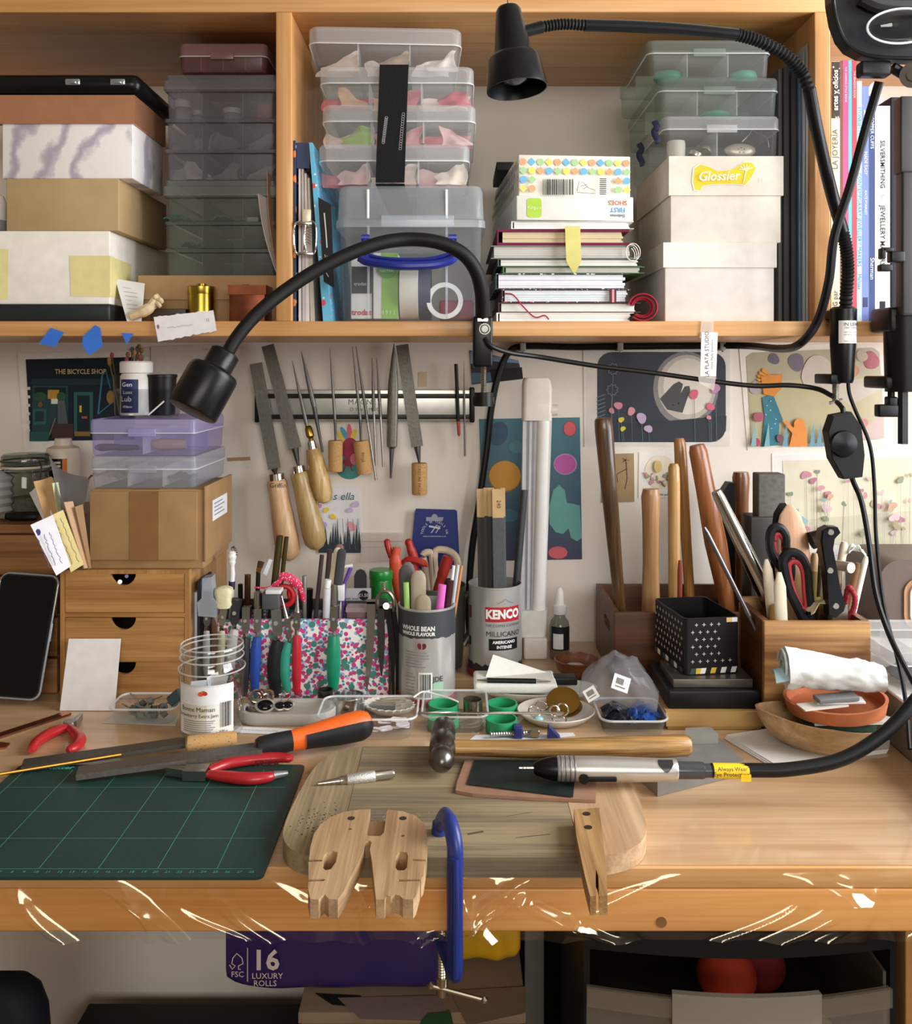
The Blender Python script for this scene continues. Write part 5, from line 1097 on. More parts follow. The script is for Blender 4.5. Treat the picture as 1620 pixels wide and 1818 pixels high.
o=thing('drawer_chest','brown wooden chest of four wide drawers at the end of the bench','chest',((x0+x1)/2,1.3,TOP))
part('carcass',DKW,o,lambda m: [m.box(x0,x1-.004,LYF+.012,1.40,TOP+.0004,zt-.011),m.box(x0,x1,LYF-.002,1.402,zt-.011,zt,.001)],0)
for a_,b_ in ((950,1020),(1024,1092),(1097,1165),(1170,1231)): part('drawer',DKW,o,lambda m: m.box(x0+.006,x1-.002,LYF,LYF+.0115,zp(b_,LYF),zp(a_,LYF),.0012))
ZC1=zt
# things standing on the chest
gy=1.29;c=Vector((xp(46,gy),gy,ZC1))
o=thing('clip_jar','clear glass clip top jar standing on the wooden chest','jar',c)
part('jar_glass',glass('#c9d0cc',1.5),o,lambda m: m.lathe([(.026,0),(.030,.002),(.031,.01),(.031,.052),(.028,.060),(.027,.064)],Matrix.Translation(c),30,True,False),50)
part('glass_lid',glass('#b9c2bc',1.6),o,lambda m: m.lathe([(.031,.068),(.032,.070),(.032,.080),(.029,.083)],Matrix.Translation(c),30),50)
part('rubber_seal',C('#c9c3ae',.6),o,lambda m: m.lathe([(.0285,.0645),(.0325,.0645),(.0325,.0675),(.0285,.0675)],Matrix.Translation(c),30))
part('wire_clip',DARKSTEEL,o,lambda m: [m.tube([c+Vector((.0325*math.cos(g),.0325*math.sin(g),.060)) for g in [2*PI*k/30 for k in range(30)]],.0011,6,closed=True),m.tube([c+Vector((.0325*math.cos(g),.0325*math.sin(g),.074)) for g in [2*PI*k/30 for k in range(30)]],.0011,6,closed=True),m.tube(smooth_path([c+Vector((.028,-.020,.074)),c+Vector((.034,-.028,.066)),c+Vector((.030,-.028,.045)),c+Vector((.024,-.026,.050))],5),.0011,6)])
one(MB().lathe([(.014,0),(.024,.001),(.025,.012),(.018,.020),(.004,.022)],Matrix.Translation(c+Vector((0,0,.0032))),20),'cotton_wad',C('#8f887c',.9,0,.2,200,.4),'dull grey wadding inside the clip top jar','wadding')
c2=Vector((xp(-4,1.27),1.26,ZC1))
one(MB().lathe([(.018,0)]+[(.022+.0035*(k % 2),.004+.0055*k) for k in range(10)]+[(.012,.062),(.002,.064)],Matrix.Translation(c2),26),'ridged_jar',plastic('#dfe4e2',.6,.2,'#c9cfcd'),'ridged milky jar beside the clip top jar','jar')
c3=Vector((xp(115,1.36),1.355,ZC1))
o=thing('glue_bottle','cream plastic bottle with an orange and black label on the chest','bottle',c3)
part('bottle_body',C('#dcd3be',.45),o,lambda m: m.lathe([(.022,0),(.025,.002),(.025,.078),(.022,.086),(.012,.09),(.012,.098),(.011,.10)],Matrix.Translation(c3),26),40)
part('label',C('#17130f',.5),o,lambda m: m.sheet(lambda u,v: (c3.x+.0254*math.sin(-1.0+1.6*u),c3.y-.0254*math.cos(-1.0+1.6*u),c3.z+.045+.027*v),10,1))
part('label_stripe',C('#d9702a',.5),o,lambda m: m.sheet(lambda u,v: (c3.x+.0257*math.sin(.35+.25*u),c3.y-.0257*math.cos(.35+.25*u),c3.z+.045+.027*v),4,1))
part('label_text',C('#e6d8c0',.5),o,lambda m: [m.sheet(lambda u,v: (c3.x+.0258*math.sin(-.1+.35*u),c3.y-.0258*math.cos(-.1+.35*u),c3.z+.055+.005*k+.003*v),4,1) for k in range(3)])
o=thing('pocket_knife','black handled knife lying in front of the clip top jar','knife',Vector((xp(40,1.225),1.225,ZC1)))
part('handle',BLACK,o,lambda m: m.tube(smooth_path([(xp(12,1.225),1.225,ZC1+.0065),(xp(40,1.225),1.222,ZC1+.0068),(xp(66,1.225),1.225,ZC1+.0068)],4),[.004]+[.0062]*7+[.005],10));part('bolster',STEEL,o,lambda m: m.tube([(xp(2,1.225),1.225,ZC1+.0062),(xp(12,1.225),1.225,ZC1+.0062)],.0058,10))
# cardboard box on the bamboo cabinet
zk=zp(1012,CY)
CARD=C('#9f7c53',.85,0,.1,30,.15)
x0,x1=xp(157,CY),xp(360,CY);zt=zp(870,CY);yb=CY+.135
o=thing('cardboard_box','scuffed brown cardboard box with parcel tape and a small white label','box',((x0+x1)/2,CY+.06,zk))
part('box_body',CARD,o,lambda m: m.box(x0,x1,CY+.006,yb,zk,zt,.002))
part('front_flap',CARD,o,lambda m: m.box(x0+.001,x1-.008,CY+.002,CY+.0055,zk+.012,zt-.002,.0006))
part('side_flap',CARD,o,lambda m: m.box(x1+.0003,x1+.0032,CY+.004,yb+.004,zk+.010,zt+.004,.0006))
part('parcel_tape',C('#8a623c',.35,0,.06),o,lambda m: m.box(xp(230,CY),xp(281,CY),CY+.0012,CY+.0019,zk+.012,zt-.002),0)
part('top_tape',C('#8a623c',.35,0,.06),o,lambda m: m.box(xp(230,CY),xp(281,CY),CY+.006,yb,zt+.0002,zt+.0006),0)
lb=part('address_label',C('#e9e9ec',.6),o,lambda m: m.box(x1+.0033,x1+.0038,CY+.035,CY+.11,zk+.056,zk+.083),0)
for k in range(4): MB().box(x1+.0038,x1+.004,CY+.042,CY+.095-.01*(k % 2),zk+.062+k*.005,zk+.0635+k*.005).build('text_line',GREYINK,lb,0)
zk=zt+.0007
x0,x1=xp(160,CY+.01),xp(348,CY+.01)
clear_box('milky clear box of three compartments on the cardboard box',x0,x1,CY+.01,CY+.165,zk,zk+.0408,.013,FROST,FROST,(.35,.68),1,r=.006)
clear_box('lilac tinted clear box of tools on the milky clear box',x0-.001,x1-.001,CY+.01,CY+.16,zk+.0412,zk+.088,.014,PURP,PURPLID,(.5,),1,r=.006)
zi=zk+.0412+.003
for lb,px,ln,yy,rr,cl in (('cork knob tool lying in the lilac box',190,.03,1.21,.005,'#4a3a3a'),('dark wooden tool lying in the lilac box',225,.028,1.215,.004,'#2f2a33'),('pale cork roll lying in the lilac box',300,.042,1.215,.0085,'#b59a78')):
    z_=zi+rr+.0006;one(MB().tube([(xp(px,yy)-ln/2,yy,z_),(xp(px,yy)-ln/4,yy,z_),(xp(px,yy)+ln/2,yy+.006,z_)],[rr*.6,rr,rr*.8],12),'small_tool',C(cl,.6),lb,'tool')
scrap('crumpled dark cloth in the milky clear box',(xp(315,1.22),1.225,zk+.0035),.04,.05,.012,4.1,C('#5a5f63',.8),'cloth_scrap','cloth');scrap('crumpled tan cloth in the milky clear box',(xp(190,1.22),1.225,zk+.0035),.04,.05,.02,6.1,C('#b59c86',.8),'cloth_scrap','cloth')
# tray and jars on the lilac box
zj=zk+.0884;ty=1.235
c=Vector((xp(266,ty),ty,zj))
o=thing('clear_tray','small clear tray holding a tub and a dark pot on the lilac box','tray',c)
part('tray',glass('#dfe2e4',1.5),o,lambda m: m.loft([[(x,y,z) for x,y in rrect(a_,b_,.008,4)] for a_,b_,z in ((.066,.050,0),(.068,.052,.002),(.078,.060,.038),(.080,.062,.038))],True,True,False,Matrix.Translation(c)),40)
cj=Vector((xp(245,ty),ty-.006,zj+.0025))
o=thing('powder_tub','white plastic tub with a navy label','tub',cj)
part('tub_body',C('#e8e5e0',.4),o,lambda m: m.lathe([(.019,0),(.0205,.001),(.0205,.052),(.018,.056)],Matrix.Translation(cj),30));part('tub_lid',C('#efece6',.4),o,lambda m: m.lathe([(.0208,.0565),(.0212,.058),(.0212,.070),(.019,.072)],Matrix.Translation(cj),30))
part('label',C('#1d2a5e',.5),o,lambda m: m.sheet(lambda u,v: (cj.x+.0208*math.sin(-.85+1.3*u),cj.y-.0208*math.cos(-.85+1.3*u),cj.z+.004+.044*v),12,1))
for body,sz,z_ in (('Gem',.008,.041),('Luxe',.0065,.031),('Lube',.0095,.022),('450mm',.0045,.012)): text(body,sz,face(cj+Vector((-.004,-.0208,z_))),C('#e6e6ea',.6),o,bend=.0208,lift=.0006)
cp=Vector((xp(287,ty),ty,zj+.0025))
o=thing('dark_pot','black round pot beside the white tub','pot',cp);part('pot_body',C('#121214',.4),o,lambda m: m.lathe([(.014,0),(.0175,.001),(.0195,.05),(.0205,.0505),(.0205,.054),(.019,.0545),(.0165,.008),(.002,.007)],Matrix.Translation(cp),30)); 
one(MB().tube([(xp(275,ty),ty-.026,zj+.004),(xp(303,ty),ty-.028,zj+.022)],.0011,8),'cotton_bud',C('#efeee9',.6),'white cotton bud stick leaning on the black pot','cotton bud')
cg=Vector((xp(218,1.26),1.27,zj))
o=thing('tumbler','tall clear tumbler of beaded pins behind the white tub','tumbler',cg);part('glass',glass('#d9dcd8',1.5),o,lambda m: m.lathe([(.013,0),(.0145,.002),(.017,.055),(.0172,.056)],Matrix.Translation(cg),26,True,False),50)
rd=random.Random(21)
for k in range(16):
    g=rd.uniform(0,6.3);top=cg+Vector((.022*math.cos(g),.014*math.sin(g),.07+rd.uniform(0,.026)));lab='beaded pin with a coloured bobble in the tall tumbler'
    q=thing('beaded_pin',lab,'pin',cg+Vector((0,0,.004)),group='beaded pins in the tumbler');b0=cg+Vector((.006*math.cos(g),.006*math.sin(g),.004))
    part('stick',C(('#6a5a3a','#4a4632','#7a6a4a')[k % 3],.6),q,lambda m: m.cyl(b0,top,.0009,None,6));part('bobble',C(('#8a7a2c','#a03a4c','#6a8a8c','#7a5a2c','#b07a4a','#5a6a3a')[k % 6],.6),q,lambda m: m.lathe([(.0008,-.004),(.0026,-.002),(.0030,.001),(.0016,.004)],Matrix.Translation(top),8))
# fan of papers standing between chest and box
def leaf(name,label,cat,P,mat,th=.0006,bow=.0):
    mb=MB();P=[Vector(p) for p in P];nn=(P[1]-P[0]).cross(P[3]-P[0]).normalized()
    mb.sheet(lambda u,v: P[0].lerp(P[1],u).lerp(P[3].lerp(P[2],u),v)+nn*(bow*math.sin(PI*u)),6,6,th)
    return one(mb,name,mat,label,cat)
zcab=zp(1012,CY)+.0008
def pp(px,py,yy): return at(px,py,yy)
leaf('envelope','plain white envelope at the back of the paper fan','envelope',[pp(52,875,1.19),pp(66,862,1.20),pp(98,920,1.18),pp(82,935,1.175)],C('#d9d6dc',.7),bow=.002)
leaf('envelope','brown kraft envelope in the paper fan','envelope',[pp(59,855,1.185),pp(92,846,1.20),pp(122,930,1.19),pp(85,940,1.17)],C('#c49a68',.75),bow=.003)
leaf('paper_slip','pale yellow green slip in the paper fan','paper',[pp(92,858,1.18),pp(103,856,1.19),pp(112,915,1.19),pp(102,912,1.18)],C('#ccd0a8',.75))
leaf('clear_sleeve','grey clear plastic sleeve curling over the paper fan','sleeve',[pp(87,810,1.20),pp(160,848,1.24),pp(148,905,1.21),pp(108,900,1.17)],plastic('#b9b6b2',.6,.15,'#a8a5a2'),bow=.012)
o=leaf('note_card','white handwritten card with a purple stamp in front of the paper fan','card',[pp(54,932,1.14),pp(94,914,1.15),pp(126,1005,1.15),pp(100,1022,1.14)],C('#f0eef6',.7))
q=leaf('note_card','yellow handwritten card behind the white stamped card','card',[pp(93,914,1.155),pp(112,905,1.16),pp(149,1002,1.16),pp(126,1016,1.155)],C('#e6d695',.7))
leaf('note_card','tan card edge standing against the cardboard box','card',[pp(112,892,1.16),pp(128,890,1.17),pp(158,1008,1.17),pp(148,1010,1.16)],C('#c09a78',.7),.002)
leaf('note_card','dark tan card edge touching the cardboard box','card',[pp(132,900,1.165),pp(146,895,1.172),pp(160,1009,1.172),pp(156,1010,1.165)],C('#9a7450',.7),.002)
for root,(u0,v0),(u1,v1),lines,cl in ((o,(88,945),(110,1000),3,'#6a6a8c'),(q,(108,920),(140,998),2,'#7a7450')):
    rd=random.Random(7)
    for k in range(lines):
        mb=MB();n=16;pts_=[at(u0+(u1-u0)*e/n-k*11+rd.uniform(-2,2),v0+(v1-v0)*e/n+k*4,1.139 if root is o else 1.153) for e in range(n+1)]
        mb.tube(pts_,.0004,4);mb.build('handwriting',C(cl,.8),root,0)
a=PArt(68,944,1.1405,lift=.0002);a.ell(68,945,4.5,6,'#5a4a9a');a.build(o,'stamp')

# ================================================================== back row on the bench
def dk(px,py): return onz(px,py,TOP)
FLORAL=spots(['#8fb4d6','#3f86a0','#d9a0c4','#c43a78','#3f7f72','#b8324a'],'#e9e2de',130,.8,.46)
# --- floral plier stand
SF=1.184;zt=zp(1100,SF);x0,x1=xp(386,SF),xp(690,SF);sb=SF+.075
o=thing('plier_stand','tool stand covered in small floral fabric with pliers hung on it','tool stand',((x0+x1)/2,SF+.03,TOP))
part('front_panel',FLORAL,o,lambda m: m.box(x0,x1,SF,SF+.006,TOP,zt,.001));part('back_panel',FLORAL,o,lambda m: m.box(x0,x1,sb-.006,sb,TOP,zt+.004,.001))
for a_ in (x0,x1-.006): part('side_panel',FLORAL,o,lambda m: m.box(a_,a_+.006,SF+.006,sb-.006,TOP,zt,.001))
part('base',C('#2a2a30',.7),o,lambda m: m.box(x0+.006,x1-.006,SF+.006,sb-.006,TOP,TOP+.005));part('top_rim',C('#33363c',.5),o,lambda m: m.box(x0+.006,x1-.006,sb-.012,sb-.0062,zt-.004,zt+.010,.001))
ZIN=TOP+.0052
def tool_root(name,label,cat,p,group=None): return thing(name,label,cat,p,group=group)
def plier(label,head,joint,hs,he,wj,wh,col,jaw='flat',bend=0,ferr=True,hm=None,name='pliers'):
    """pliers hung over the front panel: head/joint/hs/he are (px,py); one arm in front, one inside"""
    yc=SF+.003;s=yc/F;o=thing(name,label,'pliers',at(he[0],he[1],SF-.006),group='pliers hung on the floral stand')
    st=STEEL if hm is None else hm
    if jaw=='flat': part('jaws',st,o,lambda m: lathe_ab(m,at(*head,yc),at(*joint,yc),[(0,wj*s*.40),(.3,wj*s*.5),(1,wj*s*.5)],8,.8))
    elif jaw=='cone': part('jaws',st,o,lambda m: lathe_ab(m,at(*head,yc),at(*joint,yc),[(0,wj*s*.12),(1,wj*s*.42)],10))
    elif jaw=='round': part('jaws',st,o,lambda m: lathe_ab(m,at(*head,yc),at(*joint,yc),[(0,wj*s*.3),(.1,wj*s*.55),(.8,wj*s*.6),(1,wj*s*.5)],14))
    j2=((joint[0]*2+hs[0])/3,(joint[1]*2+hs[1])/3)
    part('box_joint',st,o,lambda m: prism_px(m,[(joint[0]-wj/2,joint[1]-1),(joint[0]+wj/2,joint[1]-1),(hs[0]+wj/2,hs[1]-16),(hs[0]+wj*.3,hs[1]-9),(hs[0]-wj*.3,hs[1]-9),(hs[0]-wj/2,hs[1]-16)],yc-.006,.012),0)
    part('pivot',DARKSTEEL,o,lambda m: m.cyl(at((joint[0]+hs[0])/2-wj*.1,(joint[1]+hs[1])/2-4,yc-.0062),at((joint[0]+hs[0])/2-wj*.1,(joint[1]+hs[1])/2-4,yc-.007),wj*s*.22,None,12))
    for k,(sg,nm) in enumerate(((-1,'handle'),(1,'handle'))):
        yf=(SF-.0075) if sg<0 else (SF+.0145)
        part('tang',CHROME,o,lambda m: m.tube([at(hs[0],hs[1]-11,yc),at(hs[0],hs[1]+2,yf)],[wj*s*.34,wj*s*.32],8))
        mx=((hs[0]+he[0])/2+bend,(hs[1]+he[1])/2)
        P=smooth_path([at(hs[0],hs[1],yf),at((hs[0]+mx[0])/2+bend*.3,(hs[1]+mx[1])/2,yf+sg*.002),at(mx[0],mx[1],yf+sg*.003),at((he[0]+mx[0])/2+bend*.3,(he[1]+mx[1])/2,yf+sg*.002),at(he[0],he[1],yf)],4)
        n=len(P);part(nm,C(col,.3,0,.04,60,0,.3),o,lambda m: m.tube(P,[wh*s*.5*(.72+.35*math.sin(PI*min(1,(e+2)/(n+1)))) if e<n-1 else wh*s*.2 for e in range(n)],12,flatten=((0,1,0),.55)))
    return o
plier('pliers with black grips under the brown tube on the floral stand',(437,1076),(437,1080),(436,1133),(433,1236),14,17,'#26292e')
plier('round nosed pliers with blue grips on the floral stand',(458,1049),(458,1082),(457,1131),(453,1231),13,18,'#23489c','round',-2)
o=plier('large pliers with black grips and boxy nylon jaws on the floral stand',(490,1078),(490,1084),(493,1138),(491,1237),18,24,'#1b1d22','flat',-5)
part('nylon_jaw',C('#4d4f54',.45),o,lambda m: m.box(xp(467,SF),xp(498,SF),SF-.008,SF+.012,zp(1080,SF),zp(1050,SF),.002));part('jaw_pad',C('#dcdce0',.4),o,lambda m: m.box(xp(474,SF),xp(501,SF),SF-.010,SF+.010,zp(1052,SF),zp(1045,SF),.001))
plier('slim needle nosed pliers with curved teal grips',(500,1058),(510,1100),(513,1141),(512,1229),10,17,'#2b8f78','cone',-7)
plier('fine pointed pliers with straight red grips',(528,1056),(528,1089),(527,1128),(527,1234),12,16,'#b52433','cone')
plier('flat nosed pliers with thick glossy green grips',(594,1038),(594,1078),(593,1129),(592,1227),13,23,'#158a68')
plier('pliers with silver glitter grips near the cabinet',(420,1062),(419,1068),(416,1118),(410,1190),16,17,'#b9b6b4','flat',-2,hm=C('#2a2b2e',.4))
o=plier('old pliers with a cream putty cap on the jaws',(398,1060),(398,1080),(394,1120),(388,1200),12,13,'#b9b096','flat',2,hm=C('#8a8274',.4,.6))
part('putty_cap',C('#d9d3ac',.7,0,.08,120,.3),o,lambda m: m.loft([[(x+.0015*noise.noise(Vector((k*2.1,z*300,1))),y,z) for k,(x,y) in enumerate(rrect(w_,.018,.005,3))] for w_,z in ((.016,0),(.021,.004),(.019,.012),(.023,.018),(.021,.024),(.012,.026))],True,True,True,Matrix.Translation(at(398,1078,SF))),60)
o=plier('pliers under a clear plastic guard beside the bamboo cabinet',(368,1050),(368,1085),(367,1120),(366,1200),12,12,'#9a9a9c','flat',0,hm=C('#77767a',.35,.8))
part('clear_guard',plastic('#d5dbe2',.45,.15,'#c9cfd6'),o,lambda m: prism_px(m,[(359,1027),(375,1025),(378,1062),(386,1072),(383,1096),(352,1094),(350,1070),(358,1062)],SF-.010,.020),0)
mb=MB();mb.box(xp(347,1.2),xp(352,1.2),1.195,1.25,TOP,zp(1050,1.2));one(mb,'paper_pad',C('#d5d8e6',.6),'blue printed pad standing between cabinet and floral stand','pad')
mb=MB();mb.box(xp(354,1.2),xp(358,1.2),1.192,1.25,TOP,zp(1030,1.2));one(mb,'paper_pad',C('#20253a',.6),'navy pad standing between cabinet and floral stand','pad')
o=leaf('paper_slip','white envelope corner rising behind the clear guarded pliers','envelope',[at(360,1040,1.21),at(373,1024,1.21),at(390,1052,1.21),at(386,1110,1.21)],C('#d5d6ea',.7))
# tweezers
for lb,pts,mt in (('broad silver tweezers hooked on the floral stand',[(651,1068),(667,1067),(665,1130),(661,1180),(653,1222),(650,1222),(650,1150),(652,1100)],C('#8f8c86',.35,.9)),('dark pointed tweezers hooked on the floral stand',[(671,1076),(682,1075),(684,1130),(682,1170),(679,1201),(676,1200),(671,1150),(670,1110)],C('#4b4a4a',.4,.8))):
    o=thing('tweezers',lb,'tweezers',at(pts[4][0],pts[4][1],SF-.004));part('arm',mt,o,lambda m: prism_px(m,pts,SF-.004,.0014),0);part('arm',mt,o,lambda m: prism_px(m,[(a_+1.5,b_-2) for a_,b_ in pts],SF+.0075,.0014),0)
    part('bridge',mt,o,lambda m: m.box(xp(pts[0][0],SF),xp(pts[1][0],SF),SF-.004,SF+.009,zp(pts[0][1]+3,SF),zp(pts[0][1]-1,SF)))
o=thing('divider_compass','steel spring dividers with black legs beside the coffee tin','dividers',at(698,1240,SF))
part('leg',C('#17181b',.4),o,lambda m: prism_px(m,[(684,1082),(694,1082),(702,1150),(700,1236),(697,1236),(692,1150)],SF-.004,.005),0);part('leg',C('#17181b',.4),o,lambda m: prism_px(m,[(694,1082),(702,1078),(712,1150),(706,1236),(703,1236),(702,1150)],SF+.009,.005),0)
part('spring_bow',C('#8f8a7a',.35,.9),o,lambda m: m.tube(smooth_path([at(672,1080,SF),at(671,1062,SF),at(679,1050,SF),at(690,1050,SF),at(699,1062,SF),at(700,1084,SF)],5),.0028,8,flatten=((0,1,0),2.2)))
part('handle_pin',C('#b5ae98',.3,.9),o,lambda m: [m.cyl(at(682,1050,SF),at(682,1034,SF),.0022,None,10),m.cyl(at(686,1076,SF-.012),at(686,1076,SF+.016),.0042,None,14)])
# --- things standing inside the stand
def stick(name,label,cat,a_,b_,r,mat,y,n=10,r1=None,flat_=None,group=None):
    """a straight stick from its foot (px,py) to its tip at depth y"""
    A_,B_=at(a_[0],a_[1],y),at(b_[0],b_[1],y);return one(MB().tube([A_,A_.lerp(B_,.5),B_],[r,r,r1 if r1 is not None else r],n,flatten=flat_),name,mat,label,cat,group)
iy=SF+.030
def inz(px,y): return (px,650+(CAMZ-ZIN)*F/y)
o=thing('toothbrush','white worn toothbrush standing behind the pliers','toothbrush',at(412,inz(412,iy)[1],iy))
part('handle',C('#e6e4e4',.4),o,lambda m: m.tube(smooth_path([at(410,inz(0,iy)[1]-1,iy),at(411,1100,iy),at(412,1040,iy),at(413,1018,iy),at(412,1000,iy),at(412,988,iy),at(413,978,iy)],4),[.003]*8+[.0034]*5+[.0032]*3+[.0048]*3+[.0058]*3+[.0052]*2+[.0025],10));part('bristles',C('#55534f',.8),o,lambda m: [m.cyl(at(414+3*math.cos(k*.45-.2),985-13*math.sin(k*.28),iy),at(417+5*math.cos(k*.35),985-15*math.sin(k*.3),iy-.001),.0007,None,5) for k in range(10)]);part('grip_band',C('#2a1f45',.5),o,lambda m: m.cyl(at(411.5,1046,iy),at(412,1032,iy),.0042,None,10))
stick('brown_tube','brown metallic tube standing above the black gripped pliers','tube',inz(438,iy),(440,1020),.0041,C('#4e2f1c',.25,.6),iy)
stick('black_pen','black pen beside the brown tube','pen',inz(428,iy),(427,1037),.0033,BLACK,iy+.008)
o=thing('paint_brush','flat paint brush with dark bristles behind the blue pliers','brush',at(455,inz(0,iy)[1],iy));part('handle',BLACK,o,lambda m: m.cyl(at(450,inz(0,iy)[1],iy),at(459,1014,iy),.0026,.003,8));part('ferrule',C('#8a6a3a',.3,.9),o,lambda m: m.tube([at(459,1016,iy),at(461,1007,iy)],[.003,.0036],8));part('bristles',C('#3a2416',.8),o,lambda m: m.tube([at(461,1008,iy),at(464,997,iy)],[.0036,.0044],8,flatten=((0,1,0),.5)))
for lb,f_,t_,r_ in (('bronze drinking straw standing in the floral stand',468,(497,951),.0046),('second bronze straw leaning out of the floral stand',480,(509,953),.0030)):
    A_,B_=at(f_,inz(0,iy+.012)[1],iy+.012),at(t_[0],t_[1],iy+.012);mb=MB();lathe_ab(mb,A_,B_,[(0,r_),(1,r_),(1,r_*.75),(.6,r_*.75)],14);one(mb,'metal_straw',C('#4f4527',.35,.6),lb,'straw')
leaf('gift_tag','pale blue card tag tucked behind the straws','tag',[at(467,1018,iy+.005),at(478,992,iy+.005),at(484,994,iy+.005),at(474,1022,iy+.005)],C('#d9e1e6',.6)); 
o=thing('scissors','small scissors with red loop handles in the floral stand','scissors',at(508,inz(0,iy)[1],iy));part('blades',STEEL,o,lambda m: m.tube([at(503,inz(0,iy)[1]-2,iy),at(508,1075,iy)],[.001,.0045],8,flatten=((0,1,0),.4)));part('handle_loop',C('#c9272c',.4),o,lambda m: m.tube([at(506+15*math.cos(g),1058+17*math.sin(g),iy-.006) for g in [2*PI*k/20 for k in range(20)]],.0036,8,closed=True));part('handle_loop',C('#c9272c',.4),o,lambda m: m.tube([at(523+10*math.cos(g),1052+15*math.sin(g),iy+.004) for g in [2*PI*k/20 for k in range(20)]],.003,8,closed=True))
PINK=spots(['#f6d5dc'],'#dc2f5c',420,.6,.3)
o=thing('polka_ribbon','pink polka dot ribbon bow on the red scissors','ribbon',at(505,1045,iy-.012));part('bow',PINK,o,lambda m: [m.tube(smooth_path([at(452,1043,iy-.010),at(475,1043,iy-.012),at(494,1034,iy-.013),at(502,1024,iy-.013),at(516,1027,iy-.013),at(527,1036,iy-.012),at(536,1050,iy-.010),at(540,1068,iy-.008)],5),[.0012]*8+[.003]*6+[.0058]*14+[.003]*7+[.002],8,flatten=((0,1,0),.3))])
stick('nail_file','dark slim stick leaning behind the emery boards','stick',inz(548,iy),(572,985),.003,C('#3a2c2c',.5),iy,flat_=((0,1,0),.4));stick('nail_file','dark brown stick crossing behind the emery boards','stick',inz(566,iy+.01),(586,975),.0036,C('#4a3a3c',.5),iy+.01,flat_=((0,1,0),.4))
for lb,f_,t_,r_,cl,dy in (('cream edged emery board fanned in the floral stand',560,(601,972),.0052,'#d6c9a8',.004),('black faced emery board fanned in the floral stand',578,(608,974),.0060,'#3b3d40',-.002),('pinkish emery board at the back of the fan',572,(604,966),.0058,'#8a5f60',.012)):
    A_,B_=at(f_,inz(0,iy)[1]-1,iy+dy),at(t_[0],t_[1],iy+dy);one(MB().tube([A_,A_.lerp(B_,.97),A_.lerp(B_,.99),B_],[r_,r_,r_*.8,r_*.3],12,flatten=((0,1,0),.25)),'emery_board',C(cl,.8),lb,'emery board')
stick('screwdriver','rounded black screwdriver grip behind the red scissors','screwdriver',inz(540,iy+.015),(548,1045),.0062,BLACK,iy+.015);stick('steel_file','flat grey blade end left of the dark sticks','file',inz(540,iy),(541,1022),.003,C('#9a9c98',.4,.6),iy)
o=thing('glue_tube','slim white tube with a cap between pliers and emery boards','tube',at(582,inz(0,iy)[1],iy));part('tube_body',C('#e2e2e4',.4),o,lambda m: m.tube([at(576,inz(0,iy)[1]-1,iy-.002),at(581,1044,iy-.002)],[.004,.0052],12));part('cap',C('#f0f0ee',.4),o,lambda m: m.cyl(at(581,1043,iy-.002),at(583,1029,iy-.002),.0045,None,12))
o=thing('white_plug','white square plug behind the green gripped pliers','plug',at(605,1066,iy));part('plug_body',C('#e9e9ea',.4),o,lambda m: m.box(xp(596,iy),xp(612,iy),iy-.004,iy+.006,zp(1066,iy),zp(1038,iy),.001));part('stem',C('#d0d0d2',.5),o,lambda m: m.cyl(at(604,inz(0,iy)[1]-.5,iy),at(604,1064,iy),.0022,None,8))
o=thing('interdental_brush','purple handled mini brush with white neck','brush',at(612,1060,iy+.01));part('handle',C('#6a4aa8',.4),o,lambda m: m.tube([at(600,inz(0,iy+.01)[1]-1,iy+.01),at(612,1035,iy+.01),at(623,1008,iy+.01)],[.002,.0026,.0028],8));part('neck',C('#ececf0',.4),o,lambda m: m.cyl(at(612,1006,iy+.01),at(626,1004,iy+.01),.0022,None,8))
o=thing('price_card','dark packaged card with a round price sticker','package',at(640,inz(0,iy)[1],iy+.02));pk=iy+.022
part('card',C('#3f4046',.5),o,lambda m: m.box(xp(614,pk),xp(660,pk),pk,pk+.004,ZIN,zp(1046,pk)));part('blister',C('#26272c',.4),o,lambda m: prism_px(m,[(629,1044),(629,1022),(633,1014),(640,1011),(647,1014),(651,1022),(651,1044)],pk-.001,.004));part('band',C('#b9babc',.5),o,lambda m: m.box(xp(614,pk),xp(659,pk),pk-.0012,pk-.0002,zp(1066,pk),zp(1044,pk)))
part('price_sticker',C('#17181b',.5),o,lambda m: prism_px(m,[(646+9*math.cos(g),1057+9*math.sin(g)) for g in [2*PI*k/20 for k in range(20)]],pk-.0018,.0004),0);text('£1.50',.006,face(at(646,1057,pk-.0019)),C('#dedee0',.6),o);text('with love',.0052,face(at(624,1063,pk-.0013)),INK,o)
o=bx('pink_pot','small frosted pink pot inside the floral stand','pot',xp(617,iy),xp(651,iy),iy-.008,iy+.012,ZIN,zp(1076,iy),C('#8f6a74',.4),lid=.006,lidmat=C('#b9a4aa',.4),over=.001)
c=Vector((xp(676,1.28),1.285,TOP));rr=20*1.28/F
o=thing('green_bottle','bright green plastic canister with a screw lid','canister',c);part('canister_body',C('#14702a',.3),o,lambda m: m.lathe([(rr*.95,0),(rr,.002),(rr,.128),(rr*.97,.130)],Matrix.Translation(c),28));part('lid',C('#177a30',.3),o,lambda m: m.lathe([(rr*1.02,.130),(rr*1.05,.131),(rr*1.05,.141),(rr*.98,.143)],Matrix.Translation(c),28))

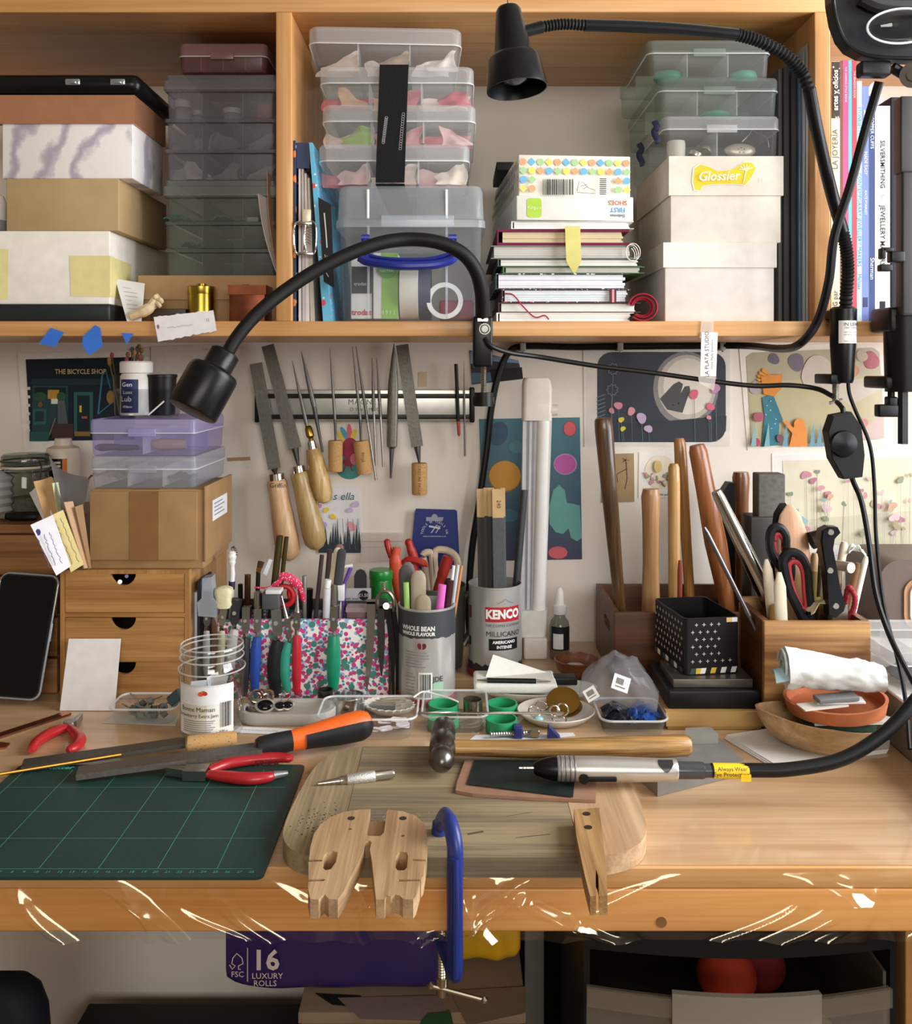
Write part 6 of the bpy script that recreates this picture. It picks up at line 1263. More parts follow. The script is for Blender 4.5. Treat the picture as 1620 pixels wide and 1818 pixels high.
# --- coffee tins
def tin(label,c,r,h,name='coffee_tin'):
    o=thing(name,label,'tin',c);T=Matrix.Translation(c)
    part('tin_body',C('#d2d2d0',.3,.6,.05,20),o,lambda m: m.lathe([(r*.9,.003),(r,.004),(r,h-.003),(r*1.015,h-.0025),(r*1.015,h),(r*.97,h),(r*.97,.006),(0.001,.006)],T,48,True,True));part('base_rim',C('#8f1c26',.5),o,lambda m: m.lathe([(r*.95,0),(r*1.06,.001),(r*1.06,.008),(r*1.01,.009)],T,48));return o
def band(o,c,r,z0,z1,mat,a0=-PI,a1=PI,jag=0,name='label_band',n=60,jtop=False,off=.0004):
    rd=random.Random(3);js=[rd.uniform(-jag,jag) for _ in range(n+1)];js[-1]=js[0]
    def fn(u,v):
        g=a0+(a1-a0)*u;k=min(n,int(u*n+.5));return (c.x+(r+off)*math.sin(g),c.y-(r+off)*math.cos(g),c.z+(z0+(js[k] if not jtop else 0) if v<.5 else z1+(js[k] if jtop else 0)))
    return part(name,mat,o,lambda m: m.sheet(fn,n,1),60)
def btext(o,c,r,body,size,ang,z,mat,lift=.0009,**k):
    M=Matrix.Translation(c) @ rot(rz=ang) @ frame((0,-r,z),(1,0,0),(0,0,1));text(body,size,M,mat,o,bend=r,lift=lift,**k)
c1=Vector((xp(758,1.185),1.19,TOP));r1=.0365;h1=.121
o=tin('silver and grey coffee tin crammed with emery boards and pens',c1,r1,h1)
band(o,c1,r1,h1-.036,h1-.003,C('#3c4046',.45),jag=.0012)
btext(o,c1,r1,'WHOLE BEAN',.0078,-.3,h1-.0235,C('#e8e8e8',.5),bold=.0003,sx=.9);btext(o,c1,r1,'WHOLE FLAVOUR',.0060,-.3,h1-.0302,C('#e8e8e8',.5),bold=.0003,sx=.9)
def heart(o,c,r,ang,z,s,mat):
    M=Matrix.Translation(c) @ rot(rz=ang) @ frame((0,-r,z),(1,0,0),(0,0,1));a=Art(M,lift=.0006);a.ell(-s*.45,s*.15,s*.55,s*.75,mat,14,.5);a.ell(s*.45,s*.15,s*.55,s*.75,mat,14,-.5);a.line([(-s*.1,s*.7),(s*.05,0),(-s*.1,-s*.6)],s*.12,'#c9c9c9');a.build(o,'bean_mark')
heart(o,c1,r1,-.14,h1-.046,.0055,'#6d1f26')
rd=random.Random(12)
for k in range(13):
    z_=.067-k*.0036 if k<6 else .040-(k-6)*.0042;w_=.85 if k<6 else .35;a0=-.75;band(o,c1,r1,z_,z_+.0012,GREYINK,a0,a0+w_*rd.uniform(.7,1.15),name='text_line',n=10,off=.0006)
band(o,c1,r1,.010,.043,C('#eef0ee',.5),-.25,.22,name='barcode_panel',n=8,off=.0007)
x=-.2
while x<.16: w_=rd.choice((.012,.02,.03));band(o,c1,r1,.012,.041,INK,x,x+w_,name='barcode_bar',n=2,off=.001);x+=w_+rd.choice((.012,.02))
band(o,c1,r1,.006,.030,C('#9fc2a8',.5),.24,.62,name='green_panel',n=8,off=.0006);btext(o,c1,r1,'JDE',.009,.42,.034,INK)
c2=Vector((xp(880,1.285),1.29,TOP));r2=.0370;h2=.1245
o=tin('silver coffee tin with a red name panel holding sanding sticks',c2,r2,h2)
band(o,c2,r2,.0785,.0985,C('#b3202c',.45),-.42,.98,name='name_panel',n=14);btext(o,c2,r2,'KENCO',.0165,.27,.0884,C('#f3f1ee',.5),bold=.0008,sx=.86)
btext(o,c2,r2,'THE COFFEE COMPANY',.0046,.30,.0735,C('#4a4a4a',.5),spacing=1.1);btext(o,c2,r2,'MILLICANO',.0098,.30,.0618,C('#2a2b2e',.5),spacing=1.0)
band(o,c2,r2,.0400,.0555,C('#17181b',.45),-.28,.88,name='black_panel',n=12);btext(o,c2,r2,'AMERICANO',.0056,.30,.0510,C('#eeeeee',.5),bold=.0002);btext(o,c2,r2,'INTENSE',.0056,.30,.0443,C('#eeeeee',.5),bold=.0002)
band(o,c2,r2,.009,.019,C('#2c2d30',.5),jag=.0025,jtop=True,name='mountain_band');band(o,c2,r2,.079,.096,C('#7a1c26',.45),-1.3,-1.12,name='side_panel',n=4);band(o,c2,r2,.041,.054,C('#17181b',.45),-1.3,-1.15,name='side_panel',n=4)
a=Art(Matrix.Translation(c2) @ rot(rz=.33) @ frame((0,-r2,.1035),(1,0,0),(0,0,1)),lift=.0012);a.line([(-.012,0),(-.004,.003),(0,.006),(.005,.003),(.012,0)],.0006,'#6a6a6a');a.build(o,'mountain_line')
# sanding sticks
zb2=TOP+.0065
SW=C('#c9a878',.7)
for k,(lb,px,pt,dy,w_,cl) in enumerate((('sanding stick with bare wood end at the left of the tin',853,868,-.006,13,'#3d3b38'),('narrow sanding stick beside the leftmost one',864,866,.006,11,'#4a4842'),('sanding stick between the narrow one and the marked one',872,866,-.012,12,'#35383a'),('sanding stick marked with a grit number',884,868,-.02,20,'#51565a'),('pale sanding stick behind the marked one',893,866,-.010,8,'#5f6264'))):
    yy=1.29+dy;s=yy/F;o=thing('sanding_stick',lb,'sanding stick',at(px+4,1180,yy),group='sanding sticks in the tin')
    zf=zb2;top=at(px,pt,yy);bot=Vector((xp(px+5,yy),yy+.004,zf));cut=top.lerp(bot,(920-868)/330+.0)
    hw=w_*s/2
    def bar(m,p,q): m.add([(p.x-hw,p.y-.002,p.z),(p.x+hw,p.y-.002,p.z),(p.x+hw,p.y+.002,p.z),(p.x-hw,p.y+.002,p.z),(q.x-hw,q.y-.002,q.z),(q.x+hw,q.y-.002,q.z),(q.x+hw,q.y+.002,q.z),(q.x-hw,q.y+.002,q.z)],[(0,1,2,3),(7,6,5,4),(0,4,5,1),(1,5,6,2),(2,6,7,3),(3,7,4,0)])
    part('wood_end',SW,o,lambda m: bar(m,top,cut),0);part('abrasive',C(cl,.85,0,.12,300,.2),o,lambda m: bar(m,cut,bot),0)
    if k==3: text('240',.0075,frame(at(px+2,895,yy-.0022),(0,0,-1),(1,0,0)),C('#4a3a26',.7),o)
A_=Vector((xp(906,1.30),1.30,zb2));B_=at(931,870,1.31);one(MB().tube([A_,A_.lerp(B_,.5),B_],.0054,12),'black_rod',C('#3a3d3f',.45,.2,.15),'dark grey rod leaning right in the sanding stick tin','rod')
# contents of the first tin
zb1=TOP+.0066;yy=1.172
def tool_in(name,label,cat,px0,tip,w,mat,dy=0,th=.25,round_=True,py0=1235):
    y_=1.19+dy;A_=Vector((xp(px0,y_),y_,zb1+.001));B_=at(tip[0],tip[1],y_);s=y_/F;r=w*s/2
    P=[A_,A_.lerp(B_,.93),A_.lerp(B_,.97),B_];return one(MB().tube(P,[r,r,r*.85,r*.4] if round_ else [r]*4,12,flatten=((0,1,0),th)),name,mat,label,cat)
tool_in('emery_board','dark round ended emery board in the first coffee tin','emery board',732,(720,1004),26,C('#4c4a48',.8),-.004);tool_in('emery_board','grey edged emery board behind the dark one','emery board',738,(724,998),24,C('#6f6a6c',.8),.004)
tool_in('emery_board','wide beige emery board in the first coffee tin','emery board',745,(743,1013),27,C('#a89a86',.8),-.012);tool_in('emery_board','short beige emery board at the front of the coffee tin','emery board',752,(752,1056),27,C('#a3937c',.8),-.022)
tool_in('plastic_stick','light green plastic stick in the coffee tin','stick',730,(721,1034),10,C('#9bc46a',.5),-.016,.5,False)
tool_in('marker_pen','bright pink marker in the coffee tin','pen',764,(786,1038),14,C('#e86fc8',.45),-.02,.6,False);tool_in('marker_pen','maroon marker beside the pink one','pen',776,(800,1030),12,C('#3f141c',.4),-.014,.6,False)
for lb,p0,t_,cl in (('white rod fanned at the right of the coffee tin',780,(806,1004),'#e6e6e4'),('pale blue rod fanned at the right of the coffee tin',784,(814,1003),'#c9d6e0'),('copper rod fanned at the right of the coffee tin',787,(820,1004),'#c98a5a')): tool_in('thin_rod',lb,'rod',p0,t_,6,C(cl,.4),.004,.8,False)
# grey mug behind with red pliers and cream scissors
c3=Vector((xp(776,1.31),1.315,TOP)); 
o=thing('mug','dark grey green mug standing behind the coffee tin','mug',c3);MUG=C('#4b5048',.35)
part('mug_body',MUG,o,lambda m: m.lathe([(.030,0),(.036,.002),(.040,.05),(.041,.115),(.0395,.116),(.036,.05),(.03,.006),(.001,.006)],Matrix.Translation(c3),36));part('mug_handle',MUG,o,lambda m: m.tube(smooth_path([c3+Vector((.038,0,.098)),c3+Vector((.046,.002,.10)),c3+Vector((.050,.004,.08)),c3+Vector((.048,.004,.05)),c3+Vector((.037,-.002,.03))],6),.0045,10,flatten=((0,1,0),1.5)))
zm=TOP+.0075
RP=C('#a8281f',.45);RP2=C('#c9492c',.45)
my=1.31
o=thing('pliers','red handled wire strippers standing open in the mug','pliers',Vector((xp(745,my),my,zm)))
part('blades',DARKSTEEL,o,lambda m: m.tube([(xp(755,my),my,zm),at(748,1070,my)],[.004,.008],8,flatten=((0,1,0),.5)))
part('handle',RP2,o,lambda m: m.tube(smooth_path([at(722,1100,my-.01),at(708,1040,my-.012),at(702,1000,my-.012),at(705,972,my-.01)],5),[.0075]*4+[.0085]*8+[.006]*4,12,flatten=((0,1,0),.6)));part('handle_hook',RP,o,lambda m: m.tube(smooth_path([at(706,990,my-.006),at(695,985,my-.006),at(689,970,my-.006),at(687,957,my-.006)],5),[.006]*6+[.0045]*9+[.002],10));part('handle',RP,o,lambda m: m.tube(smooth_path([at(740,1060,my),at(735,1020,my),at(736,995,my),at(730,975,my),at(724,957,my)],5),[.0065]*16+[.0055]*4+[.003],12));part('lock_lever',RP,o,lambda m: m.tube(smooth_path([at(716,1000,my),at(728,993,my-.004),at(745,997,my-.006),at(760,1004,my-.006)],5),[.005]*14+[.003]*2,10))
o=thing('scissors','cream handled scissors standing in the mug','scissors',Vector((xp(772,my),my,zm)));CRS=C('#c9b9a4',.45)
part('blades',STEEL,o,lambda m: m.tube([(xp(772,my),my+.01,zm),at(772,1060,my+.01)],[.002,.009],8,flatten=((0,1,0),.3)))
for q in ([(752,985),(764,981),(768,990),(770,1040),(766,1070),(760,1050),(756,1010)],[(772,982),(788,976),(806,984),(813,1000),(808,1030),(790,1060),(778,1072),(774,1030)]): part('handle_loop',CRS,o,lambda m: m.tube(smooth_path([at(x,y,my+.012) for x,y in q],4,True),.0052,10,closed=True))
o=thing('craft_knife','round red handled tool leaning in the mug','tool',Vector((xp(775,my),my-.012,zm)));part('handle',C('#96251c',.4),o,lambda m: m.tube(smooth_path([Vector((xp(765,my-.012),my-.012,zm+.001)),at(775,1060,my-.012),at(786,1020,my-.012),at(794,995,my-.012),at(797,988,my-.012)],4),[.004]*4+[.0062]*4+[.0078]*8+[.004],12))

# --- strip light
by_=1.345;s=by_/F
o=thing('strip_light','tall white strip light standing against the wall','strip light',at(948,1180,by_))
def slab(m,top,bot,x0a,x1a,x0b,x1b,ya,yb,bev=0): m.loft([[(xp(x0b,by_),ya,zp(bot,by_)),(xp(x1b,by_),ya,zp(bot,by_)),(xp(x1b,by_),yb,zp(bot,by_)),(xp(x0b,by_),yb,zp(bot,by_))],[(xp(x0a,by_),ya,zp(top,by_)),(xp(x1a,by_),ya,zp(top,by_)),(xp(x1a,by_),yb,zp(top,by_)),(xp(x0a,by_),yb,zp(top,by_))]])
part('housing',C('#d3d3d8',.4),o,lambda m: slab(m,745,1090,930,982,926,970,by_+.012,by_+.034),0);part('side_groove',C('#8a8b90',.4),o,lambda m: slab(m,748,1088,938,942,934,937,by_+.0105,by_+.013),0);part('side_groove',C('#9a9ba0',.4),o,lambda m: slab(m,748,1088,948,951,943,945,by_+.0105,by_+.013),0)
part('diffuser',C('#ffffff',.3),o,lambda m: m.tube([at(966,746,by_+.012),at(957,1089,by_+.012)],12*s,16));part('edge_fin',plastic('#ffffff',.5,.1),o,lambda m: slab(m,735,1085,978,981,966,969,by_+.006,by_+.02),0)
part('end_cap',C('#e9e4dc',.4),o,lambda m: [m.loft([[(x,y,z) for x,y in rrect(w_,.034,.006,3,cx,by_+.018)] for w_,cx,z in ((.043,xp(955,by_),zp(747,by_)),(.043,xp(955.5,by_),zp(690,by_)),(.040,xp(955,by_),zp(676,by_)),(.034,xp(954,by_),zp(671,by_)))]),m.cyl(at(977,728,by_+.01),at(990,728,by_+.01),.008,None,14)]);part('end_cap',C('#e6e4e2',.4),o,lambda m: m.loft([[(x,y,z) for x,y in rrect(w_,.034,.005,3,cx,by_+.018)] for w_,cx,z in ((.034,xp(946,by_),zp(1133,by_)),(.040,xp(947,by_),zp(1128,by_)),(.042,xp(948,by_),zp(1085,by_)))]))
bz_=(1.30);part('foot',C('#d9d3cc',.45),o,lambda m: [m.box(xp(930,by_),xp(972,by_),by_-.006,by_+.036,TOP,zp(1131,by_),.003)])
# dropper bottle, bowl
c=dk(994,1166);c.y=1.345;c.x=xp(994,1.345)
o=thing('dropper_bottle','clear dropper bottle with a white bulb and black label','bottle',c);T=Matrix.Translation(c)
part('bottle_glass',glass('#cfd3d2',1.5),o,lambda m: m.lathe([(.012,0),(.0145,.002),(.0148,.045),(.013,.055),(.008,.062),(.008,.066)],T,24,True,False),50);part('label',C('#1b1c20',.45),o,lambda m: m.sheet(lambda u,v: (c.x+.0152*math.sin(-1+2*u),c.y-.0152*math.cos(-1+2*u),c.z+.016+.034*v),12,1));part('label_panel',C('#d9dadc',.5),o,lambda m: m.sheet(lambda u,v: (c.x+.0155*math.sin(-.75+1.0*u),c.y-.0155*math.cos(-.75+1.0*u),c.z+.018+.022*v),8,1));part('collar',C('#e2e2e2',.4),o,lambda m: m.lathe([(.0095,.066),(.0102,.067),(.0102,.078),(.007,.079)],T,24));part('dropper_bulb',C('#efeeea',.4),o,lambda m: m.lathe([(.0068,.079),(.0066,.088),(.0052,.098),(.003,.103),(.0005,.104)],T,20),60)
c=Vector((xp(1025,1.26),1.27,TOP));o=thing('wooden_bowl','small reddish brown wooden bowl by the mallet box','bowl',c);BW=wood('#8a5132','#5f3420',0,.4,.2,3)
part('bowl',BW,o,lambda m: m.lathe([(.014,0),(.018,.001),(.026,.010),(.0305,.024),(.029,.0245),(.024,.012),(.012,.006),(.001,.006)],Matrix.Translation(c),32),50)
one(MB().lathe([(.001,0),(.011,.0006),(.012,.003),(.009,.005),(.001,.0055)],Matrix.Translation(c+Vector((-.002,-.002,.0125))) @ Matrix.Diagonal((1.1,.7,1,1)),18),'pumice_stone',C('#cfc5b6',.8),'pale worn stone lying in the wooden bowl','stone',None,60)
# --- mallet box with handles
MBX=wood('#6a3d22','#452412',0,.5,.1,1.5,.9)
x0,x1,y0,y1,zt=.2125,.435,1.236,1.402,.836;t=.007
o=thing('mallet_box','dark brown wooden box with a hand slot, full of mallet handles','box',((x0+x1)/2,(y0+y1)/2,TOP))
part('front_panel',MBX,o,lambda m: m.box(x0,x1,y0,y0+t,TOP,zt,.001));part('back_panel',MBX,o,lambda m: m.box(x0,x1,y1-t,y1,TOP,zt,.001));part('base',MBX,o,lambda m: m.box(x0+t,x1-t,y0+t,y1-t,TOP,TOP+.006))
slot=rrect(.05,.014,.0065,4,(y0+y1)/2-.02,TOP+.066)
part('end_panel',MBX,o,lambda m: m.prism([(y0+t,TOP),(y1-t,TOP),(y1-t,zt),(y0+t,zt)],t,frame((x0,0,0),(0,1,0),(0,0,1)),[slot]),0);part('end_panel',MBX,o,lambda m: m.box(x1-t,x1,y0+t,y1-t,TOP,zt,0))
def haft(label,px0,tip,prof,y,mat,foot=None,sq=.8,name='wooden_mallet',cat='mallet'):
    A_=Vector((xp(px0,y),y,TOP+.0062));B_=at(tip[0],tip[1],y);s=y/F;mb=MB();lathe_ab(mb,A_,B_,[(t_,w_*s/2) for t_,w_ in prof],20,sq);return one(mb,name,mat,label,cat)
haft('dark streaky wooden handle, tallest in the mallet box',1110,(1071,742),[(0,18),(.3,21),(.7,29),(.95,33),(.99,31),(1,26)],1.30,wood('#76552f','#2c1a0c',2,.35,.3,2,.8))
haft('pale beech handle with a waist in the mallet box',1156,(1156,868),[(0,30),(.35,33),(.6,29),(.8,30),(.96,34),(1,28)],1.27,wood('#b98f62','#93683e',2,.4,.2,2))
haft('light straight ash handle in the mallet box',1198,(1197,823),[(0,20),(.9,22),(.98,20),(1,14)],1.29,wood('#d2ac74','#b0854c',2,.4,.2,2))
haft('slim golden handle behind the light ash one',1232,(1207,778),[(0,17),(.5,19),(.9,23),(.98,21),(1,15)],1.34,wood('#c08d4c','#8f5f2a',2,.35,.3,2))
haft('thick reddish brown handle leaning left in the mallet box',1312,(1238,790),[(0,24),(.3,30),(.55,40),(.8,34),(.97,33),(1,26)],1.31,wood('#a8683a','#7a4421',2,.35,.3,2))
haft('short red brown handle in front of the light ash one',1206,(1208,995),[(0,8),(.9,9),(1,6)],1.27,C('#8a3a26',.5))
haft('brown hammer handle upright behind the steel mandrel',1318,(1316,838),[(0,26),(.6,25),(.85,27),(.97,31),(1,26)],1.36,wood('#8f5a30','#643a1c',2,.35,.3,2))
mb=MB();prism_px(mb,[(1282,1000),(1276,940),(1283,875),(1295,857),(1306,858),(1306,1010)],1.33,.02);prism_px(mb,[(1286,1170),(1282,1000),(1306,1000),(1304,1170)],1.335,.012);one(mb,'rubber_mallet',C('#1c1c1e',.5),'flat black rubber mallet head standing behind the mandrel','mallet',None,0)
o=thing('grinding_block','grey stone block in a black holder behind the scissors','block',Vector((xp(1362,1.30),1.29,TOP)))
part('stone',C('#5f5d58',.85,0,.2,160,.3),o,lambda m: m.box(xp(1345,1.29),xp(1393,1.29),1.285,1.312,zp(920,1.29),zp(841,1.29),.002));part('holder',C('#2e2b29',.5),o,lambda m: m.box(xp(1330,1.29),xp(1386,1.29),1.282,1.322,TOP+.0062,zp(916,1.29),.002))
# --- acacia crate with tools
x0,x1,y0,y1,zt=.3605,.4775,1.080,1.178,.867;t=.008
ACA=wood('#c0925a','#70451f',0,.45,.15,.9,.8);ACD=wood('#7a4a2a','#4a2a14',1,.45,.15,1.1,.8)
o=thing('wooden_crate','striped acacia wood crate crammed with scissors and tools','crate',((x0+x1)/2,(y0+y1)/2,TOP))
part('front_panel',ACA,o,lambda m: m.box(x0,x1+.008,y0,y0+t,TOP,zt,.0012));part('back_panel',ACA,o,lambda m: m.box(x0,x1+.008,y1-t,y1,TOP,zt+.006,.0012));part('side_panel',ACD,o,lambda m: m.box(x0,x0+t,y0+t,y1-t,TOP,zt));part('side_panel',ACD,o,lambda m: m.box(x1-t+.008,x1+.008,y0+t,y1-t,TOP,zt));part('base',ACD,o,lambda m: m.box(x0+t,x1-t+.008,y0+t,y1-t,TOP,TOP+.006))
zf=TOP+.0065
def crate_tool(name,label,cat,foot,tip,prof,y,mat,sq=1.0):
    A_=Vector((foot,y,zf+.001+prof[0][1]*y/F*.28));B_=at(tip[0],tip[1],y);s=y/F;mb=MB();lathe_ab(mb,A_,B_,[(q,w_*s/2) for q,w_ in prof],18,sq);return one(mb,name,mat,label,cat)
crate_tool('ring_mandrel','long tapered polished steel mandrel leaning left','mandrel',.447,(1272,872),[(0,40),(.45,34),(.7,28),(.97,21),(1,18)],1.145,C('#c4c1bb',.18,1,.04))
crate_tool('steel_rod','thin steel rod leaning left beside the mandrel','rod',.412,(1251,936),[(0,9),(.97,9),(1,5)],1.115,C('#77757a',.3,.9))
crate_tool('sanding_paddle','rounded pale wooden paddle with a black back','paddle',.432,(1402,896),[(0,40),(.45,62),(.7,66),(.85,56),(.95,36),(1,10)],1.155,wood('#d5a988','#b98a68',2,.5,0,1.5),.2)
crate_tool('felt_paddle','black felt paddle just behind the pale wooden paddle','paddle',.425,(1390,893),[(0,36),(.5,56),(.8,52),(.95,34),(1,10)],1.166,C('#1b1a19',.9),.2)
crate_tool('bone_folder','ivory bone handle leaning left at the front of the crate','bone tool',.392,(1384,1016),[(0,20),(.6,24),(.9,22),(1,8)],1.1,C('#d9cfb6',.45),.5);crate_tool('bone_folder','ivory handle tucked behind the front bone handle','bone tool',.398,(1361,993),[(0,18),(.7,22),(.93,18),(1,6)],1.12,C('#cfc2a8',.5),.5)
crate_tool('wood_dowel','short pale wooden dowel poking over the crate front','dowel',.378,(1380,1074),[(0,24),(.98,24),(1,21)],1.106,wood('#c9a06a','#a67d48',2,.5,0,2))
o=thing('scissors','large scissors with black and red loop handles in the crate','scissors',Vector((.41,1.125,zf)))
part('blades',STEEL,o,lambda m: m.tube([(.405,1.122,zf+.001),at(1430,1090,1.122)],[.002,.011],8,flatten=((0,1,0),.25)))
for q,yy in (([(1368,950),(1374,938),(1386,938),(1395,952),(1396,975),(1404,1000),(1402,1030),(1390,1010),(1375,990),(1368,970)],1.13),([(1391,1000),(1396,985),(1409,981),(1424,990),(1433,1012),(1436,1050),(1440,1095),(1428,1098),(1415,1075),(1400,1042)],1.115)):
    part('handle_loop',C('#1b1c20',.45),o,lambda m: m.tube(smooth_path([at(x,y,yy) for x,y in q],4,True),.0058,10,closed=True))
    cx,cy=sum(p[0] for p in q)/len(q),sum(p[1] for p in q)/len(q);part('grip_lining',C('#b8323f',.5),o,lambda m: m.tube(smooth_path([at(cx+(x-cx)*.62,cy+(y-cy)*.70,yy) for x,y in q],4,True),.0034,8,closed=True))
o=thing('chef_knife','kitchen knife with a black riveted handle upright in the crate','knife',Vector((.44,1.1,zf)));ky=1.095
kp=[(1459,942),(1472,935),(1488,936),(1493,946),(1483,956),(1480,975),(1487,1010),(1493,1045),(1502,1075),(1499,1085),(1484,1097),(1472,1094),(1470,1065),(1467,1020),(1461,985),(1457,960)]
part('blade',C('#b5b6b6',.25,1),o,lambda m: prism_px(m,[(1478,1088),(1506,1072),(1507,1180),(1500,1262),(1490,1266),(1484,1180)],ky+.004,.002),0)
def kh(m):
    prism_px(m,kp,ky-.002,.014);cx,cy=mid(kp);prism_px(m,[(cx+(x-cx)*.82,cy+(y-cy)*.97) for x,y in kp],ky-.0045,.003)
part('handle',C('#1a1b1f',.32),o,kh,0)
for x,y in ((1476,945),(1475,1013),(1485,1076)): part('rivet',C('#b9b8b4',.3,.9),o,lambda m: m.cyl(at(x,y,ky-.0044),at(x,y,ky-.0056),.0034,None,16))
for lb,ft,tp,w_,cl,yy in (('pale wooden brush stick behind the knife handle',.452,(1500,962),14,'#d9cdb8',1.15),('brown wooden stick leaning right behind the knife',.458,(1526,1000),17,'#8f6a44',1.14),('white stick leaning far right in the crate',.462,(1539,988),10,'#ece6da',1.135),('short tan stick left of the knife',.43,(1447,982),13,'#a88860',1.13),('dark hammer shaft left of the knife',.436,(1457,975),13,'#3f2418',1.15)): crate_tool('wooden_stick',lb,'stick',ft,tp,[(0,w_),(.97,w_),(1,w_*.7)],yy,C(cl,.6))
mb=MB();mb.cyl(at(1440,960,1.15),at(1470,950,1.15),.011,.009,16);one(mb,'hammer_head',C('#2c231d',.35,.6),'small dark hammer head beside the knife','hammer');mb=MB();mb.cyl(at(1488,1003,1.12),at(1512,1008,1.10),.006,.0066,14);one(mb,'metal_bobbin',C('#c9c6c0',.3,.6),'small silver hammer face beside the knife handle','hammer')
c=Vector((xp(1462,1.13),1.125,zf));o=thing('small_glass','little clear glass jammed in the crate behind the knife','glass',c);part('glass',glass('#c9c8b4',1.5),o,lambda m: m.lathe([(.012,0),(.014,.002),(.020,.17),(.0202,.172)],Matrix.Translation(c),22,True,False),50)
scrap('crumpled cream cloth stuffed beside the knife in the crate',(xp(1458,1.12),1.115,zp(1092,1.12)),.04,.03,.03,2.2,C('#cabf9c',.8),'cloth_scrap','cloth')
o=thing('red_bracelet','twisted red cord loop sticking out at the crate corner','bracelet',at(1510,1095,1.12));part('cord',C('#9a1f2c',.7,0,.2,200,.4),o,lambda m: m.tube(smooth_path([at(1508,1130,1.12),at(1508,1098,1.118),at(1516,1082,1.115),at(1519,1062,1.114),at(1513,1048,1.116),at(1506,1045,1.12),at(1500,1080,1.13)],6),[.0036 if k % 2 else .0030 for k in range(37)],10))
scrap('fluffy white tuft behind the knife handle',(xp(1512,1.16),1.15,zp(990,1.15)),.022,.02,.02,9.2,C('#dfe6e2',.8),'cotton_tuft','cotton')
# --- stack with the black cross tin
x0,x1,y0,z1=.2478,.3585,1.082,.7617
bx('gift_box','flat gold card box at the bottom of the small stack','box',x0,x1,y0,1.20,TOP,z1,C('#b8935a',.5),lid=.017,lidmat=C('#bd985e',.5),over=.0018)
bx('jewel_box','black lidded box between the gold box and the steel block','box',x0+.002,x1+.0005,y0+.006,1.196,z1+.0003,.7840,C('#17181b',.4),bev=.003)
one(MB().box(x0+.010,x1-.006,y0+.014,1.168,.7842,.7945,.0008),'steel_block',C('#6f6d68',.35,.8,.1,60),'flat grey steel bench block under the cross patterned tin','block')
TZ=.7948;M=Matrix.Translation((.2745,1.108,TZ)) @ rot(rz=math.radians(9));w_,d_,h_=.070,.100,.068
# tin is built from its near corner: local x along the front, y along the side
o=thing('square_tin','open black tin patterned with white crosses and a coloured hem','tin',M=M)
BT=C('#1c1b20',.4)
def tinbody(m): m.loft([[(x+w_/2,y+d_/2,z) for x,y in rrect(w_*q,d_*q,.006,4)] for q,z in ((.985,0),(1,.001),(1,h_),(.965,h_),(.965,.002))],True,True,True)
mb=MB();tinbody(mb);mb.build('tin_body',BT,o,35,True)
hem=['#2f4a42','#d9b23c','#e8e6e0','#1c1b20','#d9b23c','#1c1b20','#e8e6e0','#1c1b20','#e8e6e0']
def on_front(): return M @ frame((0,0,0),(1,0,0),(0,0,1))
def on_left(): return M @ frame((0,d_,0),(0,-1,0),(0,0,1))
a=Art(on_front(),lift=.0003)
for r_ in range(6):
    for q in range(6):
        x=.010+q*.0095+(.00475 if r_ % 2 else 0);z=.016+r_*.0088
        if x<w_-.006 and x<.048+(.0 if r_ else .012): a.rect(x-.0021,z-.0003,x+.0021,z+.0003,'#ddd9d2');a.k -= 1;a.rect(x-.0003,z-.0021,x+.0003,z+.0021,'#ddd9d2');a.k -= 1
a.k=1
for q in range(9): a.poly([(.006+q*.0065+(.001 if q % 2 else 0),.0012),(.006+(q+1)*.0065,.0012),(.006+(q+1)*.0065+.002,.008),(.006+q*.0065+.002,.008)],hem[q]);a.k -= 1
a.rect(w_-.017,h_-.006,w_-.010,h_-.0006,'#d9b878');a.k -= 1;a.rect(w_-.010,h_-.006,w_-.003,h_-.0006,'#dfe3e8');a.build(o,'printed_pattern')
a=Art(on_left(),lift=.0003)
for r_ in range(6):
    for q in range(9):
        x=.008+q*.0098+(.0049 if r_ % 2 else 0);z=.016+r_*.0088
        if x<d_-.005: a.rect(x-.0024,z-.0003,x+.0024,z+.0003,'#e6e2da');a.k -= 1;a.rect(x-.0007,z-.0021,x+.0007,z+.0021,'#e6e2da');a.k -= 1
a.k=1
for q in range(10): a.poly([(.005+q*.009,.0012),(.005+(q+1)*.009,.0012),(.005+(q+1)*.009,.007),(.005+q*.009,.008)],('#2f4a42','#e8e6e0','#1c1b20')[q % 3]);a.k -= 1
a.build(o,'printed_pattern')

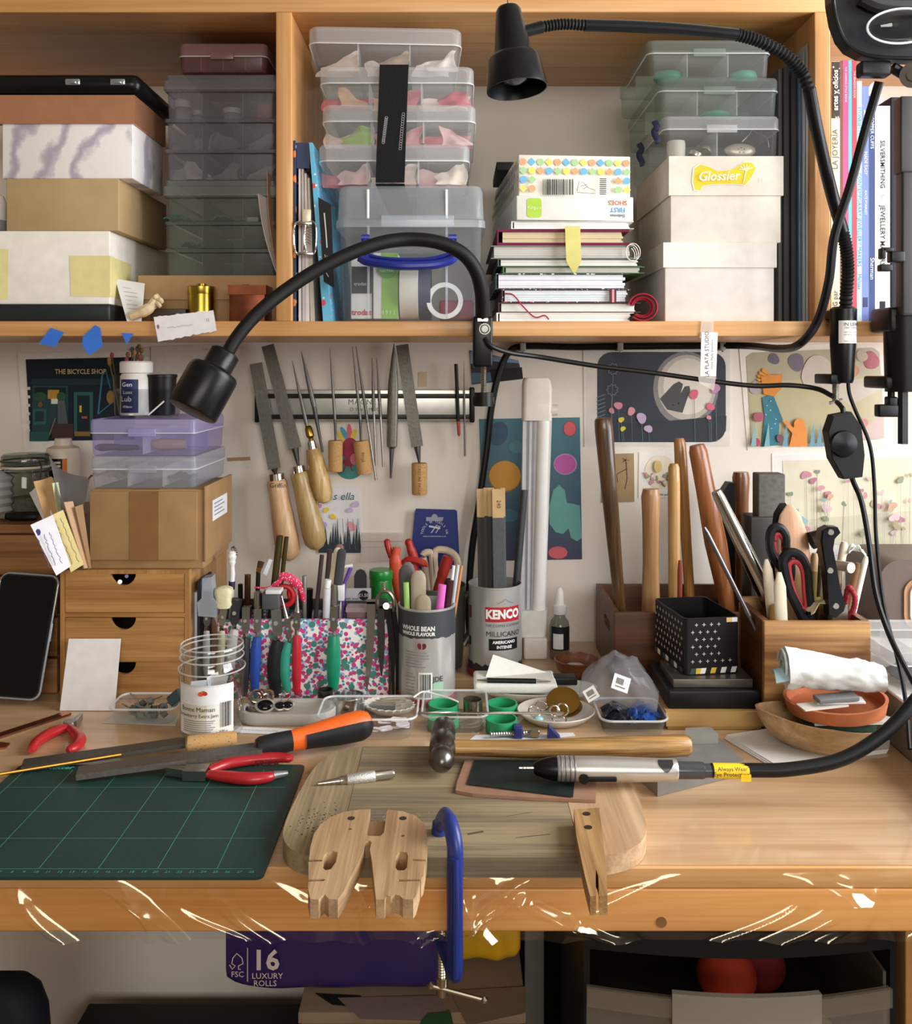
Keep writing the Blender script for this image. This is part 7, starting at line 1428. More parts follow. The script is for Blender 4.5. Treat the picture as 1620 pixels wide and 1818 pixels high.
# ================================================================== right end of the bench
UX=.489;UZ=.802
o=thing('side_unit','low grey unit with a pale top standing at the end of the bench','unit',(UX+.15,1.1,TOP))
part('unit_body',C('#7c746c',.6),o,lambda m: m.box(UX,UX+.4,.80,1.41,TOP,UZ-.004,.003));part('unit_top',C('#cfcac6',.35),o,lambda m: m.box(UX-.002,UX+.402,.798,1.412,UZ-.004,UZ,.0015))
sy=1.235;x0=xp(1563,sy);zt=zp(994,sy)
o=thing('radio_speaker','brown rounded speaker with a pale front panel on the side unit','speaker',(x0+.07,sy+.05,UZ))
part('cabinet',C('#5f5049',.45),o,lambda m: m.prism(rrect(.15,zt-UZ,.028,8,.075,(zt-UZ)/2),.11,frame((x0,sy+.11,UZ),(1,0,0),(0,0,1))));part('wood_trim',wood('#b98c6a','#94694a',2,.5),o,lambda m: m.prism(rrect(.122,zt-UZ-.036,.020,8,.092,(zt-UZ)/2-.006),.003,frame((x0,sy-.0001,UZ),(1,0,0),(0,0,1))));part('front_panel',C('#efeeec',.4),o,lambda m: m.prism(rrect(.112,zt-UZ-.046,.016,8,.094,(zt-UZ)/2-.006),.003,frame((x0,sy-.0032,UZ),(1,0,0),(0,0,1))))
o=clear_box('clear lidded box of dark bits on the side unit',xp(1580,1.03),xp(1580,1.03)+.12,1.02,1.16,UZ,UZ+.046,.010,CLEAR,CLEARLID,(.4,),1)
scrap('dark crumpled bits inside the box on the side unit',(xp(1580,1.03)+.045,1.06,UZ+.0035),.05,.05,.016,3.7,C('#4a4a52',.7),'dark_scrap','scrap')
# leaf bowl with saucer and cloth
o=thing('paper_napkin','folded white paper towel lying under the wooden leaf bowl','paper towel',dk(1430,1335));q=[dk(1286,1312),dk(1372,1299),dk(1578,1322),dk(1575,1338),dk(1372,1364)]
for k in range(3):
    mb=MB();qq=[(p.x+.0015*k,p.y+.001*k) for p in (q[4],q[3],q[2],q[1],q[0])];mb.prism(qq,.0012,Matrix.Translation((0,0,TOP+.0003+k*.0013)));mb.build('paper_layer',C('#eceae6',.9,0,.02,120,.2),o,0)
zb_=TOP+.0042
c=Vector((xp(1468,1.015),1.02,zb_));LB=wood('#c2a27a','#96744c',0,.5,.05,2,.7)
o=thing('leaf_bowl','boat shaped pale wooden bowl on the paper towel','bowl',c)
def bowl_loops():
    L=[]
    for q,z in ((.42,0),(.55,.002),(.8,.012),(.95,.026),(1.0,.036),(.965,.0365),(.9,.026),(.7,.012),(.4,.006)):
        pts=[]
        for k in range(36):
            g=2*PI*k/36;cx=math.cos(g);sx=math.sin(g);rx=.066*(1+.12*max(0,-cx)**3);ry=.043*(1-.25*abs(cx)**3);lift=(.006*max(0,-cx)**2-.008*max(0,cx))*q*(z>.001)
            pts.append((rx*q*cx,ry*q*sx,max(0,z+lift*z/.036)))
        L.append(pts)
    return L
part('bowl',LB,o,lambda m: m.loft(bowl_loops(),True,True,True,Matrix.Translation(c) @ rot(rz=-.18)),60)
one(MB().prism(rrect(.075,.05,.008,3),.010,Matrix.Translation(c+Vector((.012,-.004,.024))) @ rot(rz=-.2,ry=-.05)),'green_sponge',C('#2f4a3a',.6),'dark green pad with white edge under the terracotta saucer','pad')
one(MB().prism([(-.03,-.02),(.052,-.018),(.056,-.006),(.03,.02),(-.03,.02)],.003,Matrix.Translation(c+Vector((.012,-.006,.0348))) @ rot(rz=-.1,ry=-.05)),'white_card',C('#e9e8e6',.5),'folded white card poking out under the saucer','card')
cs=c+Vector((.014,.004,.041));Ms=Matrix.Translation(cs) @ rot(ry=-.07)
TERRA=C('#b5683f',.7,0,.1,60)
o=thing('terracotta_saucer','terracotta saucer stacked in the leaf bowl','saucer',M=Ms);mb=MB();mb.lathe([(.040,0),(.051,.001),(.054,.013),(.0545,.015),(.051,.0152),(.049,.004),(.001,.003)],None,44);mb.build('saucer',TERRA,o,40,True)
def in_s(x,y,z): return Ms @ Vector((x,y,z))
for k,(lb,x,y,w_,d_,cl,rz_) in enumerate((('pale card scraps fanned on the terracotta saucer',-.024,-.026,.050,.02,'#d9d3c8',.1),('white slip of paper lying in the terracotta saucer',-.004,-.022,.05,.018,'#e6e4e2',-.15))): one(MB().prism(rrect(w_,d_,.001,1),.0016,Ms @ Matrix.Translation((x,y,.0155+.0022*k)) @ rot(rz=rz_)),'card_scrap',C(cl,.7),lb,'card')
one(MB().box(-.022,.022,-.009,.009,0,.005,.001,M=Ms @ Matrix.Translation((-.008,-.024,.0200)) @ rot(rz=.05)),'slate_block',C('#77777a',.6),'small grey slate bar on the card scraps','bar')
def cloth(m):
    # folded towel: a flattened roll with wrapped layers
    L=[]
    for i in range(25):
        u=i/24;x=-.052+.104*u;hgt=.016*(1-.5*u)+.006;wid=.022*(1-.25*u)
        pts=[]
        for k in range(40):
            g=2*PI*k/40;nz=noise.noise(Vector((x*70,math.cos(g)*2.5,math.sin(g)*2.5)))*.0032+noise.noise(Vector((x*220,math.cos(g)*7,math.sin(g)*7)))*.0012
            pts.append((x,(wid+nz)*math.cos(g),hgt+(hgt+nz)*math.sin(g)*.98))
        L.append(pts)
    m.loft(L,True,True,True,Ms @ Matrix.Translation((-.004,-.008,.026)) @ rot(rz=-.1,ry=.08))
o=thing('rolled_cloth','rolled white cloth with blue edging resting on the saucer','cloth',in_s(-.004,-.008,.026));part('cloth',C('#dfe2e2',.9,0,.06,90,.3),o,cloth,70)
sp_=[]
for k in range(40): g=k*.32;rr=.017-.0004*k;sp_.append(Ms @ Matrix.Translation((-.004,-.008,.026)) @ rot(rz=-.1,ry=.08) @ Vector((-.0545,rr*1.25*math.cos(g),.0225+rr*1.15*math.sin(g))))
part('rolled_edge',C('#c2d0d2',.9),o,lambda m: m.tube(sp_,.0016,8),60);part('blue_edging',C('#9dbcc4',.9),o,lambda m: m.sheet(lambda u,v: Ms @ Matrix.Translation((-.004,-.008,.026)) @ rot(rz=-.1,ry=.08) @ Vector((-.066+.016*v,-.020+.026*u,.010+.010*math.sin(u*3)+.004*v)),6,3,.0012),60)

# ================================================================== small things on the bench
# phone and envelope
A_=dk(60,1252);py_=A_.y; 
P0=at(-60,1250,py_);P0.z=TOP+.001;Pr=at(66,1254,py_);Pr.z=TOP+.001
tilt=math.radians(14);M=frame((xp(66,py_),py_,TOP+.002),(1,0,.0),(0,math.sin(tilt),math.cos(tilt)))
M=Matrix.Translation((xp(70,py_),py_,TOP+.002)) @ rot(PI/2-tilt+.0,0,0)
o=thing('mobile_phone','black phone in a clear case propped against the wooden chest','phone',M=M)
w_,h_=.0725,.149;sk=Matrix(((1,.10,0,0),(0,1,0,0),(0,0,1,0),(0,0,0,1))).to_4x4()
RZp=rot(rz=-.07)
mb=MB();mb.prism(rrect(w_,h_,.010,6,-w_/2,h_/2+.006),.009,RZp);mb.build('phone_body',C('#1a1b1f',.3),o,35,True)
mb=MB();mb.prism(rrect(w_-.004,h_-.004,.009,6,-w_/2,h_/2+.006),.0004,RZp @ Matrix.Translation((0,0,.009)));mb.build('screen',C('#07090d',.08),o,35,True)
mb=MB();L=rrect(w_+.002,h_+.002,.011,6,-w_/2,h_/2+.006);mb.tube([RZp @ Vector((x,y,.0065)) for x,y in L],.0016,8,closed=True);mb.build('clear_case',plastic('#dcdfe0',.55,.1,'#b9bdc0'),o,35,True)
mb=MB();mb.box(.0015,.003,.075,.098,.003,.007,.0006,M=RZp);mb.build('side_button',C('#b9bcc0',.3,.7),o,35,True)
yy=dk(150,1262).y;o=leaf('envelope','small white envelope propped against the bamboo drawers','envelope',[at(123,1134,yy+.024),at(215,1134,yy+.024),Vector((xp(204,yy),yy,TOP+.0004)),Vector((xp(107,yy),yy,TOP+.0004))],C('#e6e2e0',.75),.0016)
mb=MB();a0,a1=at(123,1134,yy+.024),at(215,1134,yy+.024);b0,b1=Vector((xp(107,yy),yy,TOP)),Vector((xp(204,yy),yy,TOP));off=Vector((0,-.0012,.0003));fl=[a0.lerp(b0,.01)+off,a1.lerp(b1,.01)+off,a1.lerp(b1,.19)+off,a0.lerp(b0,.20)+off];mb.add(fl,[(0,3,2,1)]);mb.build('flap',C('#efecea',.75),o,0)
# cutting mat
x0,x1,y0,y1=-.462,-.160,.764,.980;zm=TOP+.0008
o=thing('cutting_mat','dark green cutting mat with a centimetre grid overhanging the bench edge','cutting mat',((x0+x1)/2,(y0+y1)/2,zm))
part('mat',C('#1c3b35',.5,0,.12,14),o,lambda m: m.prism(rrect(x1-x0,y1-y0,.006,4,(x0+x1)/2,(y0+y1)/2),.0025,Matrix.Translation((0,0,zm))),30)
a=Art(flat((x0+.011,y0+.0125,zm+.0025)),lift=.00015,step=.00003);gw,gh=.28,.19
for k in range(29): a.line([(k*.01,0),(k*.01,gh)],.0007 if k % 5==0 else .00028,'#46907e' if k % 5==0 else '#2c5c52');a.k=1
for k in range(20): a.line([(0,k*.01),(gw,k*.01)],.0006 if k % 5==0 else .00022,'#46907e' if k % 5==0 else '#2c5c52');a.k=2
a.build(o,'grid_lines')
for k in range(1,29): text(str(k),.0046,flat((x0+.011+k*.01,y0+.0075,zm+.0025)),C('#55a592',.6),o,name='number')
text('Kutter',.011,flat((x0+.045,y1-.008,zm+.0025)),C('#4fb89c',.6),o,bold=.0004);text('CUTTING MAT',.006,flat((x0+.17,y1-.007,zm+.0025)),C('#4a9a88',.6),o)
ZM=zm+.0028
# bench block
BZ=.7575
def bpt(px,py): p=onz(px,py,BZ);return (p.x,p.y)
outline=smooth_path([(-.100,.768,0),(-.130,.774,0),(-.148,.795,0),(-.153,.83,0),(-.150,.89,0),(-.143,.945,0),(-.128,.978,0),(-.105,.991,0),(-.06,.993,0)],4)
right=smooth_path([(.06,.993,0),(.12,.991,0),(.150,.978,0),(.166,.945,0),(.172,.89,0),(.172,.845,0),(.165,.805,0),(.148,.782,0),(.120,.770,0),(.105,.768,0)],4)
o=thing('bench_block','weathered wooden bench board with rounded ends and drilled marks','board',(.01,.88,TOP))
GREYW=wood('#9a8868','#5f5545',0,.75,0,1.3,.8,.3);ENDW=wood('#a8946f','#6f5f4a',1,.75,0,1.3,.8,.3);PALEW=wood('#c9a884','#a07f5c',1,.7,0,1.3,.8,.2)
T=Matrix.Translation((0,0,TOP+.0006));hb=BZ-TOP-.0006
lo=[(p.x,p.y) for p in outline if p.x<=-.1]+[(-.1,.993)];lo=[p for p in lo]
part('end_board',ENDW,o,lambda m: m.prism(list(reversed([(max(p[0],-9),p[1]) for p in lo])),hb,T),20)
ro=[(.105,.993)]+[(p.x,p.y) for p in right if p.x>=.1045]+[(.105,.768)]
seen=[];[seen.append(p) for p in ro if not seen or (abs(p[0]-seen[-1][0])+abs(p[1]-seen[-1][1]))>1e-4]
part('end_board',PALEW,o,lambda m: m.prism(list(reversed(seen)),hb,T),20)
part('center_board',GREYW,o,lambda m: m.box(-.0995,.1045,.768,.993,TOP+.0006,BZ),0)
rd=random.Random(31);a=Art(flat((0,0,BZ)),lift=.0001,step=0)
for k in range(70): g,q=rd.gauss(0,1),rd.gauss(0,1);a.ell(-.122+.011*g,.83+.016*q,rd.uniform(.0004,.0011),rd.uniform(.0004,.0011),'#3a2f24',7)
for k in range(60): a.ell(-.052+.02*rd.gauss(0,1),.838+.006*rd.gauss(0,1),.0005,.0005,rd.choice(['#2e2a26','#c9b48c','#55493a']),6)
a.line([(.052,.800),(.082,.806)],.0007,'#2a2420');a.line([(.010,.806),(.024,.811)],.003,'#574b40');a.line([(.045,.838),(.07,.846)],.0006,'#5a4c3e');a.build(o,'drill_marks')
# left bench pin
PZ=.772
def pz(px,py): p=onz(px,py,PZ);return (p.x,p.y)
outer=[(551,1596),(547,1577),(548,1565),(575,1564),(578,1562),(575,1560),(548,1561),(548,1530),(572,1529),(572,1526),(549,1526),(551,1505),(558,1480),(570,1463),(588,1450),(612,1441),(640,1437),(658,1436.5),(657,1444),(650,1478),(654,1484),(676,1484),(682,1478),(687,1440),(690,1437),(715,1440),(738,1448),(752,1460),(758,1478),(759,1505),(757,1526),(733,1525),(733,1528),(756,1529),(752,1555),(748,1561),(708,1561),(706,1563),(708,1565),(746,1564),(739,1590),(734,1597),(716,1596),(710,1590),(702,1588),(694,1591),(686,1590),(683,1597),(668,1597),(664,1560),(661,1530),(657,1508),(660,1495),(656,1492),(648,1494),(646,1510),(636,1532),(622,1558),(612,1580),(600,1597),(584,1596),(577,1588),(571,1592),(566,1597)]
PINW=wood('#c2a07a','#977653',1,.6,0,2.2,.8,.25);PINI=wood('#a5713f','#7d5028',2,.6,0,2)
sl1=[(573,1540),(575,1520),(580,1513),(592,1511),(600,1513),(597,1530),(588,1543),(578,1545)];sl2=[(702,1540),(703,1520),(710,1512),(722,1513),(725,1520),(723,1540),(718,1545),(706,1545)]
o=thing('bench_pin','forked wooden bench pin with sawn slots projecting over the edge','bench pin',(*pz(655,1500),BZ))
hP=PZ-BZ-.0003
part('pin',PINW,o,lambda m: m.prism([pz(*p) for p in reversed(outer)],hP,Matrix.Translation((0,0,BZ+.0003)),[[pz(*p) for p in sl1],[pz(*p) for p in sl2]]),25)
part('groove_floor',PINW,o,lambda m: m.prism([pz(*p) for p in reversed([(656,1440),(650.5,1478),(654,1483.5),(676,1483.5),(681.5,1478),(686.5,1440)])],.005,Matrix.Translation((0,0,BZ+.0003))),25)
for x,y in ((624,1453),(716,1453)): q=pz(x,y);part('screw_hole',C('#3a2416',.7),o,lambda m: m.lathe([(.0032,-.0001),(.0032,.0003),(.0005,.0002)],Matrix.Translation((*q,PZ)),14))
for x,y in ((622,1472),(716,1484)): q=pz(x,y);part('nick',C('#6d4a2c',.7),o,lambda m: m.lathe([(.0014,-.0001),(.0014,.0002),(.0003,.0002)],Matrix.Translation((*q,PZ)),10))
# right bench pin
o2=[(1019,1437),(1064,1434),(1070,1478),(1077,1540),(1079,1590),(1064,1591),(1063,1556),(1059,1543),(1058,1556),(1059,1591),(1048,1591),(1039,1555),(1024,1485)]
o=thing('bench_pin','narrow tapered wooden bench pin split at its tip','bench pin',(*pz(1050,1500),BZ));part('pin',wood('#b8925e','#8a673c',1,.55,.05,2.2,.9,.2),o,lambda m: m.prism([pz(*p) for p in reversed(o2)] if False else list(reversed([pz(*p) for p in o2])),hP,Matrix.Translation((0,0,BZ+.0003))),25)
for x,y in ((1042,1445),(1045,1469)): q=pz(x,y);part('screw',C('#55504a',.35,.9),o,lambda m: m.lathe([(.0034,0),(.0034,.0004),(.0018,.0006),(.0004,.0003)],Matrix.Translation((*q,PZ)),14))
# G clamp
CLB=C('#20337f',.38,0,.1,60,.1);o=thing('g_clamp','blue cast iron G clamp gripping the bench edge','clamp',(xp(808,.756),.756,.66));cx=xp(808,.756)
def clampf(m):
    P=smooth_path([(xp(782,.80),.806,BZ+.0095),(xp(790,.785),.79,.781),(xp(800,.765),.768,.784),(cx,.757,.772),(cx,.756,.745),(cx,.756,.70),(cx,.756,.678),(xp(806,.765),.766,.664),(xp(795,.79),.79,.660),(xp(785,.81),.812,.659)],5)
    n=len(P);m.tube(P,[.0085 if 8<k<n-8 else .0075 for k in range(n)],14,flatten=((1,0,0),.75))
part('frame',CLB,o,clampf);part('frame_rib',C('#1a2a6c',.4),o,lambda m: m.tube([(cx,.7475,.768),(cx,.7465,.74),(cx,.7465,.69),(cx,.7475,.672)],.0042,10,flatten=((1,0,0),.8)))
part('top_pad',CLB,o,lambda m: m.cyl((xp(781,.80),.808,BZ+.0005),(xp(781,.80),.808,BZ+.010),.0075,.0065,16));sx_=xp(785,.812)
part('screw',C('#c9c2b0',.28,1),o,lambda m: [m.tube([(sx_,.814,.683-.0012*k) for k in range(48)],[.0042 if k % 2 else .0035 for k in range(48)],12),m.cyl((sx_,.814,.628),(sx_,.814,.612),.0056,.005,14)]);part('swivel_pad',C('#b5ae9c',.35,1),o,lambda m: m.cyl((sx_,.814,.6845),(sx_,.814,.6795),.008,.0065,16))
part('tommy_bar',C('#d0c9b8',.25,1),o,lambda m: [m.cyl((sx_-.010,.812,.6215),(sx_+.037,.806,.613),.0022,None,10),m.lathe([(.0005,-.0034),(.0034,-.001),(.0034,.001),(.0005,.0034)],Matrix.Translation((sx_-.010,.812,.6215)),12),m.lathe([(.0005,-.0034),(.0034,-.001),(.0034,.001),(.0005,.0034)],Matrix.Translation((sx_+.037,.806,.613)),12)])
# plastic film over the bench front
film,nt,b=_new('clear_film');nt.nodes.remove(b)
tr=N(nt,'ShaderNodeBsdfTransparent');gl=N(nt,'ShaderNodeBsdfGlossy');gl.inputs['Roughness'].default_value=.10;gl.inputs[0].default_value=(1,.92,.74,1)  # warm gloss colour puts the yellow of the highlights into the film
mx=N(nt,'ShaderNodeMixShader');nt.links.new(gloss_weight(nt,.10,.5),mx.inputs[0]);nt.links.new(tr.outputs[0],mx.inputs[1]);nt.links.new(gl.outputs[0],mx.inputs[2]);nt.links.new(mx.outputs[0],nt.nodes['Material Output'].inputs[0])
def filmfn(u,v):
    x=-.60+1.2*u;q=max(0.0,(v-.06)/.94)
    base=(DF-.0012-.0012*min(1,v*8),TOP+.0003-v*.059)
    d=.0018*q*(1+noise.noise(Vector((x*9,q*1.2,.3))))
    for fx,sl,cv,wd,ht in FOLDS:
        e=x-fx-sl*q-cv*math.sin(q*3.1)
        if abs(e)<3*wd: d+=ht*math.exp(-(e/wd)**2)*min(1,q*2.5)
    return (x,base[0]-d,base[1])
rd=random.Random(17)
FOLDS=[(rd.uniform(-.6,.6),rd.choice((-1,1))*rd.uniform(.02,.11),rd.uniform(-.04,.04),rd.uniform(.005,.013),rd.uniform(.003,.008)) for _ in range(34)]
o=thing('plastic_film','wrinkled clear plastic sheet draped over the front of the bench','plastic sheet',(0,DF-.004,DB));part('film',film,o,lambda m: m.sheet(filmfn,420,46),180)
# hammer
HY_=.95;hz=BZ+.0165
o=thing('ball_peen_hammer','ball peen hammer with a worn wooden handle lying across the board','hammer',(xp(1000,HY_),HY_,BZ));hx=xp(787,.95)
def head(m): lathe_ab(m,Vector((hx,1.0,hz+.001)),Vector((hx-.001,.905,hz+.001)),[(0,.0115),(.03,.013),(.2,.013),(.26,.0105),(.34,.0105),(.40,.0135),(.60,.0135),(.66,.0105),(.72,.0100),(.78,.0118),(.86,.0128),(.93,.0108),(.98,.006),(1,.0015)],26)
part('head',C('#6c6a66',.3,.95,.25,60,.1),o,head,40)
part('handle',wood('#b98d4f','#3f2813',0,.45,.15,3.2,.8,.2),o,lambda m: m.tube([(hx-.012,.951,hz),(hx+.02,.951,hz-.001),(hx+.08,.951,hz-.002),(hx+.16,.953,hz-.002),(hx+.225,.955,hz-.001),(hx+.252,.956,hz-.0005),(hx+.256,.956,hz-.0005)],[.007,.0078,.0090,.0105,.0110,.0106,.0085],18))
# leather and wet/dry paper
def onb(px,py,z): p=onz(px,py,z);return (p.x,p.y)
z1=BZ+.0003;o=thing('leather_pad','pinkish brown leather offcut under the black abrasive paper','leather',(*onb(930,1390,z1),z1));part('leather',C('#96705a',.7,0,.1,60,.2),o,lambda m: m.prism(list(reversed([onb(*p,z1+.003) for p in ((826,1349),(1060,1349),(1058,1420),(950,1416),(840,1409),(809,1403),(812,1388))])),.003,Matrix.Translation((0,0,z1))),0)
z2=z1+.0032;one(MB().sheet(lambda u,v: (*Vector(onb(843-14*v,1351+43*v,z2)).lerp(Vector(onb(1024-6*v,1352+65*v,z2)),u),z2+.0006+.0006*math.sin(u*7)*math.sin(v*4)**2),10,6,.0005),'abrasive_paper',C('#1a2523',.55,0,.35,40),'dark green black abrasive sheet on the leather offcut','paper')
# rotary handpiece
hy=.897;hz2=z2+.0135
o=thing('rotary_handpiece','silver rotary handpiece with black nose and heavy black cable','rotary tool',(xp(1090,hy),hy,z2))
def X(px): return (px-810)*hy/F
def hp(a_,b_,prof): return lambda m: lathe_ab(m,Vector((X(a_),hy,hz2+.0015*(1090-a_)/200)),Vector((X(b_),hy-.0,hz2+.0015*(1090-b_)/200)),prof,32)
part('barrel',C('#c9c6c2',.32,.75,.03),o,hp(988,1202,[(0,.0105),(.02,.0118),(.3,.0118),(.5,.0116),(.85,.0108),(.98,.0106),(1,.0098)]));part('nose',C('#0b0c0e',.35),o,hp(948,989,[(0,.004),(.08,.0062),(.5,.0095),(.9,.0112),(1,.0112)]))
for k in range(4): part('grip_ring',C('#77757a',.35,.7),o,hp(994+k*8,997+k*8,[(0,.0118),(.3,.0122),(.7,.0122),(1,.0118)]))
part('drill_bit',C('#c4c0b8',.3,1),o,lambda m: [m.cyl((X(922),hy,hz2+.0013),(X(950),hy,hz2+.0013),.0012,.0016,8),m.tube([(X(924+k*1.1),hy+.0011*math.sin(k*1.1),hz2+.0013+.0011*math.cos(k*1.1)) for k in range(18)],.0006,5)])
part('release_lever',BLACK,o,lambda m: [m.cyl((X(1034),hy-.0108,hz2-.004),(X(1034),hy-.0132,hz2-.004),.0048,None,18),m.box(X(1034),X(1092),hy-.0130,hy-.0108,hz2-.0068,hz2-.0022,.001)]);part('thumb_slot',C('#2a2a2c',.3),o,lambda m: m.sheet(lambda u,v: (X(1167+26*u),hy-.0113*math.sin(.3+1.15*v*(.4+.6*math.sin(PI*u))),hz2+.0113*math.cos(.3+1.15*v*(.4+.6*math.sin(PI*u)))),10,6))
part('coupling',C('#3f4146',.25),o,lambda m: [hp(1201,1250,[(0,.0082),(.9,.0080),(1,.0076)])(m),hp(1249,1266,[(0,.0066),(1,.0064)])(m)])
cab=[(X(1262),hy,hz2-.0012),(X(1330),hy,hz2-.001),(.325,.895,hz2+.001),(.375,.897,hz2+.010),(.420,.905,hz2+.032),(.455,.915,hz2+.060),(.495,.93,hz2+.090),(.56,.95,hz2+.12),(.66,.97,hz2+.15),(.80,1.0,hz2+.20),(.95,1.06,hz2+.26),(1.06,1.16,hz2+.36),(1.10,1.28,hz2+.50),(1.10,1.36,hz2+.66)]
part('drive_cable',C('#0b0c0e',.45),o,lambda m: m.tube(smooth_path(cab,8),.0066,16));part('warning_sleeve',C('#e9c41c',.5),o,hp(1266,1328,[(0,.0071),(1,.0071)]));part('sleeve_tail',C('#e9c41c',.5),o,lambda m: m.box(X(1312),X(1330),hy-.0075,hy-.0068,hz2-.0088,hz2-.002))
for body,sz,dz in (('Always Wear',.0052,.004),('Eye Protection!',.0058,-.0012)): text(body,sz,face((X(1297),hy-.0068,hz2+dz-.001),0) @ rot(rx=-.35 if dz>0 else 0),INK,o,lift=.0006+(.001 if dz>0 else 0))
# grey honing stones
for lb,pts_,z0_,th_ in (('large grey slate honing slab under the handpiece cable',[(1122,1349),(1222,1309),(1280,1312),(1322,1350),(1168,1388)],TOP+.0004,.0145),):
    zt_=z0_+th_;one(MB().prism(list(reversed([(onz(*p,zt_).x,onz(*p,zt_).y) for p in pts_])) if True else None,th_,Matrix.Translation((0,0,z0_))),'slate_slab',C('#77746e',.65,0,.08,60,.1),lb,'stone',None,20)
zt_=TOP+.026;one(MB().prism(list(reversed([(onz(*p,zt_).x,onz(*p,zt_).y) for p in ((1218,1292),(1262,1290),(1276,1303),(1216,1303))])),.0108,Matrix.Translation((0,0,TOP+.0151))),'slate_slab',C('#8a8880',.65,0,.08,60,.1),'small grey stone lying on the slate slab','stone',None,20)
# centre punch
o=thing('centre_punch','slim steel centre punch lying on the bench board','punch',(*onb(632,1385,BZ),BZ));a0=Vector((*onb(565,1388,BZ+.004),BZ+.0022));a1=Vector((*onb(700,1374,BZ+.005),BZ+.0056))
part('shaft',C('#c2beb5',.25,1),o,lambda m: lathe_ab(m,a0,a1,[(0,.0014),(.28,.0033),(.29,.0040),(.36,.0043),(.37,.0048),(.76,.0050),(.77,.0046),(.97,.0046),(1,.0038)],16));part('knurled_grip',C('#d5d3ce',.5,.8,.2,900,.4),o,lambda m: lathe_ab(m,a0.lerp(a1,.38),a0.lerp(a1,.75),[(0,.00495),(.02,.0052),(.98,.0052),(1,.00495)],16))

# pliers lying flat
def flat_pliers(label,z,jaw_tip,joint,h1,h2,col,wj=.010,text_=None,jl=None,tips=None):
    """pixel points on the bench plane: jaw tip, joint, and a polyline for each handle"""
    o=thing('pliers',label,'pliers',onz(*joint,z));V=lambda p: onz(p[0],p[1],z)+Vector((0,0,.0055))
    a_,b_=V(jaw_tip),V(joint);t_=(b_-a_).normalized();n_=Vector((-t_.y,t_.x,0))
    part('jaw',STEEL,o,lambda m: m.loft([[p+n_*(sg*w_)+Vector((0,0,dz)) for sg,dz in ((.08,-.004),(1,-.004),(1,.004),(.08,.004))] for p,w_ in ((a_,wj*.15),(a_.lerp(b_,.6),wj*.5),(b_,wj*.8))]));part('jaw',STEEL,o,lambda m: m.loft([[p+n_*(-sg*w_)+Vector((0,0,dz)) for sg,dz in ((1,-.004),(.08,-.004),(.08,.004),(1,.004))] for p,w_ in ((a_,wj*.15),(a_.lerp(b_,.6),wj*.5),(b_,wj*.8))]))
    part('pivot',C('#8f8d88',.3,1),o,lambda m: m.cyl(b_+Vector((0,0,-.0052)),b_+Vector((0,0,.0052)),wj*.75,None,18))
    for q in (h1,h2):
        P=smooth_path([V(p) for p in q],5);n=len(P);part('handle',C(col,.35,0,.05,60,0,.2),o,lambda m: m.tube(P,[.0058*(.75+.45*math.sin(PI*min(1,(k+1)/n*.95))) if k<n-1 else .003 for k in range(n)],12,flatten=((0,0,1),.85)))
    if tips:
        for p,q in tips: part('metal_tip',C('#b9bcc0',.3,.8),o,lambda m: m.tube([V(p),V(q)],[.0048,.0028],12,flatten=((0,0,1),.85)))
    return o
flat_pliers('small side cutters with red grips lying open on the bench',TOP+.0003,(145,1280),(124,1296),[(122,1299),(108,1303),(85,1313),(65,1327),(55,1342)],[(124,1300),(135,1312),(142,1322),(135,1334),(120,1342)],'#b5212a',.010)
o=flat_pliers('flat nosed pliers with red grips lying on the cutting mat',ZM,(295,1378),(352,1381),[(370,1378),(400,1366),(440,1358),(490,1354),(520,1356)],[(370,1384),(400,1388),(440,1392),(470,1390),(487,1386)],'#ad1f27',.011,tips=[((486,1386),(511,1382))])
text('ERIKA',.0095,frame(onz(474,1356,ZM+.0128),(1,.06,0),(0,.85,.5)),C('#3a0d10',.6),o,bold=.0002)
part('joint_plate',C('#9a9894',.3,1),o,lambda m: m.prism([(-.014,-.0085),(.010,-.0095),(.010,.0095),(-.014,.0085)],.010,Matrix.Translation(onz(352,1381,ZM)+Vector((0,0,.0006)))),0)
# long files lying across the bench
def bar3(m,a_,b_,w0,w1,th): 
    t_=(b_-a_).normalized();n_=Vector((-t_.y,t_.x,0)).normalized();u_=t_.cross(n_)*-1
    if u_.z<0: u_=-u_
    m.loft([[p+n_*(-w_/2),p+n_*(w_/2),p+n_*(w_/2)+u_*th,p+n_*(-w_/2)+u_*th] for p,w_ in ((a_,w0),(b_,w1))])
o=thing('hand_file','large flat file with an orange and black handle lying across the mat','file',dk(300,1350));f0=onz(132,1380,ZM+.006)+Vector((0,0,.0));f1=onz(462,1336,TOP+.016)
part('blade',C('#67625c',.5,.6,.12,250,.2),o,lambda m: bar3(m,Vector((f0.x,f0.y+.008,ZM+.0035)),Vector((f1.x,f1.y+.010,TOP+.0135)),.021,.021,.006),0)
hA=Vector((f1.x-.006,f1.y+.010,TOP+.0165));hB=Vector((xp(660,1.045),1.045,TOP+.0225));OR=C('#e3641c',.45);BKG=C('#1d1e21',.55)
part('handle',OR,o,lambda m: lathe_ab(m,hA,hB,[(0,.0085),(.04,.0105),(.12,.011),(.25,.0105),(.45,.0125),(.7,.0158),(.9,.0165),(.97,.013),(1,.006)],24,.9))
part('grip_ring',BKG,o,lambda m: lathe_ab(m,hA,hA.lerp(hB,.30),[(0,.0092),(.1,.0112),(.5,.0117),(.85,.0111),(1,.0109)],24,.9))
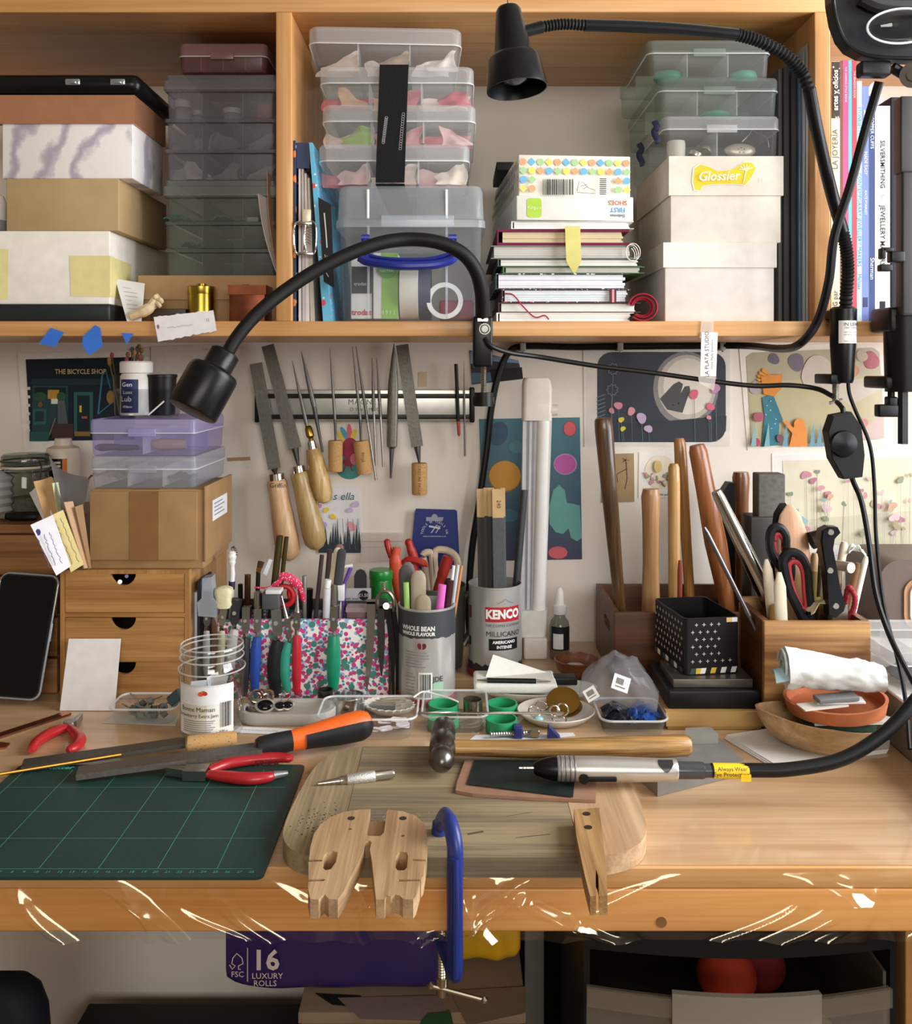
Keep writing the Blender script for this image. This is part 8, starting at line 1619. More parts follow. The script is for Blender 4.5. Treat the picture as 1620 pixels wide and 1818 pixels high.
def pad(m):
    d_=hB-hA;L_=d_.length;z_=d_.normalized();x_=Vector((0,1,0)).cross(z_).normalized();y_=z_.cross(x_)
    pr=[(0,.0085),(.04,.0105),(.12,.011),(.25,.0105),(.45,.0125),(.7,.0158),(.9,.0165),(.97,.013),(1,.006)]
    def R(t):
        for (t0,r0),(t1,r1) in zip(pr,pr[1:]):
            if t<=t1: return r0+(r1-r0)*(t-t0)/(t1-t0)
        return .006
    upv=Vector((0,-.5,.87)); 
    def fn(u,v):
        t=.40+.60*u;g0=-1.9+.5*math.sin(PI*min(1,u*1.3));g=-2.7+(2.35+.35*math.cos(PI*u))*v;r=R(min(t,.999))+.0006;ux=Vector((0,-1,0));uz=Vector((0,0,1));ux=(ux-z_*ux.dot(z_)).normalized();uz=(uz-z_*uz.dot(z_)).normalized()
        g=-PI*.62+PI*.80*v;return hA+z_*(L_*t)+ux*(r*math.cos(g))+uz*(r*math.sin(g)*.98)
    m.sheet(fn,26,12)
part('grip_pad',BKG,o,pad,60)
o=thing('hand_file','dark flat file with a cork grip lying behind the orange handled one','file',dk(200,1345));g0=dk(40,1370);g1=dk(335,1327)
part('blade',C('#57544f',.5,.6,.12,250,.2),o,lambda m: bar3(m,Vector((g0.x,g0.y,TOP+.0040)),Vector((g1.x,g1.y-.012,TOP+.008)),.022,.020,.005),0);k0=Vector((xp(333,1.014),1.014,TOP+.0105));k1=Vector((xp(421,1.028),1.027,TOP+.0105));part('cork_grip',CORK,o,lambda m: lathe_ab(m,k0,k1,[(0,.0088),(.04,.0095),(.96,.0098),(1,.009)],20))
q0,q1=onz(-30,1376,ZM+.004),onz(218,1345,TOP+.006);one(MB().cyl(Vector((q0.x,q0.y,ZM+.0022)),Vector((q1.x,q1.y-.004,ZM+.0075)),.0016,.0016,8),'brass_rod',C('#c08a3a',.35,.9),'thin brass rod lying beside the files','rod')
o=thing('copper_strip','brown oxidised copper strip lying at the end of the bench','copper strip',dk(50,1292));u0,u1=dk(-30,1318),dk(122,1268);part('strip',C('#6a3a22',.4,.7,.3,50),o,lambda m: bar3(m,u0+Vector((0,0,.0006)),u1+Vector((0,0,.0006)),.012,.012,.002),0);part('bright_end',C('#d0825a',.3,.9),o,lambda m: bar3(m,u0.lerp(u1,.88)+Vector((0,0,.0028)),u1+Vector((0,0,.0028)),.0122,.0122,.0004),0)
one(MB().prism(list(reversed([(dk(*p).x,dk(*p).y) for p in ((-20,1318),(18,1322),(10,1330),(-20,1334))])),.0016,Matrix.Translation((0,0,TOP+.0004))),'copper_offcut',C('#8a4a2c',.4,.7,.3),'small copper offcut by the end of the brass rod','offcut')
# glass jar
cy=1.045;c=Vector((xp(366,1.05),1.076,TOP));rr=.0378;hj=.104;T=Matrix.Translation(c)
o=thing('glass_jar','empty faceted jam jar holding paper labels','jar',c)
part('jar_glass',glass('#f9fbfa',1.75,.02),o,lambda m: m.lathe([(.026,0),(.034,.001),(.036,.005),(.0362,.05),(.0375,.07),(.0378,.076),(.0345,.084),(.0335,.087),(.036,.0885),(.036,.0905),(.0335,.092),(.0335,.096),(.036,.0975),(.0362,.1025),(.035,.104),(.0335,.103),(.032,.088),(.0335,.08),(.0355,.074),(.034,.05),(.034,.008),(.025,.004),(.001,.004)],T,48),50)
for z_,r_ in ((.1032,.0352),(.0978,.036),(.0895,.0362),(.0765,.0378)): part('rim_glint',plastic('#ffffff',.3,.05),o,lambda m: m.tube([c+Vector((r_*math.cos(g),r_*math.sin(g),z_)) for g in [2*PI*k/40 for k in range(40)]],.0009,6,closed=True))  # white rings on rim and threads, painting in the glass highlights
band(o,c,.0364,.010,.066,C('#ece9e4',.6),-.95,.95,name='label',n=16,off=.0004);band(o,c,.0364,.044,.066,C('#efeef0',.6),-.95,.95,name='label_top',n=16,off=.0007);band(o,c,.0364,.012,.044,C('#d9d2bc',.6),-.75,.10,name='label_panel',n=10,off=.0009)
for body,sz,an,z_ in (('Bonne Maman',.0072,-.22,.039),('Strawberry Extra Jam',.0056,-.22,.032)): btext(o,c,.0364,body,sz,an,z_,INK,lift=.0013)
btext(o,c,.0364,'e 370 g',.0045,.55,.013,INK,lift=.0013)
for k in range(6): band(o,c,.0364,.026-k*.0024,.0268-k*.0024,GREYINK,-.70,.35-.06*(k % 3),name='text_line',n=8,off=.0013)
x=.5
rd=random.Random(4)
while x<.86: w_=rd.choice((.012,.02,.03));band(o,c,.0364,.018,.046,INK,x,x+w_,name='barcode_bar',n=2,off=.0012);x+=w_+rd.choice((.012,.022))
Mst=T @ rot(rz=.0) @ frame((0,-.0364,.057),(1,0,0),(0,0,1));a=Art(Mst,lift=.0012);a.ell(-.003,0,.0032,.0026,'#d9552c',12);a.ell(.002,.0006,.0028,.0024,'#c93a22',12);a.ell(0,.003,.002,.0008,'#5f8a3a',8);a.build(o,'fruit_mark')
for k,(dx,dy,ht,an,cl) in enumerate(((-.012,0,.055,.3,'#e6e6ee'),(.006,.004,.06,-.3,'#f0eff2'),(.014,-.004,.05,.8,'#d9dae6'),(-.004,.012,.058,1.2,'#e9e9ea'))):
    mb=MB();mb.sheet(lambda u,v: T @ Vector((dx+(u-.5)*.022*math.cos(an)+.003*math.sin(v*6+k),dy+(u-.5)*.022*math.sin(an),.0048+v*ht)),4,8,.0004);one(mb,'paper_label',C(cl,.8),'crumpled white paper label inside the jam jar','paper label','labels in the jam jar',60)
# tray of grinding bits + card
one(MB().prism(list(reversed([(dk(*p).x,dk(*p).y) for p in ((200,1270),(316,1272),(312,1289),(182,1284))])),.0008,Matrix.Translation((0,0,TOP+.0003))),'grey_card',C('#c4bdb0',.7),'pale grey card lying under the tub of grinding bits','card')
c=Vector((xp(262,1.115),1.118,TOP+.0013));TUB=plastic('#f3f5f6',.10,.15)
def tub(o,c,w_,d_,h_,mat=TUB,r=.012,rz_=0,nm='tub',rim=True):
    Mt=Matrix.Translation(c) @ rot(rz=rz_);part(nm,mat,o,lambda m: m.loft([[(x,y,z) for x,y in rrect(w_*q,d_*q,r,5)] for q,z in ((.86,0),(.88,.0012),(.97,h_-.002),(1,h_-.001))],True,True,False,Mt),40)
    if rim: part('rim',plastic('#f4f6f8',.4,.15),o,lambda m: m.tube([Mt @ Vector((x,y,h_-.001)) for x,y in rrect(w_,d_,r,5)],.0014,8,closed=True))
o=thing('plastic_tub','shallow clear tub of small grinding wheels by the jam jar','tub',c);tub(o,c,.080,.055,.020)
rd=random.Random(14)
for k in range(13):
    p=c+Vector((rd.uniform(-.022,.026),rd.uniform(-.016,.016),.006+.004*(k % 3)));q=thing('grinding_bit','grey mounted grinding wheel heaped in the clear tub','grinding wheel',p,group='grinding wheels in the clear tub');an=rd.uniform(0,6.3);d_=Vector((math.cos(an),math.sin(an)*.6,rd.uniform(.05,.5))).normalized()
    rr_=rd.uniform(.0035,.006);part('wheel',C(rd.choice(['#4a4d48','#5d6260','#3a3d3a','#6b746f']),.8),q,lambda m: m.cyl(p-d_*.003,p+d_*.003,rr_,None,14));part('mandrel',STEEL,q,lambda m: m.cyl(p+d_*.003,p+d_*rd.uniform(.012,.024),.0008,None,6))
p=c+Vector((.026,.006,.016));q=thing('grinding_bit','dark teal felt cylinder on a mandrel standing out of the tub','grinding wheel',p);part('wheel',C('#3b4f4c',.9),q,lambda m: m.cyl(p,p+Vector((.012,0,.010)),.008,None,16));part('mandrel',STEEL,q,lambda m: m.cyl(p,p+Vector((-.03,0,-.008)),.0008,None,6))
# cement dish with jewellery
c=Vector((xp(505,1.10),1.118,TOP));CEM=C('#aaa49c',.75,0,.06,40)
o=thing('cement_dish','long oval grey cement dish of rings and earrings','dish',c)
part('dish',CEM,o,lambda m: m.loft([[(x,y,z) for x,y in rrect(.118*q,.055*q,.0275*q,10)] for q,z in ((.93,0),(.97,.0012),(1,.005),(1,.013),(.985,.0145),(.88,.0145),(.84,.011),(.5,.0095))],True,True,True,Matrix.Translation(c)),40)
dz=c.z+.0105
def ring_thing(label,px,py,r,tilt,stone=None,mat=CHROME,wid=.0015,name='ring',dz_=None,group=None):
    z_=(dz if dz_ is None else dz_)+.0004;p=onz(px,py,z_);p.z=z_+r*abs(math.sin(tilt))+wid;q=thing(name,label,'ring',(p.x,p.y,z_),group=group);M_=Matrix.Translation(p) @ rot(tilt,0,.3);part('band',mat,q,lambda m: m.tube([M_ @ Vector((r*math.cos(g),r*math.sin(g),0)) for g in [2*PI*k/24 for k in range(24)]],wid,8,closed=True))
    if stone: part('stone',C(stone,.15),q,lambda m: m.lathe([(.0062,0),(.0068,.0006),(.0060,.0026),(.001,.0034)],M_ @ Matrix.Translation((0,-r-.001,0)) @ rot(PI/2,0,0) @ Matrix.Diagonal((1.25,.85,1,1)),20),50);part('setting',mat,q,lambda m: m.lathe([(.0066,-.001),(.0074,-.0008),(.0074,.0012),(.0066,.0014)],M_ @ Matrix.Translation((0,-r-.001,0)) @ rot(PI/2,0,0) @ Matrix.Diagonal((1.25,.85,1,1)),20))
    return q
p=onz(470,1258,dz); 
for lb,px,py,r_,st_ in (('silver signet with a large black oval stone in the cement dish',471,1262,.0075,'#0b0b0d'),('black stone silver earring with hook, nearer the signet',498,1262,.0050,'#0b0b0d'),('black stone silver earring with hook, beside its twin',511,1261,.0050,'#0b0b0d')):
    p=onz(px,py,dz);p.z=dz;q=thing('ring' if r_>.006 else 'earring',lb,'ring' if r_>.006 else 'earring',p);M_=Matrix.Translation(p+Vector((0,0,.0062))) @ rot(.85,0,.2);sc_=r_/.0062
    part('stone',C(st_,.1),q,lambda m: m.lathe([(.0060*sc_,0),(.0062*sc_,.0008),(.005*sc_,.0026),(.0005,.0032)],M_ @ Matrix.Diagonal((1.35,.95,1,1)),22),50);part('setting',CHROME,q,lambda m: m.lathe([(.0060*sc_,-.003),(.0076*sc_,-.0025),(.0076*sc_,.001),(.0062*sc_,.0014)],M_ @ Matrix.Diagonal((1.35,.95,1,1)),22));part('hook',CHROME,q,lambda m: m.tube(smooth_path([M_ @ Vector((0,.006,-.001)),M_ @ Vector((.003,.010,.002)),M_ @ Vector((.002,.013,.004)),M_ @ Vector((-.002,.012,.004))],4),.0005 if r_<.006 else .0012,6))
ring_thing('upright faceted silver ring in the cement dish',455,1252,.0075,1.5,None,C('#b9b3a8',.15,1),.0024);ring_thing('plain silver ring lying behind the black stone signet',475,1248,.0068,1.45,None,C('#b9a890',.2,1),.002); 
one(MB().lathe([(.001,0),(.009,.0004),(.010,.002),(.009,.0016),(.001,.001)],Matrix.Translation(onz(442,1262,dz)),22),'silver_disc',C('#a8a39c',.2,1),'small domed silver disc in the cement dish','disc')
c_=onz(578,1250,TOP);c_.x=xp(578,1.16);c_.y=1.16;one(MB().lathe([(.0085,0),(.0098,0),(.0098,.020),(.0085,.020),(.0085,0)],Matrix.Translation(c_),26,False,False),'steel_ring',C('#5f5c58',.3,.9),'wide dark steel ring blank behind the cement dish','ring')
c_=Vector((xp(618,1.13),1.135,TOP));o=thing('round_tin','small round silver tin with a clear window lid','tin',c_);part('tin_body',C('#c9c8c6',.15,1),o,lambda m: m.lathe([(.0185,0),(.0190,.001),(.0190,.021),(.0182,.022),(.0182,.002),(.001,.002)],Matrix.Translation(c_),34));part('window',glass('#eef2f0',1.5),o,lambda m: m.lathe([(.0175,.021),(.0186,.0225),(.001,.0228)],Matrix.Translation(c_),34))
c_=Vector((xp(690,1.12),1.13,TOP));o=thing('scallop_shell','ribbed white scallop shell holding paper clips','shell',c_)
def shell(m):
    L=[]
    for q,z in ((.25,.0005),(.6,.003),(.9,.009),(1,.013),(.97,.0138),(.85,.010),(.55,.0045),(.2,.002)): L.append([((.032 if True else 0)*q*(1+.05*math.cos(k*PI)*q)*math.cos(2*PI*k/44),.024*q*(1+.05*math.cos(k*PI)*q)*math.sin(2*PI*k/44),z) for k in range(44)])
    m.loft(L,True,True,True,Matrix.Translation(c_) @ rot(rz=-.3))
part('shell',C('#ddd5c8',.5),o,shell,40)
for k in range(3):
    p=c_+Vector((-.004+.005*k,-.004+.004*k,.0145+.0017*k));an=-.25+.2*k;R_=Matrix.Translation(p) @ rot(rz=an);one(MB().tube(smooth_path([R_ @ Vector(v) for v in ((-.016,-.003,0),(.016,-.003,0),(.019,0,0),(.016,.003,0),(-.014,.003,0),(-.017,.001,0),(-.013,-.0012,.0006),(.011,-.0012,.0006))],4),.0006,6),'paper_clip',C('#c9bd98',.3,.9),'pale brass paper clip lying in the scallop shell','paper clip','paper clips in the shell')
c_=dk(674,1268);o=thing('solder_tag','flat black oval tag with a silver name plate before the shell','tag',c_);part('tag_body',C('#17181c',.35),o,lambda m: m.prism(rrect(.038,.018,.007,5),.009,Matrix.Translation(c_+Vector((0,.008,.0003)))));part('plate',C('#8f9088',.4,.5),o,lambda m: m.prism(rrect(.024,.010,.002,3),.0004,Matrix.Translation(c_+Vector((0,.008,.0094)))));text('EASY',.0078,flat(c_+Vector((0,.008,.0098))),INK,o,bold=.0002)
one(MB().prism(rrect(.092,.018,.001,1),.0005,Matrix.Translation(dk(480,1299)+Vector((0,0,.0004))) @ rot(rz=-.12)),'paper_strip',C('#ebe8e6',.8),'white handwritten paper strip in front of the cement dish','paper')
rd=random.Random(9);a=Art(flat(dk(480,1299)+Vector((0,0,.0009)),-.12),lift=.0001,step=.00002);a.line(scribble(-.035,.01,0,.0013,30,rd),.0005,'#55565e');a.line(scribble(.016,.040,.001,.0013,18,rd),.0005,'#55565e');a.build(D.objects['paper_strip'],'handwriting')
# tubs with labels and green lids
c_=Vector((xp(655,1.08),1.085,TOP));o=thing('plastic_tub','clear rectangular tub holding white price tags','tub',c_);tub(o,c_,.114,.075,.026,r=.014)
rd=random.Random(2)
for k in range(12):
    p=c_+Vector((.012+rd.uniform(-.008,.03),rd.uniform(-.022,.004),.0022+.0009*k));one(MB().prism(rrect(.016,.009,.003,3),.0006,Matrix.Translation(p) @ rot(rz=rd.uniform(-1,1),rx=rd.uniform(-.25,.25))),'price_tag',C('#efe9ec',.7),'small white price tag in the clear tub','price tag','price tags in the tub')
one(MB().prism(rrect(.016,.009,.003,3),.0006,Matrix.Translation(c_+Vector((-.03,.012,.004))) @ rot(rz=.4,rx=.3)),'price_tag',C('#efe9ec',.7),'lone white tag behind the orange file handle','price tag')
c_=Vector((xp(808,1.105),1.11,TOP));o=thing('plastic_tub','clear rectangular tub with two green bottle caps inside','tub',c_);tub(o,c_,.077,.088,.022,r=.012)
GRN=C('#2a9a66',.4)
def cap(label,p,r,h): one(MB().lathe([(r*.95,0),(r,.0008)]+[(r*(1+.012*(k % 2)),.001+(h-.002)*k/8) for k in range(1,8)]+[(r,h),(r*.9,h),(r*.9,.002),(.0005,.002)],Matrix.Translation(p),34),'bottle_cap',GRN,label,'bottle cap',None,50)
cap('green bottle cap at the back of the clear tub',c_+Vector((-.014,.020,.0016)),.0185,.012);cap('green bottle cap at the front of the clear tub',c_+Vector((-.014,-.022,.0016)),.0185,.012);cap('green bottle cap standing outside the tub, nearer the coffee tins',Vector((xp(893,1.12),1.13,TOP+.0003)),.0185,.014);cap('green bottle cap with beads outside the tub',Vector((xp(891,1.075),1.078,TOP+.0003)),.0185,.015)
for k,(dx,dy) in enumerate(((-.006,-.002),(.004,-.006),(.008,.003))): one(MB().lathe([(.0005,0),(.003,.0008),(.0034,.0026),(.002,.0044),(.0004,.005)],Matrix.Translation((xp(891,1.075)+dx,1.078+dy,TOP+.0026)),12),'pearl_bead',C('#dcd6cc',.2),'pearly bead in the outer green cap','bead','beads in the green cap',60)
pz_=c_.z+.0016
one(MB().lathe([(.0105,0),(.0118,0),(.0118,.018),(.0105,.018),(.0105,0)],Matrix.Translation(c_+Vector((.022,.018,.0016))),26,False,False),'cuff_ring',C('#9a927e',.25,.9),'wide silver cuff standing in the clear tub','ring')
for k in range(2): one(MB().tube([c_+Vector((.018+.016*math.cos(g),-.014+.013*math.sin(g),.004+.003*k+.002*math.sin(g+k))) for g in [2*PI*e/24 for e in range(24)]],.0007,6,closed=True),'wire_hoop',C('#cfc6b2',.25,1),'thin silver wire hoop lying in the clear tub','hoop','wire hoops in the tub')
one(MB().tube(smooth_path([c_+Vector(v) for v in ((-.050,.006,.026),(-.038,.014,.030),(-.02,.010,.027),(-.006,.002,.026),(.004,-.004,.024))],5),.0011,6),'white_thread',C('#ebebe8',.7),'white thread trailing over the green cap tub','thread')
A_,B_=onz(742,1266,TOP+.0268),onz(1000,1266,TOP+.0268);one(MB().box(A_.x,B_.x,A_.y-.0025,A_.y+.0025,TOP+.0262,TOP+.0275,.0003),'silver_strip',C('#c9c6be',.2,1),'long thin silver strip laid over the tubs','strip')
# white dish, paper, pen behind
c_=Vector((xp(955,1.18),1.188,TOP));o=thing('white_plate','white oval dish under the folded paper towel','dish',c_);part('dish',C('#dedbd2',.3),o,lambda m: m.loft([[(x,y,z) for x,y in ell(.078*q,.034*q,36)] for q,z in ((.6,0),(.7,.001),(.96,.011),(1,.014),(.97,.0143),(.7,.006),(.3,.005))],True,True,True,Matrix.Translation(c_)),50)
o=thing('paper_towel','folded white paper towel wedge on the oval dish','paper towel',c_+Vector((0,0,.0145)));zt_=c_.z+.0146
part('fold',C('#e9e7e1',.9,0,.03,150,.2),o,lambda m: m.box(xp(842,1.165),xp(990,1.165),1.158,1.215,zt_,zt_+.012,.004));part('peak',C('#eeece6',.9,0,.03,150,.2),o,lambda m: m.add([at(862,1204,1.185),at(1000,1206,1.185),at(876,1162,1.205),at(1000,1203,1.205),at(862,1206,1.215),at(1000,1207,1.215)],[(0,1,3,2),(2,3,5,4),(0,2,4),(1,5,3),(0,4,5,1)]),0)
o=thing('dotting_pen','black barrelled dotting tool with silver ends on the paper towel','tool',c_+Vector((0,-.03,.027)));u0,u1=Vector((xp(847,1.165),1.166,zt_+.0150)),Vector((xp(978,1.165),1.163,zt_+.0145));part('barrel',C('#17181b',.4),o,lambda m: m.cyl(u0.lerp(u1,.14),u0.lerp(u1,.80),.0032,None,12));part('tip',CHROME,o,lambda m: lathe_ab(m,u0,u0.lerp(u1,.14),[(0,.001),(.6,.0016),(1,.0026)],10));part('tip',CHROME,o,lambda m: lathe_ab(m,u1,u0.lerp(u1,.80),[(0,.001),(.6,.0016),(1,.0026)],10))
one(MB().box(xp(975,1.19),xp(1025,1.19),1.185,1.205,TOP+.016,TOP+.026,.002),'black_clip',C('#1a1b1d',.4),'black plastic clip at the end of the oval dish','clip'); 
# saucer with brass disc
c_=Vector((xp(989,1.105),1.115,TOP));o=thing('enamel_saucer','chipped grey white saucer of silver rings','saucer',c_);part('saucer',C('#cfc8bc',.4,0,.12,50),o,lambda m: m.lathe([(.026,0),(.036,.001),(.0455,.009),(.047,.0112),(.046,.0122),(.036,.0062),(.028,.0044),(.001,.004)],Matrix.Translation(c_) @ Matrix.Diagonal((1,.88,1,1)),44),50)
one(MB().lathe([(.001,0),(.020,.0008),(.0205,.0016),(.001,.0012)],Matrix.Translation(c_+Vector((.010,.012,.017))) @ rot(.55,-.12,0),34),'brass_disc',C('#a8863a',.35,.9,.15),'thin brass disc leaning in the saucer','disc');one(MB().lathe([(.001,0),(.018,.0008),(.0185,.0014),(.001,.0012)],Matrix.Translation(c_+Vector((.015,.010,.0102))) @ rot(.3,-.1,0),34),'brass_disc',C('#8a6c30',.4,.9,.15),'second brass disc half hidden beneath the leaning one','disc')
for k,(px,py,r_,tl) in enumerate(((950,1270,.0075,.5),(985,1272,.006,1.2),(993,1282,.0085,.25),(1000,1270,.007,1.0),(962,1258,.008,.3))): ring_thing('plain silver ring heaped in the chipped saucer',px,py,r_,tl,None,CHROME,.0011,dz_=c_.z+.0062,group='silver rings in the saucer')
p=onz(956,1281,c_.z+.006);one(MB().lathe([(.0005,0),(.0045,.001),(.0052,.0035),(.0035,.006),(.0005,.0068)],Matrix.Translation(p) @ Matrix.Diagonal((1.25,1,1,1)),18),'turquoise_stone',C('#8fc4c2',.3),'pale turquoise cabochon in the saucer','gemstone',None,60)
# paper and mini vice parts
one(MB().prism(list(reversed([(dk(*p).x,dk(*p).y) for p in ((830,1318),(845,1306),(1018,1302),(1022,1307),(900,1320))])),.0006,Matrix.Translation((0,0,TOP+.0003))),'paper_strip',C('#e6e6ea',.8),'white paper strip under the small blue clamp','paper')
o=thing('mini_clamp','small blue clamp with a steel screw lying behind the hammer','clamp',dk(940,1312));pz0=dk(870,1313)+Vector((0,0,.006));pz1=dk(958,1309)+Vector((0,0,.006));part('screw',STEEL,o,lambda m: m.tube([pz0.lerp(pz1,k/40) for k in range(41)],[.0030 if k % 2 else .0024 for k in range(41)],10));part('jaw',C('#1f2a6c',.4),o,lambda m: m.box(xp(912,1.06),xp(928,1.06),1.052,1.066,TOP+.0012,TOP+.014,.0015));part('jaw',C('#1f2a6c',.4),o,lambda m: m.add([(xp(972,1.06),1.05,TOP+.0012),(xp(995,1.06),1.05,TOP+.0012),(xp(974,1.06),1.05,TOP+.015),(xp(972,1.06),1.064,TOP+.0012),(xp(995,1.06),1.064,TOP+.0012),(xp(974,1.06),1.064,TOP+.015)],[(0,1,2),(5,4,3),(0,3,4,1),(1,4,5,2),(2,5,3,0)]),0);part('nut',STEEL,o,lambda m: m.cyl((xp(943,1.06),1.058,TOP+.006),(xp(956,1.06),1.057,TOP+.006),.0055,None,6))
# bag and tub of blue bits
c_=Vector((xp(1120,1.09),1.095,TOP));o=thing('plastic_tub','clear tub of crumpled blue plastic below the zip bag','tub',c_);tub(o,c_,.078,.075,.020,r=.014)
for k,(dx,dy,cl) in enumerate(((.012,-.008,'#1f4a94'),(.022,.012,'#2a5aa8'),(-.012,-.012,'#17202c'),(-.014,.010,'#222a33'))): scrap('crumpled %s plastic in the tub below the zip bag' % ('blue' if k<2 else 'black'),c_+Vector((dx,dy,.003)),.034,.03,.024,k*2.7+1,C(cl,.35),'plastic_scrap','plastic','plastic scraps in the tub',fold=2.6)
def bag(m):
    L=[]
    for i in range(19):
        u=i/18;x=-.046+.092*u;w_=.030*math.sin(PI*(.12+.8*u))**.6+.002;h_=.026*math.sin(PI*(.1+.82*u))**.8+.003
        L.append([(x,w_*math.cos(2*PI*k/28)*(1+.22*noise.noise(Vector((u*6,math.cos(2*PI*k/28)*2,math.sin(2*PI*k/28)*2)))),h_+(h_)*math.sin(2*PI*k/28)*(1+.35*noise.noise(Vector((u*7+4,math.cos(2*PI*k/28)*2,math.sin(2*PI*k/28)*2)))+.22*abs(noise.noise(Vector((u*19,math.cos(2*PI*k/28)*6,math.sin(2*PI*k/28)*6)))))) for k in range(28)])
    m.loft(L,True,True,True,Matrix.Translation(c_+Vector((-.012,.012,.021))) @ rot(rz=-.25,ry=.12))
o=thing('zip_bag','crumpled clear plastic bag with barcode stickers on the blue tub','bag',c_+Vector((-.012,.012,.021)));part('bag',plastic('#f1f2f4',.14,.08,'#dcdde2'),o,bag,70)
for px,py,w_,h_,tl,yy in ((1103,1213,.020,.017,-.35,1.062),(1050,1232,.015,.014,.55,1.068)):
    Mb=face(at(px,py,yy),tl) @ rot(rx=-.35);st=MB();st.box(-w_/2,w_/2,-h_/2,h_/2,0,.0004,M=Mb);so=st.build('barcode_sticker',C('#e6e4e0',.6),o,0);a=Art(Mb,lift=.0006)
    for k in range(7): a.rect(-w_*.3+k*.0013,-h_*.1,-w_*.3+k*.0013+.0007,h_*.3,'#222222');a.k -= 1
    a.rect(-w_*.3,-h_*.3,w_*.3,-h_*.22,'#77777a');a.build(o,'barcode')

# ================================================================== below the bench
PY=1.0;zf_=.480
o=thing('carton','large brown carton under the bench with papers on its lid','box',(-.05,1.1,0));part('box_body',C('#7c6350',.8),o,lambda m: m.box(xp(540,1.0),xp(925,1.0),.985,1.33,0,zf_-.012));part('box_lid',C('#8d7560',.8),o,lambda m: m.box(xp(535,1.0),xp(932,1.0),.98,1.335,zf_-.012,zf_,.001))
x0,x1,z0,z1=xp(398,PY),xp(790,PY),zf_+.0045,.66
PUR=C('#33245f',.3,0,.12,20)
def puff(m,x0,x1,y0,y1,z0,z1,amp=.006,seed=0):
    L=[]
    for i in range(29):
        u=i/28;e=1-.10*(abs(u-.5)*2)**8;x=x0+(x1-x0)*u;cy,cz=(y0+y1)/2,(z0+z1)/2
        L.append([(x,cy+p*e+amp*noise.noise(Vector((u*5+seed,p*30,q*30)))*(1 if abs(p)>0 else 0),cz+q*e) for p,q in rrect(y1-y0,z1-z0,.016,5)])
    m.loft(L)
o=thing('toilet_roll_pack','purple plastic pack of sixteen toilet rolls under the bench','toilet rolls',((x0+x1)/2,PY+.05,z0));part('wrapper',PUR,o,lambda m: puff(m,x0,x1,PY,PY+.12,z0,z1),60)
WP=C('#d9c9c4',.5);Mp=face((0,PY-.0035,0)); 
text('16',.0300,face(at(472,1706,PY-.006)),WP,o,bold=.0008);text('LUXURY',.0088,face(at(475,1733,PY-.006)),WP,o);text('ROLLS',.0088,face(at(471,1746,PY-.006)),WP,o);text('FSC',.0085,face(at(422,1730,PY-.006)),WP,o);a=PArt(430,1710,PY-.006,lift=.0006);a.line([(440,1682),(440,1742)],1.5,'#d9c9c4');a.line([(408,1712),(413,1720),(418,1714),(412,1710),(414,1700),(421,1692),(430,1700),(432,1710),(424,1714),(424,1720),(428,1720)],1.8,'#d9c9c4');a.build(o,'tree_logo')
x0,x1=xp(792,1.05),xp(925,1.05);o=thing('yellow_pack','yellow plastic wrapped pack beside the purple one','pack',((x0+x1)/2,1.1,zf_));part('wrapper',C('#d9a521',.35,0,.12,20),o,lambda m: puff(m,x0,x1,1.05,1.2,zf_+.005,.665,.006,7),60)
for lb,pts_,cl,dz_ in (('sheet torn from a ring notebook on the carton lid',[(600,1772),(780,1768),(800,1815),(640,1810)],'#8a7870',.0006),('dark flyer under the torn notebook sheet',[(560,1764),(640,1768),(660,1790),(590,1784)],'#1a171a',.0002),('brown card with small print lying on the carton lid',[(800,1760),(935,1752),(930,1800),(830,1822)],'#8a7462',.0010),('small green card on the carton lid',[(760,1800),(800,1796),(806,1822),(742,1822)],'#2f5a34',.0016)):
    zz_=zf_+dz_;pp_=[onz(*p,zz_) for p in pts_];one(MB().prism([(p.x,p.y) for p in reversed(pp_)],.0005,Matrix.Translation((0,0,zz_))),'loose_paper',C(cl,.8),lb,'paper')
one(MB().box(xp(60,1.2),xp(498,1.2),1.2,1.38,0,.215,.003),'black_box',C('#131110',.6),'large plain black box on the floor against the wall','box')
o=thing('office_chair','dark padded chair back tucked under the end of the bench','chair',(-.5,.92,0));part('backrest',C('#1b2027',.7),o,lambda m: m.loft([[(x*e-.505,y*e2+1.02,z) for x,y in rrect(.11,.06,.028,6)] for z,e,e2 in ((.30,1,1),(.42,1,1),(.455,.95,.95),(.475,.82,.85),(.487,.6,.6),(.492,.25,.3))]),60);part('stem',C('#17181b',.4,.5),o,lambda m: m.cyl((-.505,1.02,.03),(-.505,1.02,.31),.016,None,14));part('base',C('#17181b',.4),o,lambda m: m.lathe([(.09,0),(.10,.01),(.03,.03)],Matrix.Translation((-.505,1.02,0)),20))
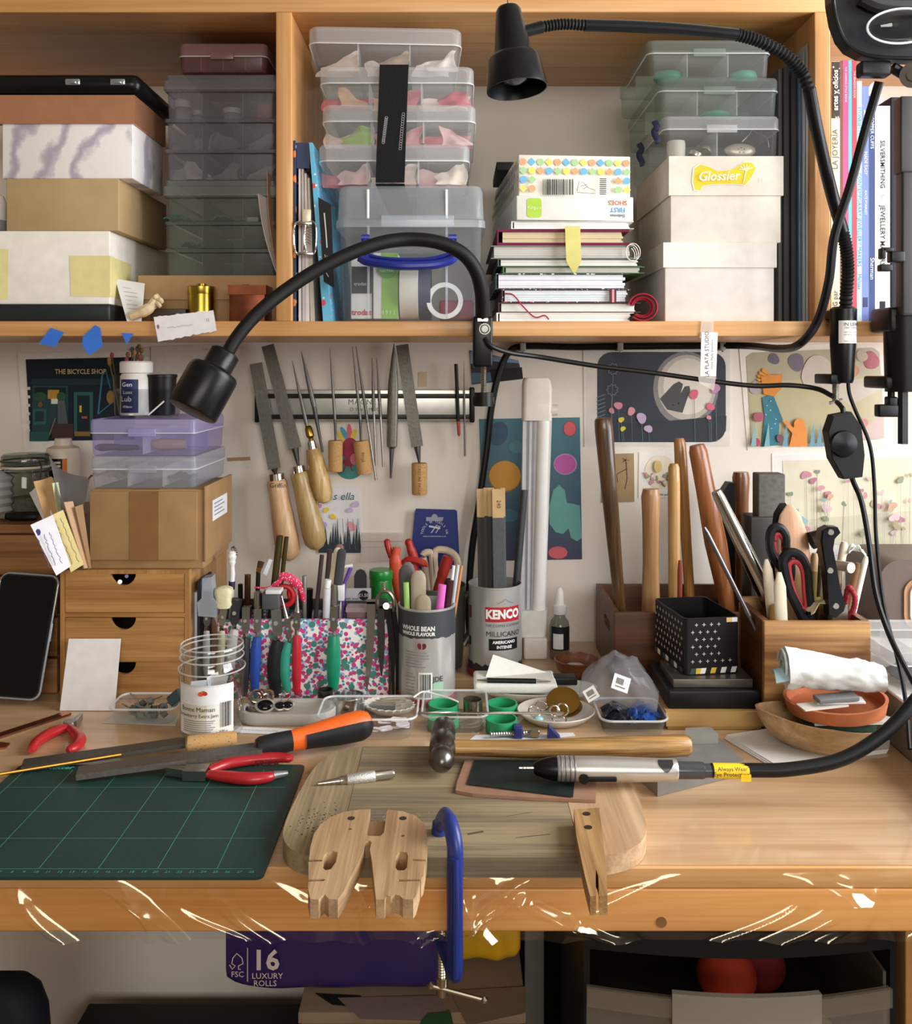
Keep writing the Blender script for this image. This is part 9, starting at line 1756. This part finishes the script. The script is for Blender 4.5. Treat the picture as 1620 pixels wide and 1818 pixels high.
# drawer tower
TY0=.90;x0,x1=xp(1037,TY0),xp(1592,TY0); 
o=thing('drawer_tower','black plastic drawer tower with a clear bow fronted drawer','drawer unit',((x0+x1)/2,1.05,0));BKP=C('#191a1c',.5)
part('frame',BKP,o,lambda m: [m.box(x0,x0+.006,TY0,1.30,.02,.600),m.box(x1-.006,x1,TY0,1.30,.02,.600),m.box(x0,x1,1.29,1.30,.02,.600),m.box(x0+.006,x1-.006,TY0+.01,1.29,.02,.03)],0)
def topcover(m):
    n=18;fr_=[(x0+(x1-x0)*k/n,TY0-.002-.016*math.sin(PI*k/n)) for k in range(n+1)];m.prism(fr_+[(x1,1.3),(x0,1.3)],.024,Matrix.Translation((0,0,.600)))
part('top_cover',BKP,o,topcover,30)
DRW=plastic('#e6e0d6',.2,.3,'#c4bbad')
def bow(m,xa,xb,za,zb,dy,th=.003,y_=TY0):
    n=24;m.sheet(lambda u,v: (xa+(xb-xa)*u,y_-dy-.022*math.sin(PI*((xa+(xb-xa)*u-x0)/(x1-x0))),za+(zb-za)*v),n,1,th)
xa,xb=xp(1043,.89),xp(1584,.89);ztop=.577
dr=part('drawer',DRW,o,lambda m: [bow(m,xa,xb,.36,ztop-.012,.004),m.box(xa,xa+.003,TY0+.002,1.27,.36,ztop-.002),m.box(xb-.003,xb,TY0+.002,1.27,.36,ztop-.002),m.box(xa,xb,TY0,1.27,.355,.36)],40)
mb=MB();bow(mb,xa,xb,ztop-.028,ztop-.010,.010,.003);mb.build('drawer_rail',DRW,dr,40)
mb=MB();bow(mb,xp(1190,.88),xp(1452,.88),ztop-.034,ztop-.002,.014,.006);mb.build('pull_handle',plastic('#e6e0d6',.4,.35,'#c9c1b4'),dr,40)
mb=MB();bow(mb,xp(1466,.88),xp(1540,.88),.505,.532,.006,.001);mb.build('drawer_label',C('#e6e0d2',.6),dr,40);text('WG - 322 BIG',.006,face((xp(1503,.88),.873,.527)),INK,o)
zi_=.4802
one(MB().box(.150,.412,.95,1.2,.3615,.48,.01),'dark_bundle',C('#2a2422',.8),'dark bundle filling the clear drawer','bundle')
for lb,px,yy,r_,cl in (('orange red ball of fabric in the clear drawer',1290,1.0,.032,'#d5432a'),('dull red knitted lump beside the orange one',1345,1.02,.030,'#8a2430')): one(MB().lathe([(r_*math.sin(PI*(k+.2)/10.4),r_*.85*(1-math.cos(PI*(k+.2)/10.4))) for k in range(11)],Matrix.Translation((xp(px,yy),yy,zi_)),26),'fabric_ball',C(cl,.8),lb,'fabric',None,60)
for lb,px,cl in (('green ball behind the clear drawer front',1362,'#3f9a4c'),('yellow ball behind the clear drawer front',1447,'#c9c04a')): 
    yy=.915;r_=.021;one(MB().lathe([(r_*math.sin(PI*(k+.2)/10.4),r_*(1-math.cos(PI*(k+.2)/10.4))) for k in range(11)],Matrix.Translation((xp(px,yy),yy,.4815)),26),'toy_ball',C(cl,.5),lb,'ball',None,60)
one(MB().box(xp(932,1.12),xp(966,1.12),1.12,1.36,0,.66,.001),'drawing_board',C('#77706a',.7),'pale grey board standing beside the yellow pack','board')
